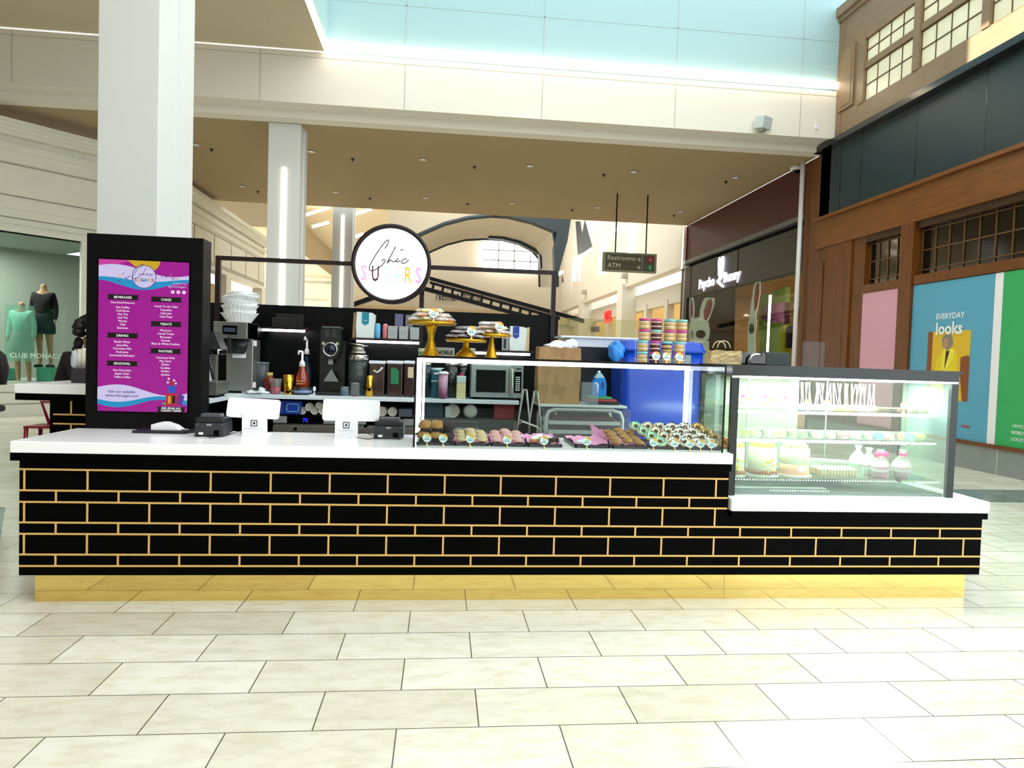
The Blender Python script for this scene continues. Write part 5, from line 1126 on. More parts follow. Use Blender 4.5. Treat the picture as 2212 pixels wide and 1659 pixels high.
# ================================================================== inside the refrigerated case
z1s, z2s, z3s = shz
cakec = {'white': mkcolor('frost_white', '#f1eedd', bump=.3, noise=.03), 'peach': mkcolor('frost_peach', '#f2b9a0', bump=.2, noise=.05), 'yellow': mkcolor('frost_yellow', '#f4e36a', bump=.3, noise=.05), 'rust': mkcolor('crumb_rust', '#a5623f'), 'pinkc': mkcolor('frost_pink', '#f08cb0')}
def cake(px0, px1, ytop, Y, label, kind):
    x0, x1, z0, zt = P(px0, ytop, px1, ytop, Y); zb = z3s+.001; cx_ = (x0+x1)/2; R = (x1-x0)/2; o = Vector((cx_, Y+R, zb)); h = zt-zb
    t = thing('layer_cake', label, 'cake', tuple(o)); rr = random.Random(int(px0))
    MB().lathe([(R*1.18, 0), (R*1.18, .006)], o, 32).build('cake_board', white, t)
    if kind == 'pink':
        MB().lathe([(R, .006), (R, h*.42)], o, 32).build('lower_frosting', cakec['peach'], t); MB().lathe([(R, h*.42), (R, h*.97), (R*.94, h)], o, 32).build('upper_frosting', cakec['white'], t)
        b = MB()
        for k in range(9): a = -pi/2+rr.uniform(-1.2, 1.2); b.blob(o+Vector((R*cos(a), R*sin(a), rr.uniform(.5, .9)*h)), .006, .004, .006, u=6, v=4)
        b.build('dot', cakec['peach'], t)
        v = o+Vector((0, -R-.002, h*.28)); MB().disc(v, .026, .003, 0, 20, ry=.017).build('sticker', tagw, t)
    else:
        MB().lathe([(R, .006), (R, h*.97), (R*.94, h)], o, 32).build('frosting', cakec['white'], t)
        b = MB()
        for k in range(26): a = 2*pi*k/26; b.blob(o+Vector((R*1.04*cos(a), R*1.04*sin(a), .02+.008*rr.random())), .013, .012, .012, .2, k, u=7, v=5)
        b.build('crumb_border', cakec['rust'], t)
        b = MB()
        for k in range(8): a = -pi/2+rr.uniform(-.5, .6); b.blob(o+Vector((R*1.02*cos(a), R*1.02*sin(a), h*rr.uniform(.1, .62))), .012, .006, .010, .2, k, u=7, v=5)
        b.build('yellow_flower', cakec['yellow'], t)
    b = MB()
    for k in range(9): a = 2*pi*k/9; b.blob(o+Vector((R*.68*cos(a), R*.68*sin(a), h+.012)), .02, .02, .018, .15, k, u=10, v=6)
    b.build('piped_swirl', cakec['peach' if kind == 'pink' else 'yellow'], t)
    b = MB()
    for k in range(3): b.blob(o+Vector((R*.3*(k-1), -R*.2, h+.022)), .018, .018, .024, .1, k, u=10, v=6)
    b.build('topper', cakec['white'], t)
cake(1578, 1616, 967, 4.56, 'white layer cake with crumb border, leftmost and partly cut off', 'w')
cake(1633, 1690, 968, 4.58, 'white layer cake with yellow flowers and crumb border, middle one', 'w')
cake(1704, 1762, 970, 4.58, 'two-tone peach and white layer cake with a round sticker', 'pink')
# clamshell of rolls
x0, x1, z0, z1 = P(1768, 985, 1870, 1028, 4.60); zb = z3s+.001
t = thing('roll_clamshell', 'clear ribbed clamshell tray of iced cinnamon rolls on the bottom case shelf', 'container', ((x0+x1)/2, 4.7, zb))
b = MB(); b.prism([(0, 0), (x1-x0, 0), (x1-x0+.01, .05), (x1-x0-.03, .095), (.02, .11), (-.01, .06)], (x0, 4.58, zb), X_, Z_, (0, .22, 0)); b.build('lid', glass('clamshell', '#f4fff4', haze=.12), t)
b = MB()
for k in range(14): b.box(x0+.02+k*(x1-x0-.03)/14, x0+.022+k*(x1-x0-.03)/14, 4.578, 4.58, zb+.01, zb+.085)
b.build('rib', mat('rib_white', '#e8f0dc', .3), t)
GR = 'iced rolls inside the clear clamshell'
for k in range(8):
    i, j = k % 4, k//4; o = Vector((x0+.045+i*.072, 4.63+j*.085, zb+.004)); 
    if k == 0:
        r0 = thing('cinnamon_roll', 'iced cinnamon roll in the clamshell, front row, first from the left', 'roll', tuple(o), GR); MB().lathe([(.034, 0), (.036, .015), (.03, .045)], o, 18).build('bun', mkcolor('bun', '#c58b58'), r0); MB().blob(o+Vector((0, 0, .046)), .033, .033, .014, .1, 2).build('icing', cakec['white'], r0)
    else: dup(r0, tuple(o), k, label='iced cinnamon roll in the clamshell, %s row, %s from the left' % (('front', 'back')[j], ('first', 'second', 'third', 'fourth')[i]))
# cellophane-wrapped pink cups with bows
cpk = mat('cup_pink', '#d04a9c', .4); cpl = mat('cup_lightpink', '#eaa3bd', .4); bow = mat('bow_pink', '#f0509a', .5)
for k, (px, wp, Y, m, lab, hasbow) in enumerate(((1886, 34, 4.66, cpk, 'magenta cup in cellophane half hidden behind the rolls', False), (1912, 36, 4.56, cpk, 'magenta striped cup in cellophane with a large pink bow', True), (1960, 38, 4.57, cpl, 'light pink striped cup in cellophane with a small pink bow, rightmost', True), (1862, 34, 4.80, cpl, 'cup in cellophane at the back left of the others', False))):
    x0, x1, _, _ = P(px-wp/2, 1010, px+wp/2, 1010, Y); R = (x1-x0)/2*.9; o = Vector(((x0+x1)/2, Y+R, z3s+.001))
    t = thing('wrapped_cup', lab, 'cup', tuple(o)); MB().lathe([(R*.72, 0), (R*.98, .07), (R*1.04, .072), (R*1.04, .08)], o, 24).build('cup', m, t)
    MB().lathe([(R*.93, .045), (R*.95, .052)], o, 24, caps=False).lathe([(R*.98, .058), (R*1.0, .064)], o, 24, caps=False).build('stripe', white, t)
    MB().blob(o+Vector((0, 0, .085)), R*.9, R*.9, .03, .15, k).build('treat', cakec['white'], t)
    MB().lathe([(R*1.12, .01), (R*1.2, .08), (R*.9, .12), (R*.25, .165), (R*.5, .20)], o, 16, caps=False).build('cellophane', cello, t)
    if hasbow:
        b = MB(); s = 1.3 if k == 1 else .8
        for a in (-1, 1): b.blob(o+Vector((a*.022*s, -.01, .168)), .022*s, .010, .014*s, .2, k, u=10, v=6); b.blob(o+Vector((a*.014*s, -.012, .145)), .008*s, .004, .020*s, .1, 3, u=8, v=6)
        b.blob(o+Vector((0, -.012, .166)), .009*s, .008, .010*s); b.build('bow', bow, t)
# macarons on the middle shelf
mc = ['#e9eab0', '#e3e25a', '#efedc0', '#f2f0d0', '#f0b8a4', '#f2a898', '#b8d88a', '#9a8f78', '#f1eec4', '#e890a8', '#e46f9a', '#e8dcb0', '#c9c49a', '#4f7fd0', '#f2a0a8', '#e77a7a', '#9fe0d8', '#f0e08a']
mn = ['pale yellow', 'lemon', 'cream', 'ivory', 'peach', 'salmon', 'pistachio', 'taupe', 'white', 'rose', 'hot pink', 'beige', 'khaki', 'blue', 'light pink', 'coral', 'turquoise', 'honey']
mp = [1592, 1614, 1638, 1661, 1676, 1692, 1715, 1738, 1771, 1799, 1827, 1854, 1878, 1901, 1926, 1947, 1969, 1993]
M0 = None
for k in range(18):
    Y = 4.57; v = at(mp[k], 932, Y); R = .0235 if k not in (3, 8, 10) else .026
    for d in range(3):
        o = Vector((v.x, Y+.0+.030*d, z2s+R+.001))
        lab = '%s macaron standing on edge on the middle case shelf, %s of its row' % (mn[k], ('front', 'second', 'back')[d])
        mm = mat('macaron_'+mn[k], mc[k], .6)
        if M0 is None:
            M0 = thing('macaron', lab, 'macaron', tuple(o), 'macaron rows on the middle case shelf')
            MB().lathe([(0, -.012), (.016, -.011), (.0225, -.006), (.0235, -.003)], o, 20, ax=AXR, caps=False).build('shell', mm, M0); MB().lathe([(.0235, .003), (.0225, .006), (.016, .011), (0, .012)], o, 20, ax=AXR, caps=False).build('shell', mm, M0)
            MB().lathe([(.021, -.003), (.021, .003)], o, 20, ax=AXR).build('filling', cakec['white'], M0)
        else: dup(M0, tuple(o), 0, label=lab, mats={'shell': mm}, scale=(R/.0235, 1, R/.0235))
bx = glass('box_clear', '#f6fff8', haze=.10)
for k in range(6):
    a, c = mp[k*3]-11, mp[min(k*3+2, 17)]+11; x0, x1, _, _ = P(a, 930, c, 930, 4.55)
    b = MB(); b.box(x0, x1, 4.548, 4.549, z2s, z2s+.052); b.box(x0, x1, 4.548, 4.66, z2s+.052, z2s+.053); b.box(x0, x0+.001, 4.548, 4.66, z2s, z2s+.052); b.box(x1-.001, x1, 4.548, 4.66, z2s, z2s+.052)
    o = b.build('macaron_box', bx, home=(x0, 4.55, z2s)); tag(o, 'clear box around the %s to %s macarons' % (mn[k*3], mn[min(k*3+2, 17)]), 'box', 'clear macaron boxes')
# top shelf: clear boxes of desserts, cake pops, bars
for k, (a, c, h, col, lab) in enumerate(((1588, 1634, 866, '#f0eecb', 'clear box of pale layered dessert, leftmost on the top case shelf'), (1637, 1676, 866, '#f3eccf', 'clear box of pale layered dessert, second on the top case shelf'), (1679, 1706, 871, '#efe7c0', 'small clear box of pale cookies beside the blue treats'))):
    x0, x1, z0, zt = P(a, h-10, c, 885, 4.6); t = thing('dessert_box', lab, 'box', ((x0+x1)/2, 4.66, z1s)); zt = z1s+.085
    MB().box(x0+.004, x1-.004, 4.584, 4.696, z1s+.002, z1s+.03, bev=.004).box(x0+.004, x1-.004, 4.584, 4.696, z1s+.036, z1s+.062, bev=.004).build('dessert', mkcolor('dessert%d' % k, col, bump=.2, noise=.06), t)
    MB().box(x0, x1, 4.58, 4.70, z1s, zt, bev=.002).build('clear_box', bx, t)
    MB().box(x0+.03, x0+.055, 4.576, 4.58, zt-.012, zt+.01).build('pink_bow', bow, t)
popc = ['#bcd0e0', '#c4d4e2', '#e6e2d8', '#f0ece0', '#f1ecd8', '#eee37a', '#f0e48c', '#efb6c0', '#f2c0c6', '#efc0c8']
POP = None; rr = random.Random(9); popn = ['pale blue', 'pale blue', 'grey-white', 'white', 'ivory', 'yellow', 'yellow', 'pink', 'pink', 'pink']
for i in range(24):
    for j in range(2):
        f = i/23; px = 1722+f*165; Y = 4.60+j*.11; v = at(px, 876, Y); o = Vector((v.x+j*.01, Y, z1s+.001)); ci = min(9, int(f*10))
        m_ = mat('pop_'+popc[ci], popc[ci], .4); lab = '%s cake pop with white stick up, %s row, number %s from the left' % (popn[ci], ('front', 'back')[j], 'one two three four five six seven eight nine ten eleven twelve thirteen fourteen fifteen sixteen seventeen eighteen nineteen twenty twenty-one twenty-two twenty-three twenty-four'.split()[i])
        if POP is None:
            POP = thing('cake_pop', lab, 'cake pop', tuple(o), 'cake pops standing upside down on the top case shelf')
            MB().blob(o+Vector((0, 0, .018)), .018, .018, .018).build('ball', m_, POP); MB().tube([o+Vector((0, 0, .03)), o+Vector((0, 0, .19))], .0024, 6).build('stick', mat('stick_white', '#ffffff', .6), POP)
        else: r = dup(POP, tuple(o), 0, label=lab, mats={'ball': m_}); r.rotation_euler = (rr.uniform(-.12, .12), rr.uniform(-.16, .16), 0)
for k, (px, col, nm) in enumerate(((1900, '#5b4636', 'chocolate bar leftmost of the dark row'), (1922, '#3f2c22', 'dark bar second of the row'), (1944, '#55372a', 'dark bar beside the right price tag'), (1968, '#8c7f6c', 'pale wrapped bar near the shelf end'), (1990, '#a09a88', 'wrapped bar at the right shelf end'))):
    v = at(px, 880, 4.62); o = MB().box(v.x-.03, v.x+.03, 4.58, 4.68, z1s, z1s+.028, bev=.005).build('snack_bar', mkcolor('bar%d' % k, col), home=(v.x, 4.62, z1s)); tag(o, nm+' on the top case shelf', 'bar', 'wrapped bars on the top case shelf')
for px, lab in ((1612, 'before the leftmost dessert box'), (1664, 'before the second dessert box'), (1744, 'left of the cake pops'), (1784, 'before the white cake pops'), (1951, 'at the dark bars')): v = at(px, 885, 4.56); ptag(v.x, 4.555, z1s, 'small round price tag on the top case shelf '+lab, 'round price tags on the top case shelf', .95)

# ================================================================== things behind the counter
def on(px, Y, z): v = at(px, 800, Y); return Vector((v.x, Y, z))
def W2(px0, px1, Y): return abs(at(px1, 800, Y).x-at(px0, 800, Y).x)
def zat(px, py, Y): return at(px, py, Y).z
# coffee brewer
YB_ = 6.52
x0, x1, _, _ = P(489, 790, 546, 790, YB_); h0, h1, zb0, zb1 = P(461, 695, 534, 731, YB_-.12)
t = thing('coffee_brewer', 'tall steel coffee brewer with black funnel at the left of the back counter', 'coffee brewer', ((x0+x1)/2, YB_+.1, ZB))
MB().box(x0, x1, YB_, YB_+.26, ZB+.012, zb0, bev=.006).build('column', steel, t)
MB().box(x0-.02, x1+.005, YB_-.04, YB_+.28, ZB, ZB+.012, bev=.004).build('base', black, t)
hd = MB().box(h0, h1, YB_-.12, YB_+.26, zb0, zb1, bev=.004).build('head', steel, t)
MB().box(h1, h1+.004, YB_-.11, YB_+.25, zb0+.005, zb1-.005).box(h1+.004, h1+.06, YB_+.0, YB_+.25, zb0+.02, zb1-.02).build('side_panel', black, t)
d0, d1, z0, z1 = P(481, 703, 512, 722, YB_-.125); MB().box(d0, d1, YB_-.13, YB_-.12, z0, z1, bev=.003).build('display', black, hd); MB().box(d0+.012, d1-.012, YB_-.132, YB_-.13, z0+.02, z1-.02).build('screen', mat('screen_slate', '#39404e', .2, emit=.2), hd)
c0, c1, zf0, zf1 = P(481, 733, 537, 764, YB_-.06)
b = MB(); b.lathe([((c1-c0)*.30, zf0-ZB), ((c1-c0)*.5, zb0-.002-ZB)], ((c0+c1)/2, YB_-.0, ZB), 24, sx=1, sy=.6); b.build('funnel', dgrey, t)
MB().box((c0+c1)/2-.05, (c0+c1)/2-.02, YB_-.14, YB_-.08, zf0+.0, zb0+.01, bev=.006).build('funnel_handle', dgrey, t)
p0_, p1_, z0, z1 = P(502, 758, 531, 773, YB_-.003); MB().box(p0_, p1_, YB_-.003, YB_-.001, z0, z1).build('note', white, t)
MB().box(x1, x1+.02, YB_+.02, YB_+.05, zb0-.06, zb0-.01).box(x1, x1+.02, YB_+.02, YB_+.05, ZB+.05, ZB+.10).build('hinge', white, t)
# coffee filters
c = Vector(((h0+h1)/2+.03, YB_+.05, zb1)); t = thing('filter_stack', 'tall leaning stack of white fluted coffee filters on the brewer', 'coffee filters', tuple(c)); t['kind'] = 'stuff'
b = MB(); fl = 56
for L in range(14):
    z = 0 if L == 0 else .055+L*.013; rb, rt, hh = (.10, .165, .085) if L < 2 else (.125+.01*sin(L), .145+.008*sin(L*1.7), .028)
    ox = .004*sin(L*1.1)*L*.5; vs = []
    for j, (r, zz) in enumerate(((rb, z), (rt, z+hh))):
        for k in range(fl): a = 2*pi*k/fl; rr_ = r*(1+(.022 if k % 2 else -.015)); vs.append(c+Vector((ox+rr_*cos(a), rr_*sin(a)*.8, zz+(.003 if j and k % 2 else 0)+.006*sin(3*a+L))))
    b.add(vs, [(k, (k+1) % fl, fl+(k+1) % fl, fl+k) for k in range(fl)])
b.blob(c+Vector((.02, 0, .262)), .12, .10, .03, .15, 4, u=20)
b.build('filter', mat('filter_paper', '#f4f6f5', .85), t).modifiers.new('s', 'SOLIDIFY').thickness = .002
# espresso machine and parts at the left return
e0 = at(447, 760, 5.9).x-.2; e1 = at(477, 760, 5.85).x
t = thing('espresso_machine', 'dark espresso machine with silver band partly hidden behind the menu screen', 'espresso machine', (e0, 6.0, ZB))
zt, zm0, zm1 = zat(465, 716, 5.9), zat(465, 766, 5.9), zat(465, 754, 5.9)
b = MB(); b.prism([(e0, zm1), (e1, zm1), (e1-.06, zt), (e0, zt)], (0, 5.85, 0), X_, Z_, (0, .18, 0)); b.build('hood', mat('hood_dark', '#2b302e', .4), t)
MB().box(e0, e1+.0, 5.80, 6.0, zm0, zm1, bev=.01).build('silver_band', chrome, t)
MB().box(e1-.10, e1-.05, 5.798, 5.80, zm0+.012, zm0+.024).build('badge', dgrey, t)
MB().box(e0, e1-.08, 5.98, 6.05, ZB+.13, zm0).build('back', steel, t)
zb_ = ZB+.02; b = MB(); b.box(e0, e1+.01, 5.75, 6.05, zb_, ZB+.13, bev=.01); b.build('drip_base', mat('base_olive', '#6c6f66', .35, metal=.4), t)
MB().box(e0, e1-.02, 5.78, 6.03, ZB, zb_).build('foot', black, t)
MB().tube([(e1-.07, 5.78, zm0), (e1-.05, 5.76, zm0-.1), (e1-.02, 5.74, ZB+.15)], [.008, .012, .012], 8).build('portafilter_handle', dgrey, t)
MB().box(e1-.16, e1-.08, 5.80, 5.82, zm0-.07, zm0-.03).build('red_label', mat('red_label', '#b0303a', .5), t)
c = Vector((e1-.085, 5.80, ZB+.13)); t = thing('water_bottle', 'small clear bottle with a dark letter on its label beside the espresso machine', 'bottle', tuple(c))
MB().lathe([(.032, 0), (.035, .01), (.035, .12), (.014, .17), (.014, .19)], c, 20).build('bottle', mat('cloudy_white', '#dfe6e8', .3), t); MB().text('R', c+Vector((0, -.037, .05)), X_, Z_, em=.06, depth=.001, bold=.03).build('lettering', black, t)
# generic lathe container helper
def pot(name, label, cat, px, wpx, Y, z, ytop, prof, m, parts=(), group=None, seg=28):
    "prof radii as fractions of half width, heights as fractions of full height"
    o = on(px, Y, z); R = W2(px-wpx/2, px+wpx/2, Y)/2; H = zat(px, ytop, Y)-z
    t = thing(name, label, cat, tuple(o), group); MB().lathe([(r*R, h*H) for r, h in prof], o, seg).build('body', m, t)
    for pn, pf, pm in parts: MB().lathe([(r*R, h*H) for r, h in pf], o, seg).build(pn, pm, t)
    return t, o, R, H
cyl_ = [(1, 0), (1, 1)]
clr = glass('clear_plastic', '#eef2f2', haze=.14, hcol='#dfe6ea'); silv = mat('silver_lid', '#c9c6bd', .2, metal=.9)
pot('storage_tub', 'tall clear tub with pale lid beside the coffee brewer', 'tub', 566, 30, 6.72, ZB, 782, [(.92, 0), (1, .94)], glass('smoky_tub', '#b9bdc6', haze=.25, hcol='#8f939c'), [('lid', [(1.06, .94), (1.06, 1)], clr)])
pot('sauce_jar', 'dark red sauce jar with a patterned cap behind the red drink', 'jar', 583, 26, 6.6, ZB, 805, [(1, 0), (1, .7), (.6, .8)], mat('sauce_red', '#6a1410', .2), [('cap', [(.5, .8), (.55, 1)], mat('cap_pattern', '#c9b45a', .5, noise=.5, nscale=80))])
t, o, R, H = pot('drink_cup', 'clear plastic cup half full of bright red drink', 'cup', 597, 26, 6.45, ZB, 819, [(.68, 0), (1, 1)], clr, [('drink', [(.64, .02), (.80, .48)], mat('drink_red', '#d01a2c', .3)), ('lid', [(1.04, .98), (1.04, 1.03)], clr)])
goldc = mat('gold_shaker', '#d9a53a', .12, metal=1)
pot('cocktail_shaker', 'gold shaker cup between the red drink and amber syrup', 'shaker', 624, 24, 6.45, ZB, 809, [(.72, 0), (.8, .06), (1, 1)], goldc)
pot('cocktail_shaker', 'slim gold shaker cup left of the square brown canisters', 'shaker', 799, 16, 6.45, ZB, 811, [(.95, 0), (.95, .6), (.9, .62), (1, 1)], goldc)
b = MB()
for i in range(3): b.blob(on(542+i*14, 6.43, ZB+.012), .055, .05, .014, .35, i, fr=4)
b.blob(on(566, 6.44, ZB+.03), .03, .03, .03, .3, 5, fr=4)
o = b.build('crumpled_napkin', mat('napkin_white', '#e9edf2', .9), home=tuple(on(550, 6.44, ZB))); tag(o, 'crumpled white cloth on the back counter below the brewer', 'napkin')
# syrup bottles with pumps on a dark base
pot('scale_base', 'dark round base with blue print under the amber syrup bottle', 'base', 654, 42, 6.50, ZB, 836, cyl_, mat('slate', '#1c222c', .4), [('blue_band', [(1.01, .25), (1.01, .6)], mat('blue_print', '#7f94c4', .4))])
zsy = zat(654, 836, 6.5)
amber = mat('amber_syrup', '#8a2c10', .12, noise=.15, nscale=20, spec=.8)
t, o, R, H = pot('syrup_bottle', 'faceted amber syrup bottle with white pump on the dark base', 'bottle', 653, 30, 6.50, zsy, 792, [(.95, 0), (1, .06), (1, .42), (.94, .5), (.45, .95), (.45, 1)], amber, seg=8)
b = MB(); b.box(o.x-R*.6, o.x+R*.3, o.y-R-.002, o.y-R*.9, zsy+H*.15, zsy+H*.19).box(o.x-R*.6, o.x+R*.3, o.y-R-.002, o.y-R*.9, zsy+H*.28, zsy+H*.32); b.build('label_line', mat('label_tan', '#d9a878', .5), t)
b = MB(); zt = zsy+H; b.lathe([(.03, 0), (.024, .04), (.010, .06), (.010, .14)], (o.x-.002, o.y, zt), 16).tube([(o.x-.002, o.y, zt+.135), (o.x-.03, o.y-.01, zt+.14), (o.x-.035, o.y-.01, zt+.11)], .011, 8); b.build('pump', white, t)
t, o, R, H = pot('syrup_bottle', 'bluish syrup bottle with white pump standing behind the amber one', 'bottle', 662, 22, 6.66, ZB, 770, [(1, 0), (1, .55), (.4, .95), (.4, 1)], glass('blue_glass', '#5f86a8', haze=.3, hcol='#2c4a66'))
zt = ZB+H; MB().lathe([(.026, 0), (.02, .04), (.009, .06), (.009, .13)], (o.x+.0, o.y, zt+.02), 16).tube([(o.x, o.y, zt+.145), (o.x-.02, o.y-.01, zt+.18), (o.x-.022, o.y-.012, zt+.15)], .012, 8).build('pump', white, t)
o = on(680, 6.44, ZB); b = MB(); b.tube([o+Vector((-.05, 0, .003)), o+Vector((0, 0, .004))], .003).tube([o, o+Vector((0, 0, .03))], .005).blob(o+Vector((0, 0, .058)), .014, .006, .024); b = b.build('sauce_spoon', white, home=tuple(o)); tag(b, 'small white spoon standing at the counter edge left of the grinder', 'spoon')
# coffee grinder
g0_, g1_, _, _ = P(692, 760, 735, 760, 6.5); gx = (g0_+g1_)/2
t = thing('coffee_grinder', 'tall black coffee grinder with a silver ring around its dial', 'grinder', (gx, 6.62, ZB)); grm = mat('grinder_black', '#0f1315', .25, spec=.6)
b = MB(); zg = lambda py: zat(709, py, 6.5); w = (g1_-g0_)/2
b.prism([(-w, zg(735)-ZB), (-w, zg(710)-ZB), (w, zg(710)-ZB), (w, zg(735)-ZB), (w*.95, zg(755)-ZB), (w*.6, zg(775)-ZB), (-w*.6, zg(775)-ZB), (-w*.95, zg(755)-ZB)], (gx, 6.5, ZB), X_, Z_, (0, .2, 0)); b.build('head', grm, t)
MB().box(gx-w*.96, gx+w*.96, 6.51, 6.69, zg(709), zg(705), bev=.004).build('hopper_lid', mat('hopper_grey', '#4d5653', .3), t)
MB().box(gx-w*1.3, gx+w*1.3, 6.64, 6.84, ZB, zg(735)).box(gx-w*1.3, gx+w*1.5, 6.46, 6.84, ZB, ZB+.03, bev=.01).build('stand', grm, t)
cc = Vector((gx+.0, 6.497, zg(754.5))); r = .065
MB().lathe([(r-.010, 0), (r-.010, .012), (r, .012), (r, 0)], cc, 36, ax=AXR, caps=False).build('ring', chrome, t); MB().lathe([(r-.014, -.02), (r-.012, .008), (0, .010)], cc, 30, ax=AXR).build('dial', mat('dial_navy', '#12142c', .2), t)
b = MB(); 
for sx in (-1, 1): b.lathe([(.014, 0), (.014, .01)], (gx+sx*.062, 6.50, zg(742)), 14, ax=AXR)
b.build('knob', chrome, t)
MB().box(gx-.02, gx+.02, 6.52, 6.56, zg(787), zg(775)).build('spout', mat('spout_grey', '#8d9088', .4), t)
b = MB(); b.prism([(-.067, 0), (.067, 0), (0, .115)], (gx+.01, 6.505, zg(824)), X_, Z_, (0, .02, 0)); b.build('chute_plate', mat('plate_grey', '#8c8d8c', .4, metal=.4), t)
b = MB(); rr = random.Random(2)
for sx in (-.045, .02): 
    for k in range(5): b.box(gx+sx, gx+sx+.03-.02*(k % 2), 6.498, 6.4995, zg(714+k*3.0), zg(713.2+k*3.0))
b.build('print', mat('print_faint', '#6f7a7a', .5), t)
# glass, pitchers, cup
t, o, R, H = pot('crystal_tumbler', 'small crystal tumbler on its side right of the grinder', 'glass', 746, 20, 6.46, ZB, 835, [(.8, 0), (1, .5), (.8, 1)], glass('crystal', '#cfdcE4', haze=.3, hcol='#aeb9c6'), seg=10)
smoke = glass('smoky_glass', '#aeb8b2', haze=.22, hcol='#7f8884')
t, o, R, H = pot('cold_brew_urn', 'large clear cylinder urn with stacked silver lids', 'urn', 773, 44, 6.62, ZB, 768, [(.92, 0), (.95, .88)], smoke, [('rim_band', [(.98, .88), (1.02, .9), (1.02, 1), (.98, 1.02)], silv)])
zt = ZB+H; c = Vector((o.x-.004, o.y, zt+.01)); b = MB(); b.lathe([(R*.8, .01), (R*.85, .02), (R*.8, .03)], c, 28).lathe([(R*.68, .03), (R*.70, .08)], c, 28); b.build('strainer', silv, t)
M = Matrix.Rotation(.13, 3, 'Y'); MB().lathe([(0, .085), (R*1.05, .088), (R*1.07, .094), (0, .1)], c+Vector((-.01, 0, 0)), 28, ax=M).build('tilted_lid', silv, t)
pot('drink_cup', 'clear lidded cup with a purple-red layer at the bottom', 'cup', 768, 22, 6.45, ZB, 826, [(.78, 0), (.95, .8), (1.05, .82)], clr, [('drink', [(.74, .01), (.78, .12)], mat('drink_plum', '#6a1038', .3)), ('lid', [(1.05, .82), (.8, .96), (.6, 1)], clr)])
# square canisters
for k, (a, c, lab, tm) in enumerate(((797, 830, 'square brown-tinted canister with pale lid, left of three', '#d9d6d2'), (836, 869, 'square brown-tinted canister with a green tea packet, middle of three', '#1f7a4e'), (873, 894, 'square canister with a tan packet beside the display case', '#d8c6a0'))):
    x0, x1, _, _ = P(a, 810, c, 810, 6.5); zt = zat((a+c)/2, 786, 6.5); t = thing('square_canister', lab, 'canister', ((x0+x1)/2, 6.6, ZB), 'square canisters with pale lids')
    MB().box(x0, x1, 6.52, 6.68, ZB, zt, bev=.006).build('body', mat('canister_brown', '#3b2a26', .12, spec=.8, noise=.2, nscale=8), t)
    MB().box(x0-.006, x1+.006, 6.514, 6.686, zt, zt+.028, bev=.006).build('lid', mat('lid_pale', '#e3ebf4', .4), t)
    b = MB(); m_ = (x0+x1)/2; w = (x1-x0)*.26
    if k == 1: b.prism([(-w, .09), (w, .09), (w, .21), (w*.3, .24), (-w, .24)], (m_, 6.518, ZB+.03), X_, Z_, (0, -.002, 0))
    elif k == 0: b.tube([(m_-.03, 6.515, zt-.06), (m_, 6.515, zt-.08), (m_+.03, 6.515, zt-.06), (m_+.05, 6.515, zt-.03)], .01, 6)
    else: b.box(m_-w*.5, x1-.005, 6.516, 6.518, zt-.13, zt-.03)
    b.build('packet', mat('packet'+tm, tm, .5), t)
# microwave
x0, x1, _, _ = P(1017, 820, 1131, 820, 6.45); z1 = zat(1073, 788, 6.45); z0 = ZB+.02
t = thing('microwave', 'silver microwave oven with dark door window on the back counter', 'microwave', ((x0+x1)/2, 6.6, ZB))
ms = mat('microwave_silver', '#a9b4b2', .3, metal=.5); MB().box(x0, x1, 6.47, 6.84, z0, z1, bev=.006).build('body', ms, t)
d = MB().box(x0+.004, x0+(x1-x0)*.72, 6.45, 6.47, z0+.004, z1-.004, bev=.005).build('door', ms, t); wx0, wx1 = x0+(x1-x0)*.1, x0+(x1-x0)*.66
MB().box(wx0, wx1, 6.446, 6.45, z0+.05, z1-.05).build('window', mat('mw_window', '#14160f', .1, spec=.7), d)
MB().box(x0+(x1-x0)*.73, x0+(x1-x0)*.795, 6.43, 6.45, z0+.03, z1-.03, bev=.008).build('handle', silv, d)
MB().box(x0+(x1-x0)*.80, x1-.004, 6.45, 6.47, z0+.004, z1-.004).build('control_panel', ms, t)
px_ = MB().box(x0+(x1-x0)*.82, x1-.02, 6.446, 6.45, z0+.05, z1-.06).build('keypad', black, t)
b = MB()
for i in range(7):
    for j in range(2): b.box(x0+(x1-x0)*(.85+.045*j), x0+(x1-x0)*(.885+.045*j), 6.444, 6.446, z0+.07+i*.02, z0+.082+i*.02)
b.build('key', mat('key_white', '#d8dcd8', .5), t); MB().box(x0+(x1-x0)*.85, x0+(x1-x0)*.95, 6.448, 6.45, z1-.038, z1-.028).build('badge', black, t)
b = MB(); 
for fx in (x0+.04, x1-.04): b.cyl((fx, 6.52, ZB), .015, .02).cyl((fx, 6.78, ZB), .015, .02)
b.build('foot', black, t)
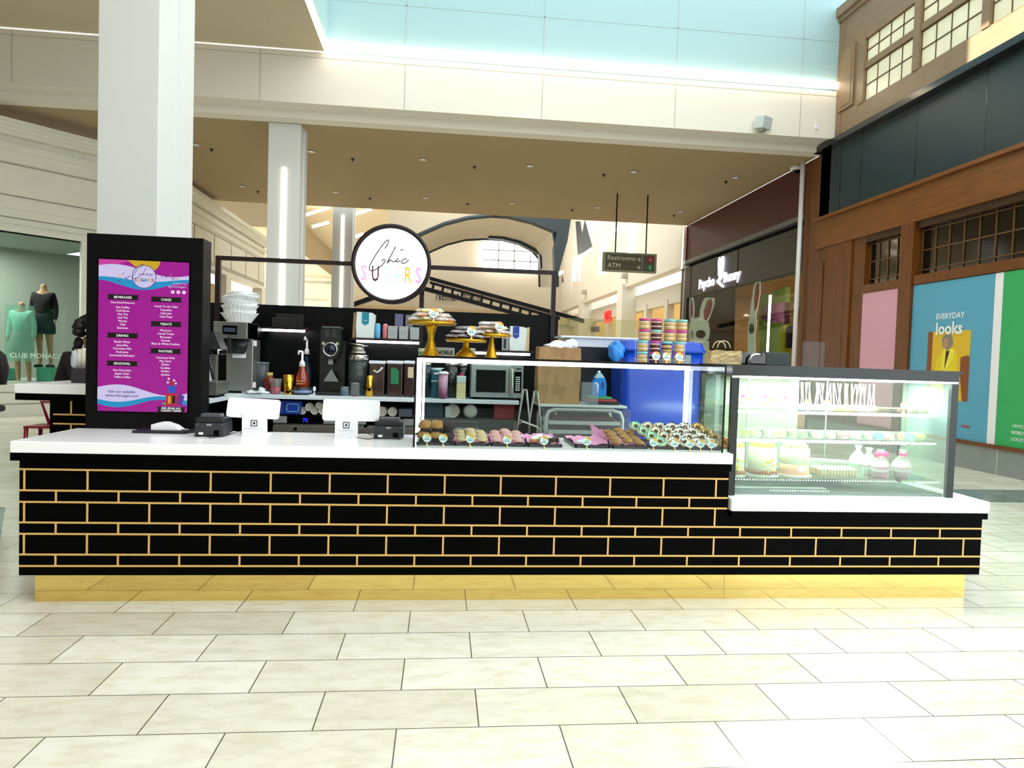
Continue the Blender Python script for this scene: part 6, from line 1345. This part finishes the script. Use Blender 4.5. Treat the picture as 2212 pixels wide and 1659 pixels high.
# pitchers and jugs seen through the display
pot('syrup_jar', 'dark teal jar with silver lid behind the left of the display', 'jar', 922, 22, 6.62, ZB, 784, [(1, 0), (1, .92)], mat('jar_teal', '#12303c', .15), [('lid', [(1.02, .92), (1.02, 1)], silv)])
pot('syrup_jar', 'dark olive jar with gold-silver lid behind the pink pitcher', 'jar', 975, 30, 6.66, ZB, 784, [(1, 0), (1, .92)], mat('jar_olive', '#22281c', .15), [('lid', [(1.02, .92), (1.02, 1)], silv)])
pot('syrup_jar', 'dark jar with silver lid beside the microwave', 'jar', 1000, 22, 6.7, ZB, 786, [(1, 0), (1, .92)], mat('jar_black', '#0c1216', .15), [('lid', [(1.02, .92), (1.02, 1)], silv)])
t, o, R, H = pot('pitcher', 'blue-tinted clear pitcher with pale band behind the display glass', 'pitcher', 945, 26, 6.52, ZB, 796, [(.9, 0), (1, 1)], glass('blue_pitcher', '#6fa8bc', haze=.45, hcol='#4d90a8'), [('rim', [(1.03, .93), (1.05, 1.02)], mat('pale_aqua', '#bcdcdc', .4)), ('band', [(1.0, .55), (1.0, .60)], mat('pale_aqua', ''))])
t, o, R, H = pot('pitcher', 'pink drink pitcher with white lid and black knob', 'pitcher', 958, 21, 6.42, ZB, 802, [(.9, 0), (1, .9)], mat('pink_drink', '#c59ab2', .3), [('lower_drink', [(.92, .0), (.97, .36)], mat('plum_drink', '#8c5270', .3)), ('lid', [(1.15, .9), (1.15, .95), (.6, 1)], white), ('knob', [(.4, 1), (.4, 1.08)], black)])
MB().box(o.x-R*1.9, o.x-R, 6.41, 6.43, ZB+H*.89, ZB+H*.94).build('spout', white, t)
x0, x1, _, _ = P(986, 840, 1006, 840, 6.44); zt = zat(996, 812, 6.44); t = thing('juice_bottle', 'square pale yellow bottle with red cap on the back counter', 'bottle', ((x0+x1)/2, 6.47, ZB))
MB().box(x0, x1, 6.43, 6.51, ZB, ZB+(zt-ZB)*.68, bev=.006).build('juice', mat('juice_yellow', '#d8cf9a', .3), t); MB().box(x0, x1, 6.43, 6.51, ZB+(zt-ZB)*.68, zt, bev=.008).build('bottle_top', mat('bottle_pale', '#c6dcd8', .3), t); MB().cyl(((x0+x1)/2, 6.47, zt), .02, .025).build('cap', mat('cap_red', '#b01848', .4), t)
# things on the wall shelves
def cbag(px0, px1, ytop, Y, z, m1, m2, label, side, txt):
    x0, x1, _, _ = P(px0, 700, px1, 700, Y); zt = zat((px0+px1)/2, ytop, Y); w = x1-x0; sd_ = .2*w; t = thing('coffee_bag', label, 'coffee bag', ((x0+x1)/2, Y+.05, z))
    a, c = (x0+sd_, x1) if side == 'L' else (x0, x1-sd_)
    b = MB(); b.prism([(a, z), (c, z), (c+.004, z+(zt-z)*.5), (c+.01, zt-.02), (c-.02, zt), (a, zt+.005), (a-.006, z+(zt-z)*.5)], (0, Y, 0), X_, Z_, (0, .10, 0)); b.build('front', mat('bag_white', '#dfe8e6', .5, bump=.4, bscale=18), t)
    b = MB(); s0, s1 = (x0, a) if side == 'L' else (c, x1); b.prism([(s0, z), (s1, z), (s1, zt-.0), (s0+.01, zt-.004)], (0, Y+.012, 0), X_, Z_, (0, .085, 0)); b.build('gusset', m2, t)
    m_ = (a+c)/2+(.0 if side == 'L' else -.02); ww = (c-a)*.2; b = MB().prism([(m_-ww, zt), (m_+ww, zt), (m_+ww, zt-(zt-z)*.42), (m_, zt-(zt-z)*.5), (m_-ww, zt-(zt-z)*.42)], (0, Y-.003, 0), X_, Z_, (0, .003, 0)); lb = b.build('label', m1, t)
    MB().box(m_-ww*.6, m_+ww*.6, Y-.004, Y-.003, zt-(zt-z)*.32, zt-(zt-z)*.30).build('label_line', mat('label_pale', '#bfe0e0', .5), lb)
cbag(761, 808, 675, 6.7, zsh2, mat('label_teal', '#15859c', .5), paper, 'white coffee bag with a teal label on the middle wall shelf', 'L', 'COFFEE')
cbag(1103, 1145, 706, 6.7, zsh3, mat('label_navy', '#1c3a9a', .5), mat('kraft_light', ''), 'white coffee bag with a navy label near the paper bag', 'R', 'COFFEE')
for px0, px1, yt, m_, lab in ((808, 820, 700, mat('can_blue', '#5ab0e0', .35), 'slim light blue can beside the teal-labelled coffee bag'), (824, 836, 701, mat('can_pink', '#d8767c', .35), 'slim pink can beside the light blue can')):
    t, o, R, H = pot('slim_can', lab, 'can', (px0+px1)/2, px1-px0, 6.74, zsh2, yt, [(.92, 0), (1, .04), (1, .93), (.75, 1)], m_, [('cap', [(.6, .98), (.6, 1.04)], white)])
tin = mat('tin_grey', '#aab0ae', .4); tinp = mat('tin_purple', '#6d6a90', .4)
for k, (a, c, yt, zb, m_, lab) in enumerate(((838, 858, 704, None, tin, 'small grey tea tin beside the pink can'), (862, 881, 705, None, tin, 'small grey tea tin, middle of the three in the row'), (886, 905, 707, None, tin, 'small grey tea tin at the right end of the row'))):
    x0, x1, _, _ = P(a, 715, c, 715, 6.7); zt = zat((a+c)/2, yt, 6.7); t = thing('tea_tin', lab, 'tin', ((x0+x1)/2, 6.74, zsh2), 'small grey tea tins')
    MB().box(x0, x1, 6.7, 6.78, zsh2, zt, bev=.003).build('tin', m_, t); MB().lathe([(.020, 0), (.024, 0)], ((x0+x1)/2, 6.699, (zsh2+zt)/2), 20, ax=AXR, caps=False).box(x0+.01, x1-.01, 6.698, 6.699, zt-.012, zt-.010).build('label_ring', mat('tin_line', '#7d8684', .5), t)
t_, x0, x1, z1 = tbox('tea_tin', 853, 871, 678, 6.80, .06, tinp, 'purple tea tin raised behind the grey tins', 'tin', zb=zsh2)
t_, x0, x1, z1 = tbox('tea_tin', 876, 892, 680, 6.80, .06, mat('tin_mauve', '#7d7480', .4), 'mauve tea tin raised behind the grey tins next to the treats', 'tin', zb=zsh2)
t_, x0, x1, z1 = tbox('tea_carton', 1085, 1104, 725, 6.72, .07, lg, 'pale carton with a dark stripe beside the navy-labelled bag', 'box', zb=zsh3)
MB().box(x0+.015, x0+.04, 6.718, 6.72, zsh3+.02, z1-.03).build('dark_stripe', mat('stripe_navy', '#1a1a3a', .5), t_)
dbm = mat('very_dark_box', '#100c06', .5)
for a, c, yt, Y, lab in ((587, 640, 686, 6.72, 'very dark low box on the left wall shelf'), (596, 655, 678, 6.80, 'very dark taller box behind on the left wall shelf')): tbox('dark_carton', a, c, yt, Y, .06, dbm, lab, 'box', zb=zsh1)
# under the back counter
ZU = ZF+.005
def ubox(name, a, c, yt, Y, d, m, lab, cat='box'): return tbox(name, a, c, yt, Y, d, m, lab, cat, zb=ZU)
blu = mat('box_blue', '#1c3fae', .4, noise=.15, nscale=30)
ubox('blue_carton', 606, 613, 866, 6.45, .2, blu, 'narrow blue carton standing left under the back counter')
t_, x0, x1, z1 = ubox('blue_carton', 614, 651, 867, 6.45, .2, blu, 'wide blue carton with pale frame print under the back counter')
b = MB(); zz0, zz1 = ZU+.02, z1-.02
b.box(x0+.02, x1-.02, 6.447, 6.45, zz0, zz0+.008).box(x0+.02, x1-.02, 6.447, 6.45, zz1-.008, zz1).box(x0+.02, x0+.028, 6.447, 6.45, zz0, zz1).box(x1-.028, x1-.02, 6.447, 6.45, zz0, zz1); b.build('frame_print', mat('aqua_print', '#7fb8d8', .5), t_)
CPm = mat('cup_paper', '#d8d4c6', .6); CP = None
for k, (px, py, r, lab) in enumerate(((654, 893, 8, 'lowest left of the cup stacks'), (669, 879, 9, 'upper left of the cup stacks'), (680, 894, 8.5, 'lower middle of the cup stacks'), (690, 876, 8, 'upper one behind the right tablet'), (697, 892, 8, 'lower one behind the right tablet'), (805, 888, 10, 'just right of the right tablet'), (826, 892, 10.5, 'middle one right of the right tablet'), (848, 891, 10, 'rightmost above the right printer'), (978, 892, 15, 'behind the display, left one'))):
    Y = 6.46; o = at(px, py, Y); R = r*PX*Y; o.z = max(o.z, ZU+R) if py > 885 else o.z
    if CP is None:
        CP = thing('cup_sleeve', 'sleeve of pale paper cups lying on its side, '+lab, 'paper cups', tuple(o), 'cup sleeves under the back counter'); R0_ = R
        MB().lathe([(R*.85, 0), (R, .004), (R, .012), (R*.97, .014), (R*.97, -.30), (R*.8, -.32)][::-1], o, 24, ax=AXR, caps=False).build('cup_stack', CPm, CP); MB().lathe([(R*.84, .001), (R*.8, -.001), (0, -.003)], o, 24, ax=AXR).build('cup_base', mat('cup_base', '#c2bdae', .6), CP)
    else: s = R/R0_; dup(CP, tuple(o), 0, label='sleeve of pale paper cups lying on its side, '+lab, scale=(s, 1, s))
ubox('grey_bin', 861, 890, 884, 6.43, .25, mat('bin_slate', '#49545e', .4), 'slate grey bin behind the right printer', 'bin')
x0, x1 = at(905, 900, 6.4).x, xe-.02; t = thing('storage_shelf', 'low dark storage cabinet under the back counter behind the display', 'shelf', ((x0+x1)/2, 6.6, 0))
MB().box(x0, x1, 6.4, 6.83, .02, ZF).build('cabinet', mat('cabinet_grey', '#4b4f4d', .5), t); MB().box(x0, x1-.35, 6.395, 6.4, ZF-.03, ZF-.02).build('rail', steel, t); MB().box(x0+.25, x0+.55, 6.395, 6.4, ZF-.17, ZF-.08).build('label_plate', mat('plate_grey2', '#9aa09e', .5), t)
ubox('red_carton', 1068, 1113, 872, 6.45, .2, mat('carton_red', '#8c1f2a', .5), 'red carton under the back counter beside the tongs')
ubox('teal_tub', 918, 958, 871, 6.5, .2, mat('tub_teal', '#1d4c60', .3), 'dark teal tub under the back counter behind the display')
ubox('white_tub', 962, 975, 878, 6.45, .1, mat('tub_white', '#c8d2d0', .4), 'small white tub under the back counter behind the display')
o = at(1016, 893, 6.45); R = 15*PX*6.45; o.z = ZU+R; MB().lathe([(R, 0), (R, .01), (R*.7, .02), (0, .02)], o, 28, ax=AXR).build('plate_stack', mat('plate_pale2', '#b8bcb0', .5), home=tuple(o)); tag(bpy.data.objects['plate_stack'], 'round pale plate standing on edge under the back counter', 'plate')
# pan rack, paper bag, trays, jug
YR = 5.6; x0, x1 = at(1172, 900, YR).x, at(1352, 900, YR).x; zr = 1.165
t = thing('pan_rack', 'steel bun pan rack with curved corner behind the display, wrapped in clear film', 'rack', ((x0+x1)/2, YR+.2, 0)); alu = mat('aluminium', '#c4cccc', .35, metal=.35)
for y in (YR, YR+.42):
    MB().tube([(x0+.03, y, 0), (x0+.03, y, zr-.08), (x0+.05, y, zr-.03), (x0+.10, y, zr-.01), (x1-.12, y, zr-.01), (x1-.05, y, zr-.03), (x1-.03, y, zr-.08), (x1-.03, y, 0)], .018, 8).build('frame', alu, t)
for k, z in enumerate((1.03, .955, .88, .80)):
    MB().box(x0+.05, x1-.05, YR-.01, YR+.43, z, z+.030).build('sheet_pan', alu, t)
MB().box(x0-.03, x1, YR-.03, YR+.44, zr+.008, zr+.03, bev=.004).build('top_pan', alu, t)
for k, z in enumerate((1.03, .955)):
    b = MB(); rr = random.Random(k)
    for i in range(16):
        for j in range(2): b.blob((x0+.1+i*(x1-x0-.2)/15, YR+.05+j*.12, z+.044), .024, .03, .02, .2, i+j*20+k*50, u=8, v=6)
    o = b.build('pastry_load', mkcolor('dark_pastry', '#4a2c1e', noise=.4), home=((x0+x1)/2, YR, z+.02)); o['kind'] = 'stuff'; tag(o, ('dark baked goods crowded on the upper pan of the rack', 'dark baked goods crowded on the second pan of the rack')[k], 'pastries')
b = MB(); b.box(x0-.01, x1+.03, YR-.035, YR-.034, .7, zr+.0); b.box(x1+.03, x1+.031, YR-.035, YR+.4, .7, zr); b.build('plastic_film', glass('film', '#ffffff', rough=.1, ior=1.3, haze=.04), t)
x0, x1, _, z1 = P(1163, 750, 1254, 870, 5.62); quadbag('paper_bag', 'tall creased kraft grocery bag standing on the pan rack', x0-.0, x1, z1, 5.62, .2, zr+.03, paper, seed=7, jag=.008)
q0, q1, _, _ = P(1175, 740, 1246, 740, 5.7); zq = z1
b = MB().blob(((q0+q1)/2, 5.72, zq+.0), (q1-q0)*.5, .08, .05, .13, 6, u=24, v=12, fr=2).blob((q1-.05, 5.70, zq+.02), .06, .05, .05, .15, 2, fr=2)
o = b.build('white_paper', mat('paper_white', '#e4ecf4', .8, bump=.6, bscale=16), home=(q0, 5.7, zq)); tag(o, 'white paper bundle poking out of the kraft grocery bag', 'paper')
zk = zr+.03
for k, (a, c, dz, m_, lab) in enumerate(((1272, 1336, 0, mat('tray_black', '#14181c', .4), 'black tray at the bottom of the coloured tray stack'), (1266, 1330, .028, mat('tray_red', '#a8282c', .4), 'red tray in the middle of the tray stack'), (1268, 1320, .048, mat('tray_green', '#2f8a52', .4), 'green tray on top of the tray stack'))):
    x0, x1, _, _ = P(a, 860, c, 860, 5.7); hh = .028 if k == 0 else .018; o = MB().box(x0, x1, 5.66, 5.86, zk+dz, zk+dz+hh, bev=.004).build('food_tray', m_, home=((x0+x1)/2, 5.76, zk+dz)); tag(o, lab, 'tray')
o = on(1294, 5.78, zk+.068); t = thing('detergent_jug', 'blue jug with pale neck standing behind the coloured trays', 'jug', tuple(o))
w = W2(1279, 1309, 5.78)/2; zt = zat(1294, 801, 5.78); H = zt-o.z; b = MB(); b.prism([(-w, 0), (w, 0), (w, H*.5), (w*.75, H*.72), (-w*.6, H*.72), (-w, H*.5)], o-Y_*.04, X_, Z_, (0, .08, 0)); b.build('body', mat('jug_blue', '#1a78d0', .25), t)
b = MB(); b.prism([(-w*.62, H*.72), (w*.76, H*.72), (w*.2, H*.92), (-w*.15, H*.92)], o-Y_*.035, X_, Z_, (0, .07, 0)); b.build('neck', mat('jug_neck', '#a8cfd8', .3), t); MB().cyl(o+Vector((0, 0, H*.92)), .012, H*.08).build('cap', white, t)
b = MB(); b.prism(ell(w*.45, H*.42, w*.2, H*.16), o-Y_*.041, X_, Z_, (0, -.001, 0)); b.build('grip_hole', mat('grip_dark', '#0c3f86', .4), t)
x0, x1, _, _ = P(1254, 845, 1284, 845, 5.66); zt = zat(1268, 826, 5.6); t = thing('clear_container', 'clear plastic container with white handle beside the kraft bag', 'container', ((x0+x1)/2, 5.6, zk))
MB().box(x0, x0+.14, 5.60, 5.655, zk, zt, bev=.006).build('tub', clr, t); MB().tube([(x0+.11, 5.6, zt-.0), (x0+.13, 5.6, zt-.02), (x0+.13, 5.6, zt-.09)], .006, 6).build('handle', white, t)
# tongs in a holder
o = on(1140, 5.25, 0); 
for k, (px, y1t, y0b, lab) in enumerate(((1132, 842, 932, 'steel serving tongs standing left behind the display'), (1156, 846, 932, 'steel serving tongs standing right behind the display'))):
    Y = 5.20; v = at(px, 900, Y); zt = zat(px, y1t, Y); t = thing('serving_tongs', lab, 'tongs', (v.x, Y, ZC), 'steel tongs in the wire stand'); w = 13*PX*Y
    for s in (-1, 1):
        b = MB(); b.tube([(v.x+s*w*1.1, Y, ZC-.02), (v.x+s*w*.9, Y, ZC+.12), (v.x+s*w*.35, Y, zt-.03), (v.x+s*w*.3, Y, zt)], [.006, .007, .009, .009], 6); b.build('arm', steel, t)
    MB().box(v.x-w*.45, v.x+w*.45, Y-.01, Y+.01, zt-.008, zt+.006).build('hinge', steel, t)
x0, x1, _, _ = P(1112, 920, 1172, 920, 5.2); t = thing('wire_stand', 'bent wire stand around the serving tongs', 'stand', ((x0+x1)/2, 5.2, .95)); b = MB()
for y in (5.14, 5.28): b.tube([(x0, y, .945), (x0+.01, y, 1.06), (x0+.05, y, 1.085), (x1-.03, y, 1.04), (x1, y, .945)], .004, 6)
for x in (x0, x1): b.tube([(x, 5.14, .95), (x, 5.28, .95)], .004, 6)
b.build('wire', steel, t)
xx0, xx1 = at(1090, 940, 5.2).x, at(1200, 940, 5.2).x; t = thing('work_shelf', 'narrow dark work shelf behind the pastry display holding the tongs', 'shelf', ((xx0+xx1)/2, 5.2, 0)); MB().box(xx0, xx1, 5.08, 5.40, .91, .94).box(xx0, xx0+.03, 5.1, 5.38, 0, .91).box(xx1-.03, xx1, 5.1, 5.38, 0, .91).build('board', mat('board_dark', '#2a2d2b', .5), t)
# blue bin
YN_ = 5.9; x0, x1, _, z1 = P(1343, 736, 1528, 800, YN_); binb = mat('bin_blue', '#0640b4', .3, spec=.4)
t = thing('blue_bin', 'tall bright blue plastic bin with rolled rim behind the display', 'bin', ((x0+x1)/2, YN_+.25, 0))
def rrect(x0, x1, y0, y1, r, n=5):
    o = []
    for cx_, cy_, a0 in ((x1-r, y1-r, 0), (x0+r, y1-r, 1), (x0+r, y0+r, 2), (x1-r, y0+r, 3)):
        for k in range(n+1): a = (a0+k/n)*pi/2; o.append((cx_+r*cos(a), cy_+r*sin(a)))
    return o
def loft(b, secs, mi=0):
    vs = [Vector((p_[0], p_[1], z)) for z, pts in secs for p_ in pts]; n = len(secs[0][1])
    b.add(vs, [(j*n+i, j*n+(i+1) % n, (j+1)*n+(i+1) % n, (j+1)*n+i) for j in range(len(secs)-1) for i in range(n)]+[list(range(n))[::-1], [(len(secs)-1)*n+i for i in range(n)]], mi, None, True); return b
zs = z1
b = loft(MB(), [(0, rrect(x0+.06, x1-.06, YN_+.03, YN_+.47, .08)), (zs*.6, rrect(x0+.03, x1-.03, YN_+.015, YN_+.485, .08)), (zs-.10, rrect(x0+.01, x1-.01, YN_+.005, YN_+.495, .08))]); b.build('body', binb, t)
b = loft(MB(), [(zs-.10, rrect(x0-.01, x1+.01, YN_-.01, YN_+.51, .09)), (zs-.075, rrect(x0-.01, x1+.01, YN_-.01, YN_+.51, .09)), (zs-.07, rrect(x0+.005, x1-.005, YN_, YN_+.5, .08)), (zs-.015, rrect(x0+.02, x1-.02, YN_+.01, YN_+.49, .08)), (zs, rrect(x0+.06, x1-.06, YN_+.05, YN_+.45, .08))]); b.build('lid', binb, t)
bag = MB(); v = at(1330, 760, 5.86); w = 17*PX*5.86
rr = random.Random(8); bag.blob(v+Vector((.02, .05, .01)), w*1.1, .05, .085, .10, 3, u=24, v=14, fr=2.2); o = bag.build('blue_liner_bag', mat('liner_blue', '#2f86e0', .2, bump=.8, bscale=12), home=tuple(v)); tag(o, 'crumpled light blue liner bag hanging at the left of the blue bin', 'bag')
# white chest unit
x0, x1, _, z1 = P(1222, 728, 1400, 770, 6.45); zc1 = zat(1300, 750, 6.45)
t = thing('chest_freezer', 'white ribbed chest top on a dark cabinet behind the kraft bag', 'freezer', ((x0+x1)/2, 6.6, 0)); cw = mat('chest_white', '#e9f0fc', .4)
MB().box(x0-.05, x1-.05, 6.45, 6.85, z1-.02, z1, bev=.006).build('lid', cw, t); MB().box(x0+.05, x1-.06, 6.47, 6.85, zc1, z1-.022).build('rim', cw, t)
b = MB()
for k in range(4): b.box(x0+.08, x1-.06, 6.468, 6.47, zc1+.012+k*.016, zc1+.014+k*.016)
b.build('rib', mat('rib_grey', '#b9c6dc', .5), t); MB().box(x0+.05, x1-.06, 6.48, 6.85, 0, zc1).build('cabinet', mat('cab_navy', '#0d1622', .4), t)

# ================================================================== left end: ledge things, stool, people
x0, x1, z0, z1 = P(157, 796, 192, 829, 5.75); t = thing('cup_caddy', 'dark caddy box of paper cups and lids at the ledge behind the menu screen', 'caddy', ((x0+x1)/2, 5.8, 1.258))
MB().box(x0, x1+.08, 5.72, 5.90, 1.258, z1+.0, bev=.006).build('box', mat('caddy_plum', '#2b2430', .5), t)
for k, (px, w_, top) in enumerate(((172, 9, 754), (181, 9, 752), (190, 9, 755))):
    o = on(px, 5.8, z1-.0); H = zat(px, top, 5.8)-z1; r = w_*PX*5.8/2
    c = MB().lathe([(r, 0), (r*1.05, H)], o, 16).build('paper_cup_stack', mat('cup_cream', '#e9e2d2', .6), home=tuple(o)); tag(c, 'tall stack of cream paper cups in the dark caddy, %s' % ('leftmost', 'middle', 'behind the screen edge')[k], 'paper cups', 'paper cup stacks in the caddy')
v = on(162, 5.8, z1-.0); o = MB().blob(v+Vector((0, 0, .07)), .028, .03, .075, .2, 4).build('plastic_pouch', mat('pouch_white', '#c9cdda', .3), home=tuple(v)); tag(o, 'white plastic pouch beside the cup stacks', 'pouch')
# red metal stool
v = at(101, 900, 6.6); c = Vector((v.x, 6.6, 0)); rm = mat('red_metal', '#8c1030', .3, metal=.35, spec=.6)
t = thing('metal_stool', 'dark red metal stool with low back under the raised bar ledge', 'stool', tuple(c)); w = .13; zs_ = .83
b = MB(); b.box(c.x-w, c.x+w, 6.6-w, 6.6+w, zs_-.02, zs_, bev=.012); b.build('seat', rm, t)
for sx in (-1, 1):
    for sy in (-1, 1): MB().tube([(c.x+sx*w*.85, 6.6+sy*w*.85, zs_-.02), (c.x+sx*w*1.05, 6.6+sy*w*1.05, 0)], [.018, .014], 8).build('leg', rm, t)
zb2 = zat(97, 870, 6.6); b = MB(); b.tube([(c.x-w*.3, 6.6+w*.9, zs_), (c.x-w*.9, 6.6+w, zb2), (c.x+w*.9, 6.6+w, zb2), (c.x+w*.9, 6.6+w*.9, zs_)], .014, 8); b.build('back_frame', rm, t)
MB().box(c.x-w*.2, c.x+w*.6, 6.6+w-.006, 6.6+w+.006, zs_, zb2).build('back_slat', rm, t)
for z in (.3,): MB().tube([(c.x-w*.95, 6.6-w*.95, z), (c.x+w*.95, 6.6-w*.95, z), (c.x+w*.95, 6.6+w*.95, z), (c.x-w*.95, 6.6+w*.95, z)], .008, 6, closed=True).build('foot_ring', rm, t)
# person behind the ledge, seen from behind
px_ = at(196, 760, 7.15); c = Vector((px_.x, 7.15, 0)); zsh = zat(180, 752, 7.15)-.06; k = 1.0
t = thing('person', 'person in black with curly dark hair, mostly hidden behind the menu screen', 'person', tuple(c))
pw = lambda x, y, z: c+Vector((x, y, z)); skn = mat('skin', '#8a5a40', .6)
H = zsh
HP, HE = [], []
def arm(sx, base):
    n0 = base; P_ = [(pw(sx*.18, 0, H-.05), .06), (pw(sx*.26, .02, H-.33), .045), (pw(sx*.25, -.05, 1.06), .034), (pw(sx*.245, -.07, .97), (.036, .018))]
    E_ = [(2, n0), (n0, n0+1), (n0+1, n0+2), (n0+2, n0+3)]; k = n0+4
    for dy, L in ((-.03, .065), (-.01, .085), (.010, .08), (.028, .062)):
        P_ += [(pw(sx*.243, -.07+dy, .935), .009), (pw(sx*.235, -.075+dy*1.1, .935-L*.6), .008), (pw(sx*.222, -.075+dy*1.1, .935-L), .007)]; E_ += [(n0+3, k), (k, k+1), (k+1, k+2)]; k += 3
    P_ += [(pw(sx*.225, -.115, .985), .010), (pw(sx*.215, -.135, .945), .009)]; E_ += [(n0+3, k), (k, k+1)]
    return P_, E_, k+2
BP = [(pw(0, 0, 1.0), .15), (pw(0, 0, 1.2), .14), (pw(0, 0, H-.1), .15), (pw(0, .01, H+.03), .06), (pw(0, .0, H+.10), .06), (pw(0, .0, H+.19), .095)]; BE = [(0, 1), (1, 2), (2, 3), (3, 4), (4, 5)]
for sx in (-1, 1): a_, e_, _k = arm(sx, len(BP)); BP += a_; BE += e_
for sx in (-1, 1):
    n0 = len(BP); BP += [(pw(sx*.09, 0, .88), .10), (pw(sx*.09, 0, .48), .065), (pw(sx*.09, 0, .08), .045), (pw(sx*.09, -.12, .03), .035)]; BE += [(0, n0), (n0, n0+1), (n0+1, n0+2), (n0+2, n0+3)]
skin('body', BP, BE, skn, t)
skin('black_top', [(pw(0, 0, .92), .19), (pw(0, 0, 1.2), .18), (pw(0, 0, H-.09), .18), (pw(0, .01, H), .09), (pw(-.19, 0, H-.05), .10), (pw(-.27, .02, H-.33), .085), (pw(-.255, -.045, 1.06), .06), (pw(.19, 0, H-.05), .10), (pw(.27, .02, H-.33), .085), (pw(.255, -.045, 1.06), .06)],
     [(0, 1), (1, 2), (2, 3), (2, 4), (4, 5), (5, 6), (2, 7), (7, 8), (8, 9)], blk, t)
b = MB(); rr = random.Random(11); 
for i in range(46):
    a = rr.uniform(0, 6.28); th = rr.uniform(0, 1.9); d = Vector((sin(th)*cos(a), sin(th)*sin(a), cos(th))); q = pw(0, 0, H+.21)+Vector((d.x*.12, d.y*.11, d.z*.15)); b.blob(q, .05, .05, .042, .15, i, u=8, v=6)
for q in ((-.13, 0, .02), (-.12, .02, .10), (.13, 0, .03)): b.blob(pw(q[0], q[1], H+q[2]), .04, .04, .06, .2, 2, u=8, v=6)
b.build('curly_hair', mat('hair_black', '#060405', .6), t)
b = MB(); b.blob(pw(-.035, .10, H+.20), .012, .006, .007).blob(pw(.035, .10, H+.20), .012, .006, .007); b.build('eye', white, t)
MB().blob(pw(0, .115, H+.165), .014, .018, .02).build('nose', skn, t); MB().blob(pw(0, .10, H+.125), .025, .008, .007).build('mouth', mat('lip', '#7a3a34', .5), t)
for dz, nm in ((0, 'black_trousers'),): skin(nm, [(pw(0, 0, .95), .165), (pw(-.09, 0, .85), .115), (pw(-.09, 0, .48), .08), (pw(-.09, 0, .12), .06), (pw(.09, 0, .85), .115), (pw(.09, 0, .48), .08), (pw(.09, 0, .12), .06)], [(0, 1), (1, 2), (2, 3), (0, 4), (4, 5), (5, 6)], blk, t)
# dark chair back at the very left edge
v = at(0, 790, 9.0); t = thing('lounge_chair', 'dark rounded chair back cut off by the left frame edge', 'chair', (v.x-.1, 9.0, 0)); cm = mat('chair_plum', '#1a0f18', .6)
zt = zat(0, 756, 9.0); b = loft(MB(), [(zt-.42, rrect(v.x-.5, v.x+.06, 8.95, 9.07, .05)), (zt-.22, rrect(v.x-.5, v.x+.09, 8.95, 9.07, .05)), (zt-.06, rrect(v.x-.48, v.x+.05, 8.95, 9.07, .05)), (zt, rrect(v.x-.42, v.x-.02, 8.97, 9.05, .03))]); b.build('backrest', cm, t)
MB().box(v.x-.5, v.x+.05, 8.5, 9.05, .72, .80, bev=.03).build('seat', cm, t)
for sx in (-.45, -.2):
    for y in (8.55, 9.0): MB().tube([(v.x+sx, y, .74), (v.x+sx, y, 0)], .018, 6).build('leg', blackm, t)
for sx in (-.42, -.03): MB().tube([(v.x+sx, 9.0, .75), (v.x+sx, 9.01, zt-.35)], .015, 6).build('back_post', blackm, t)
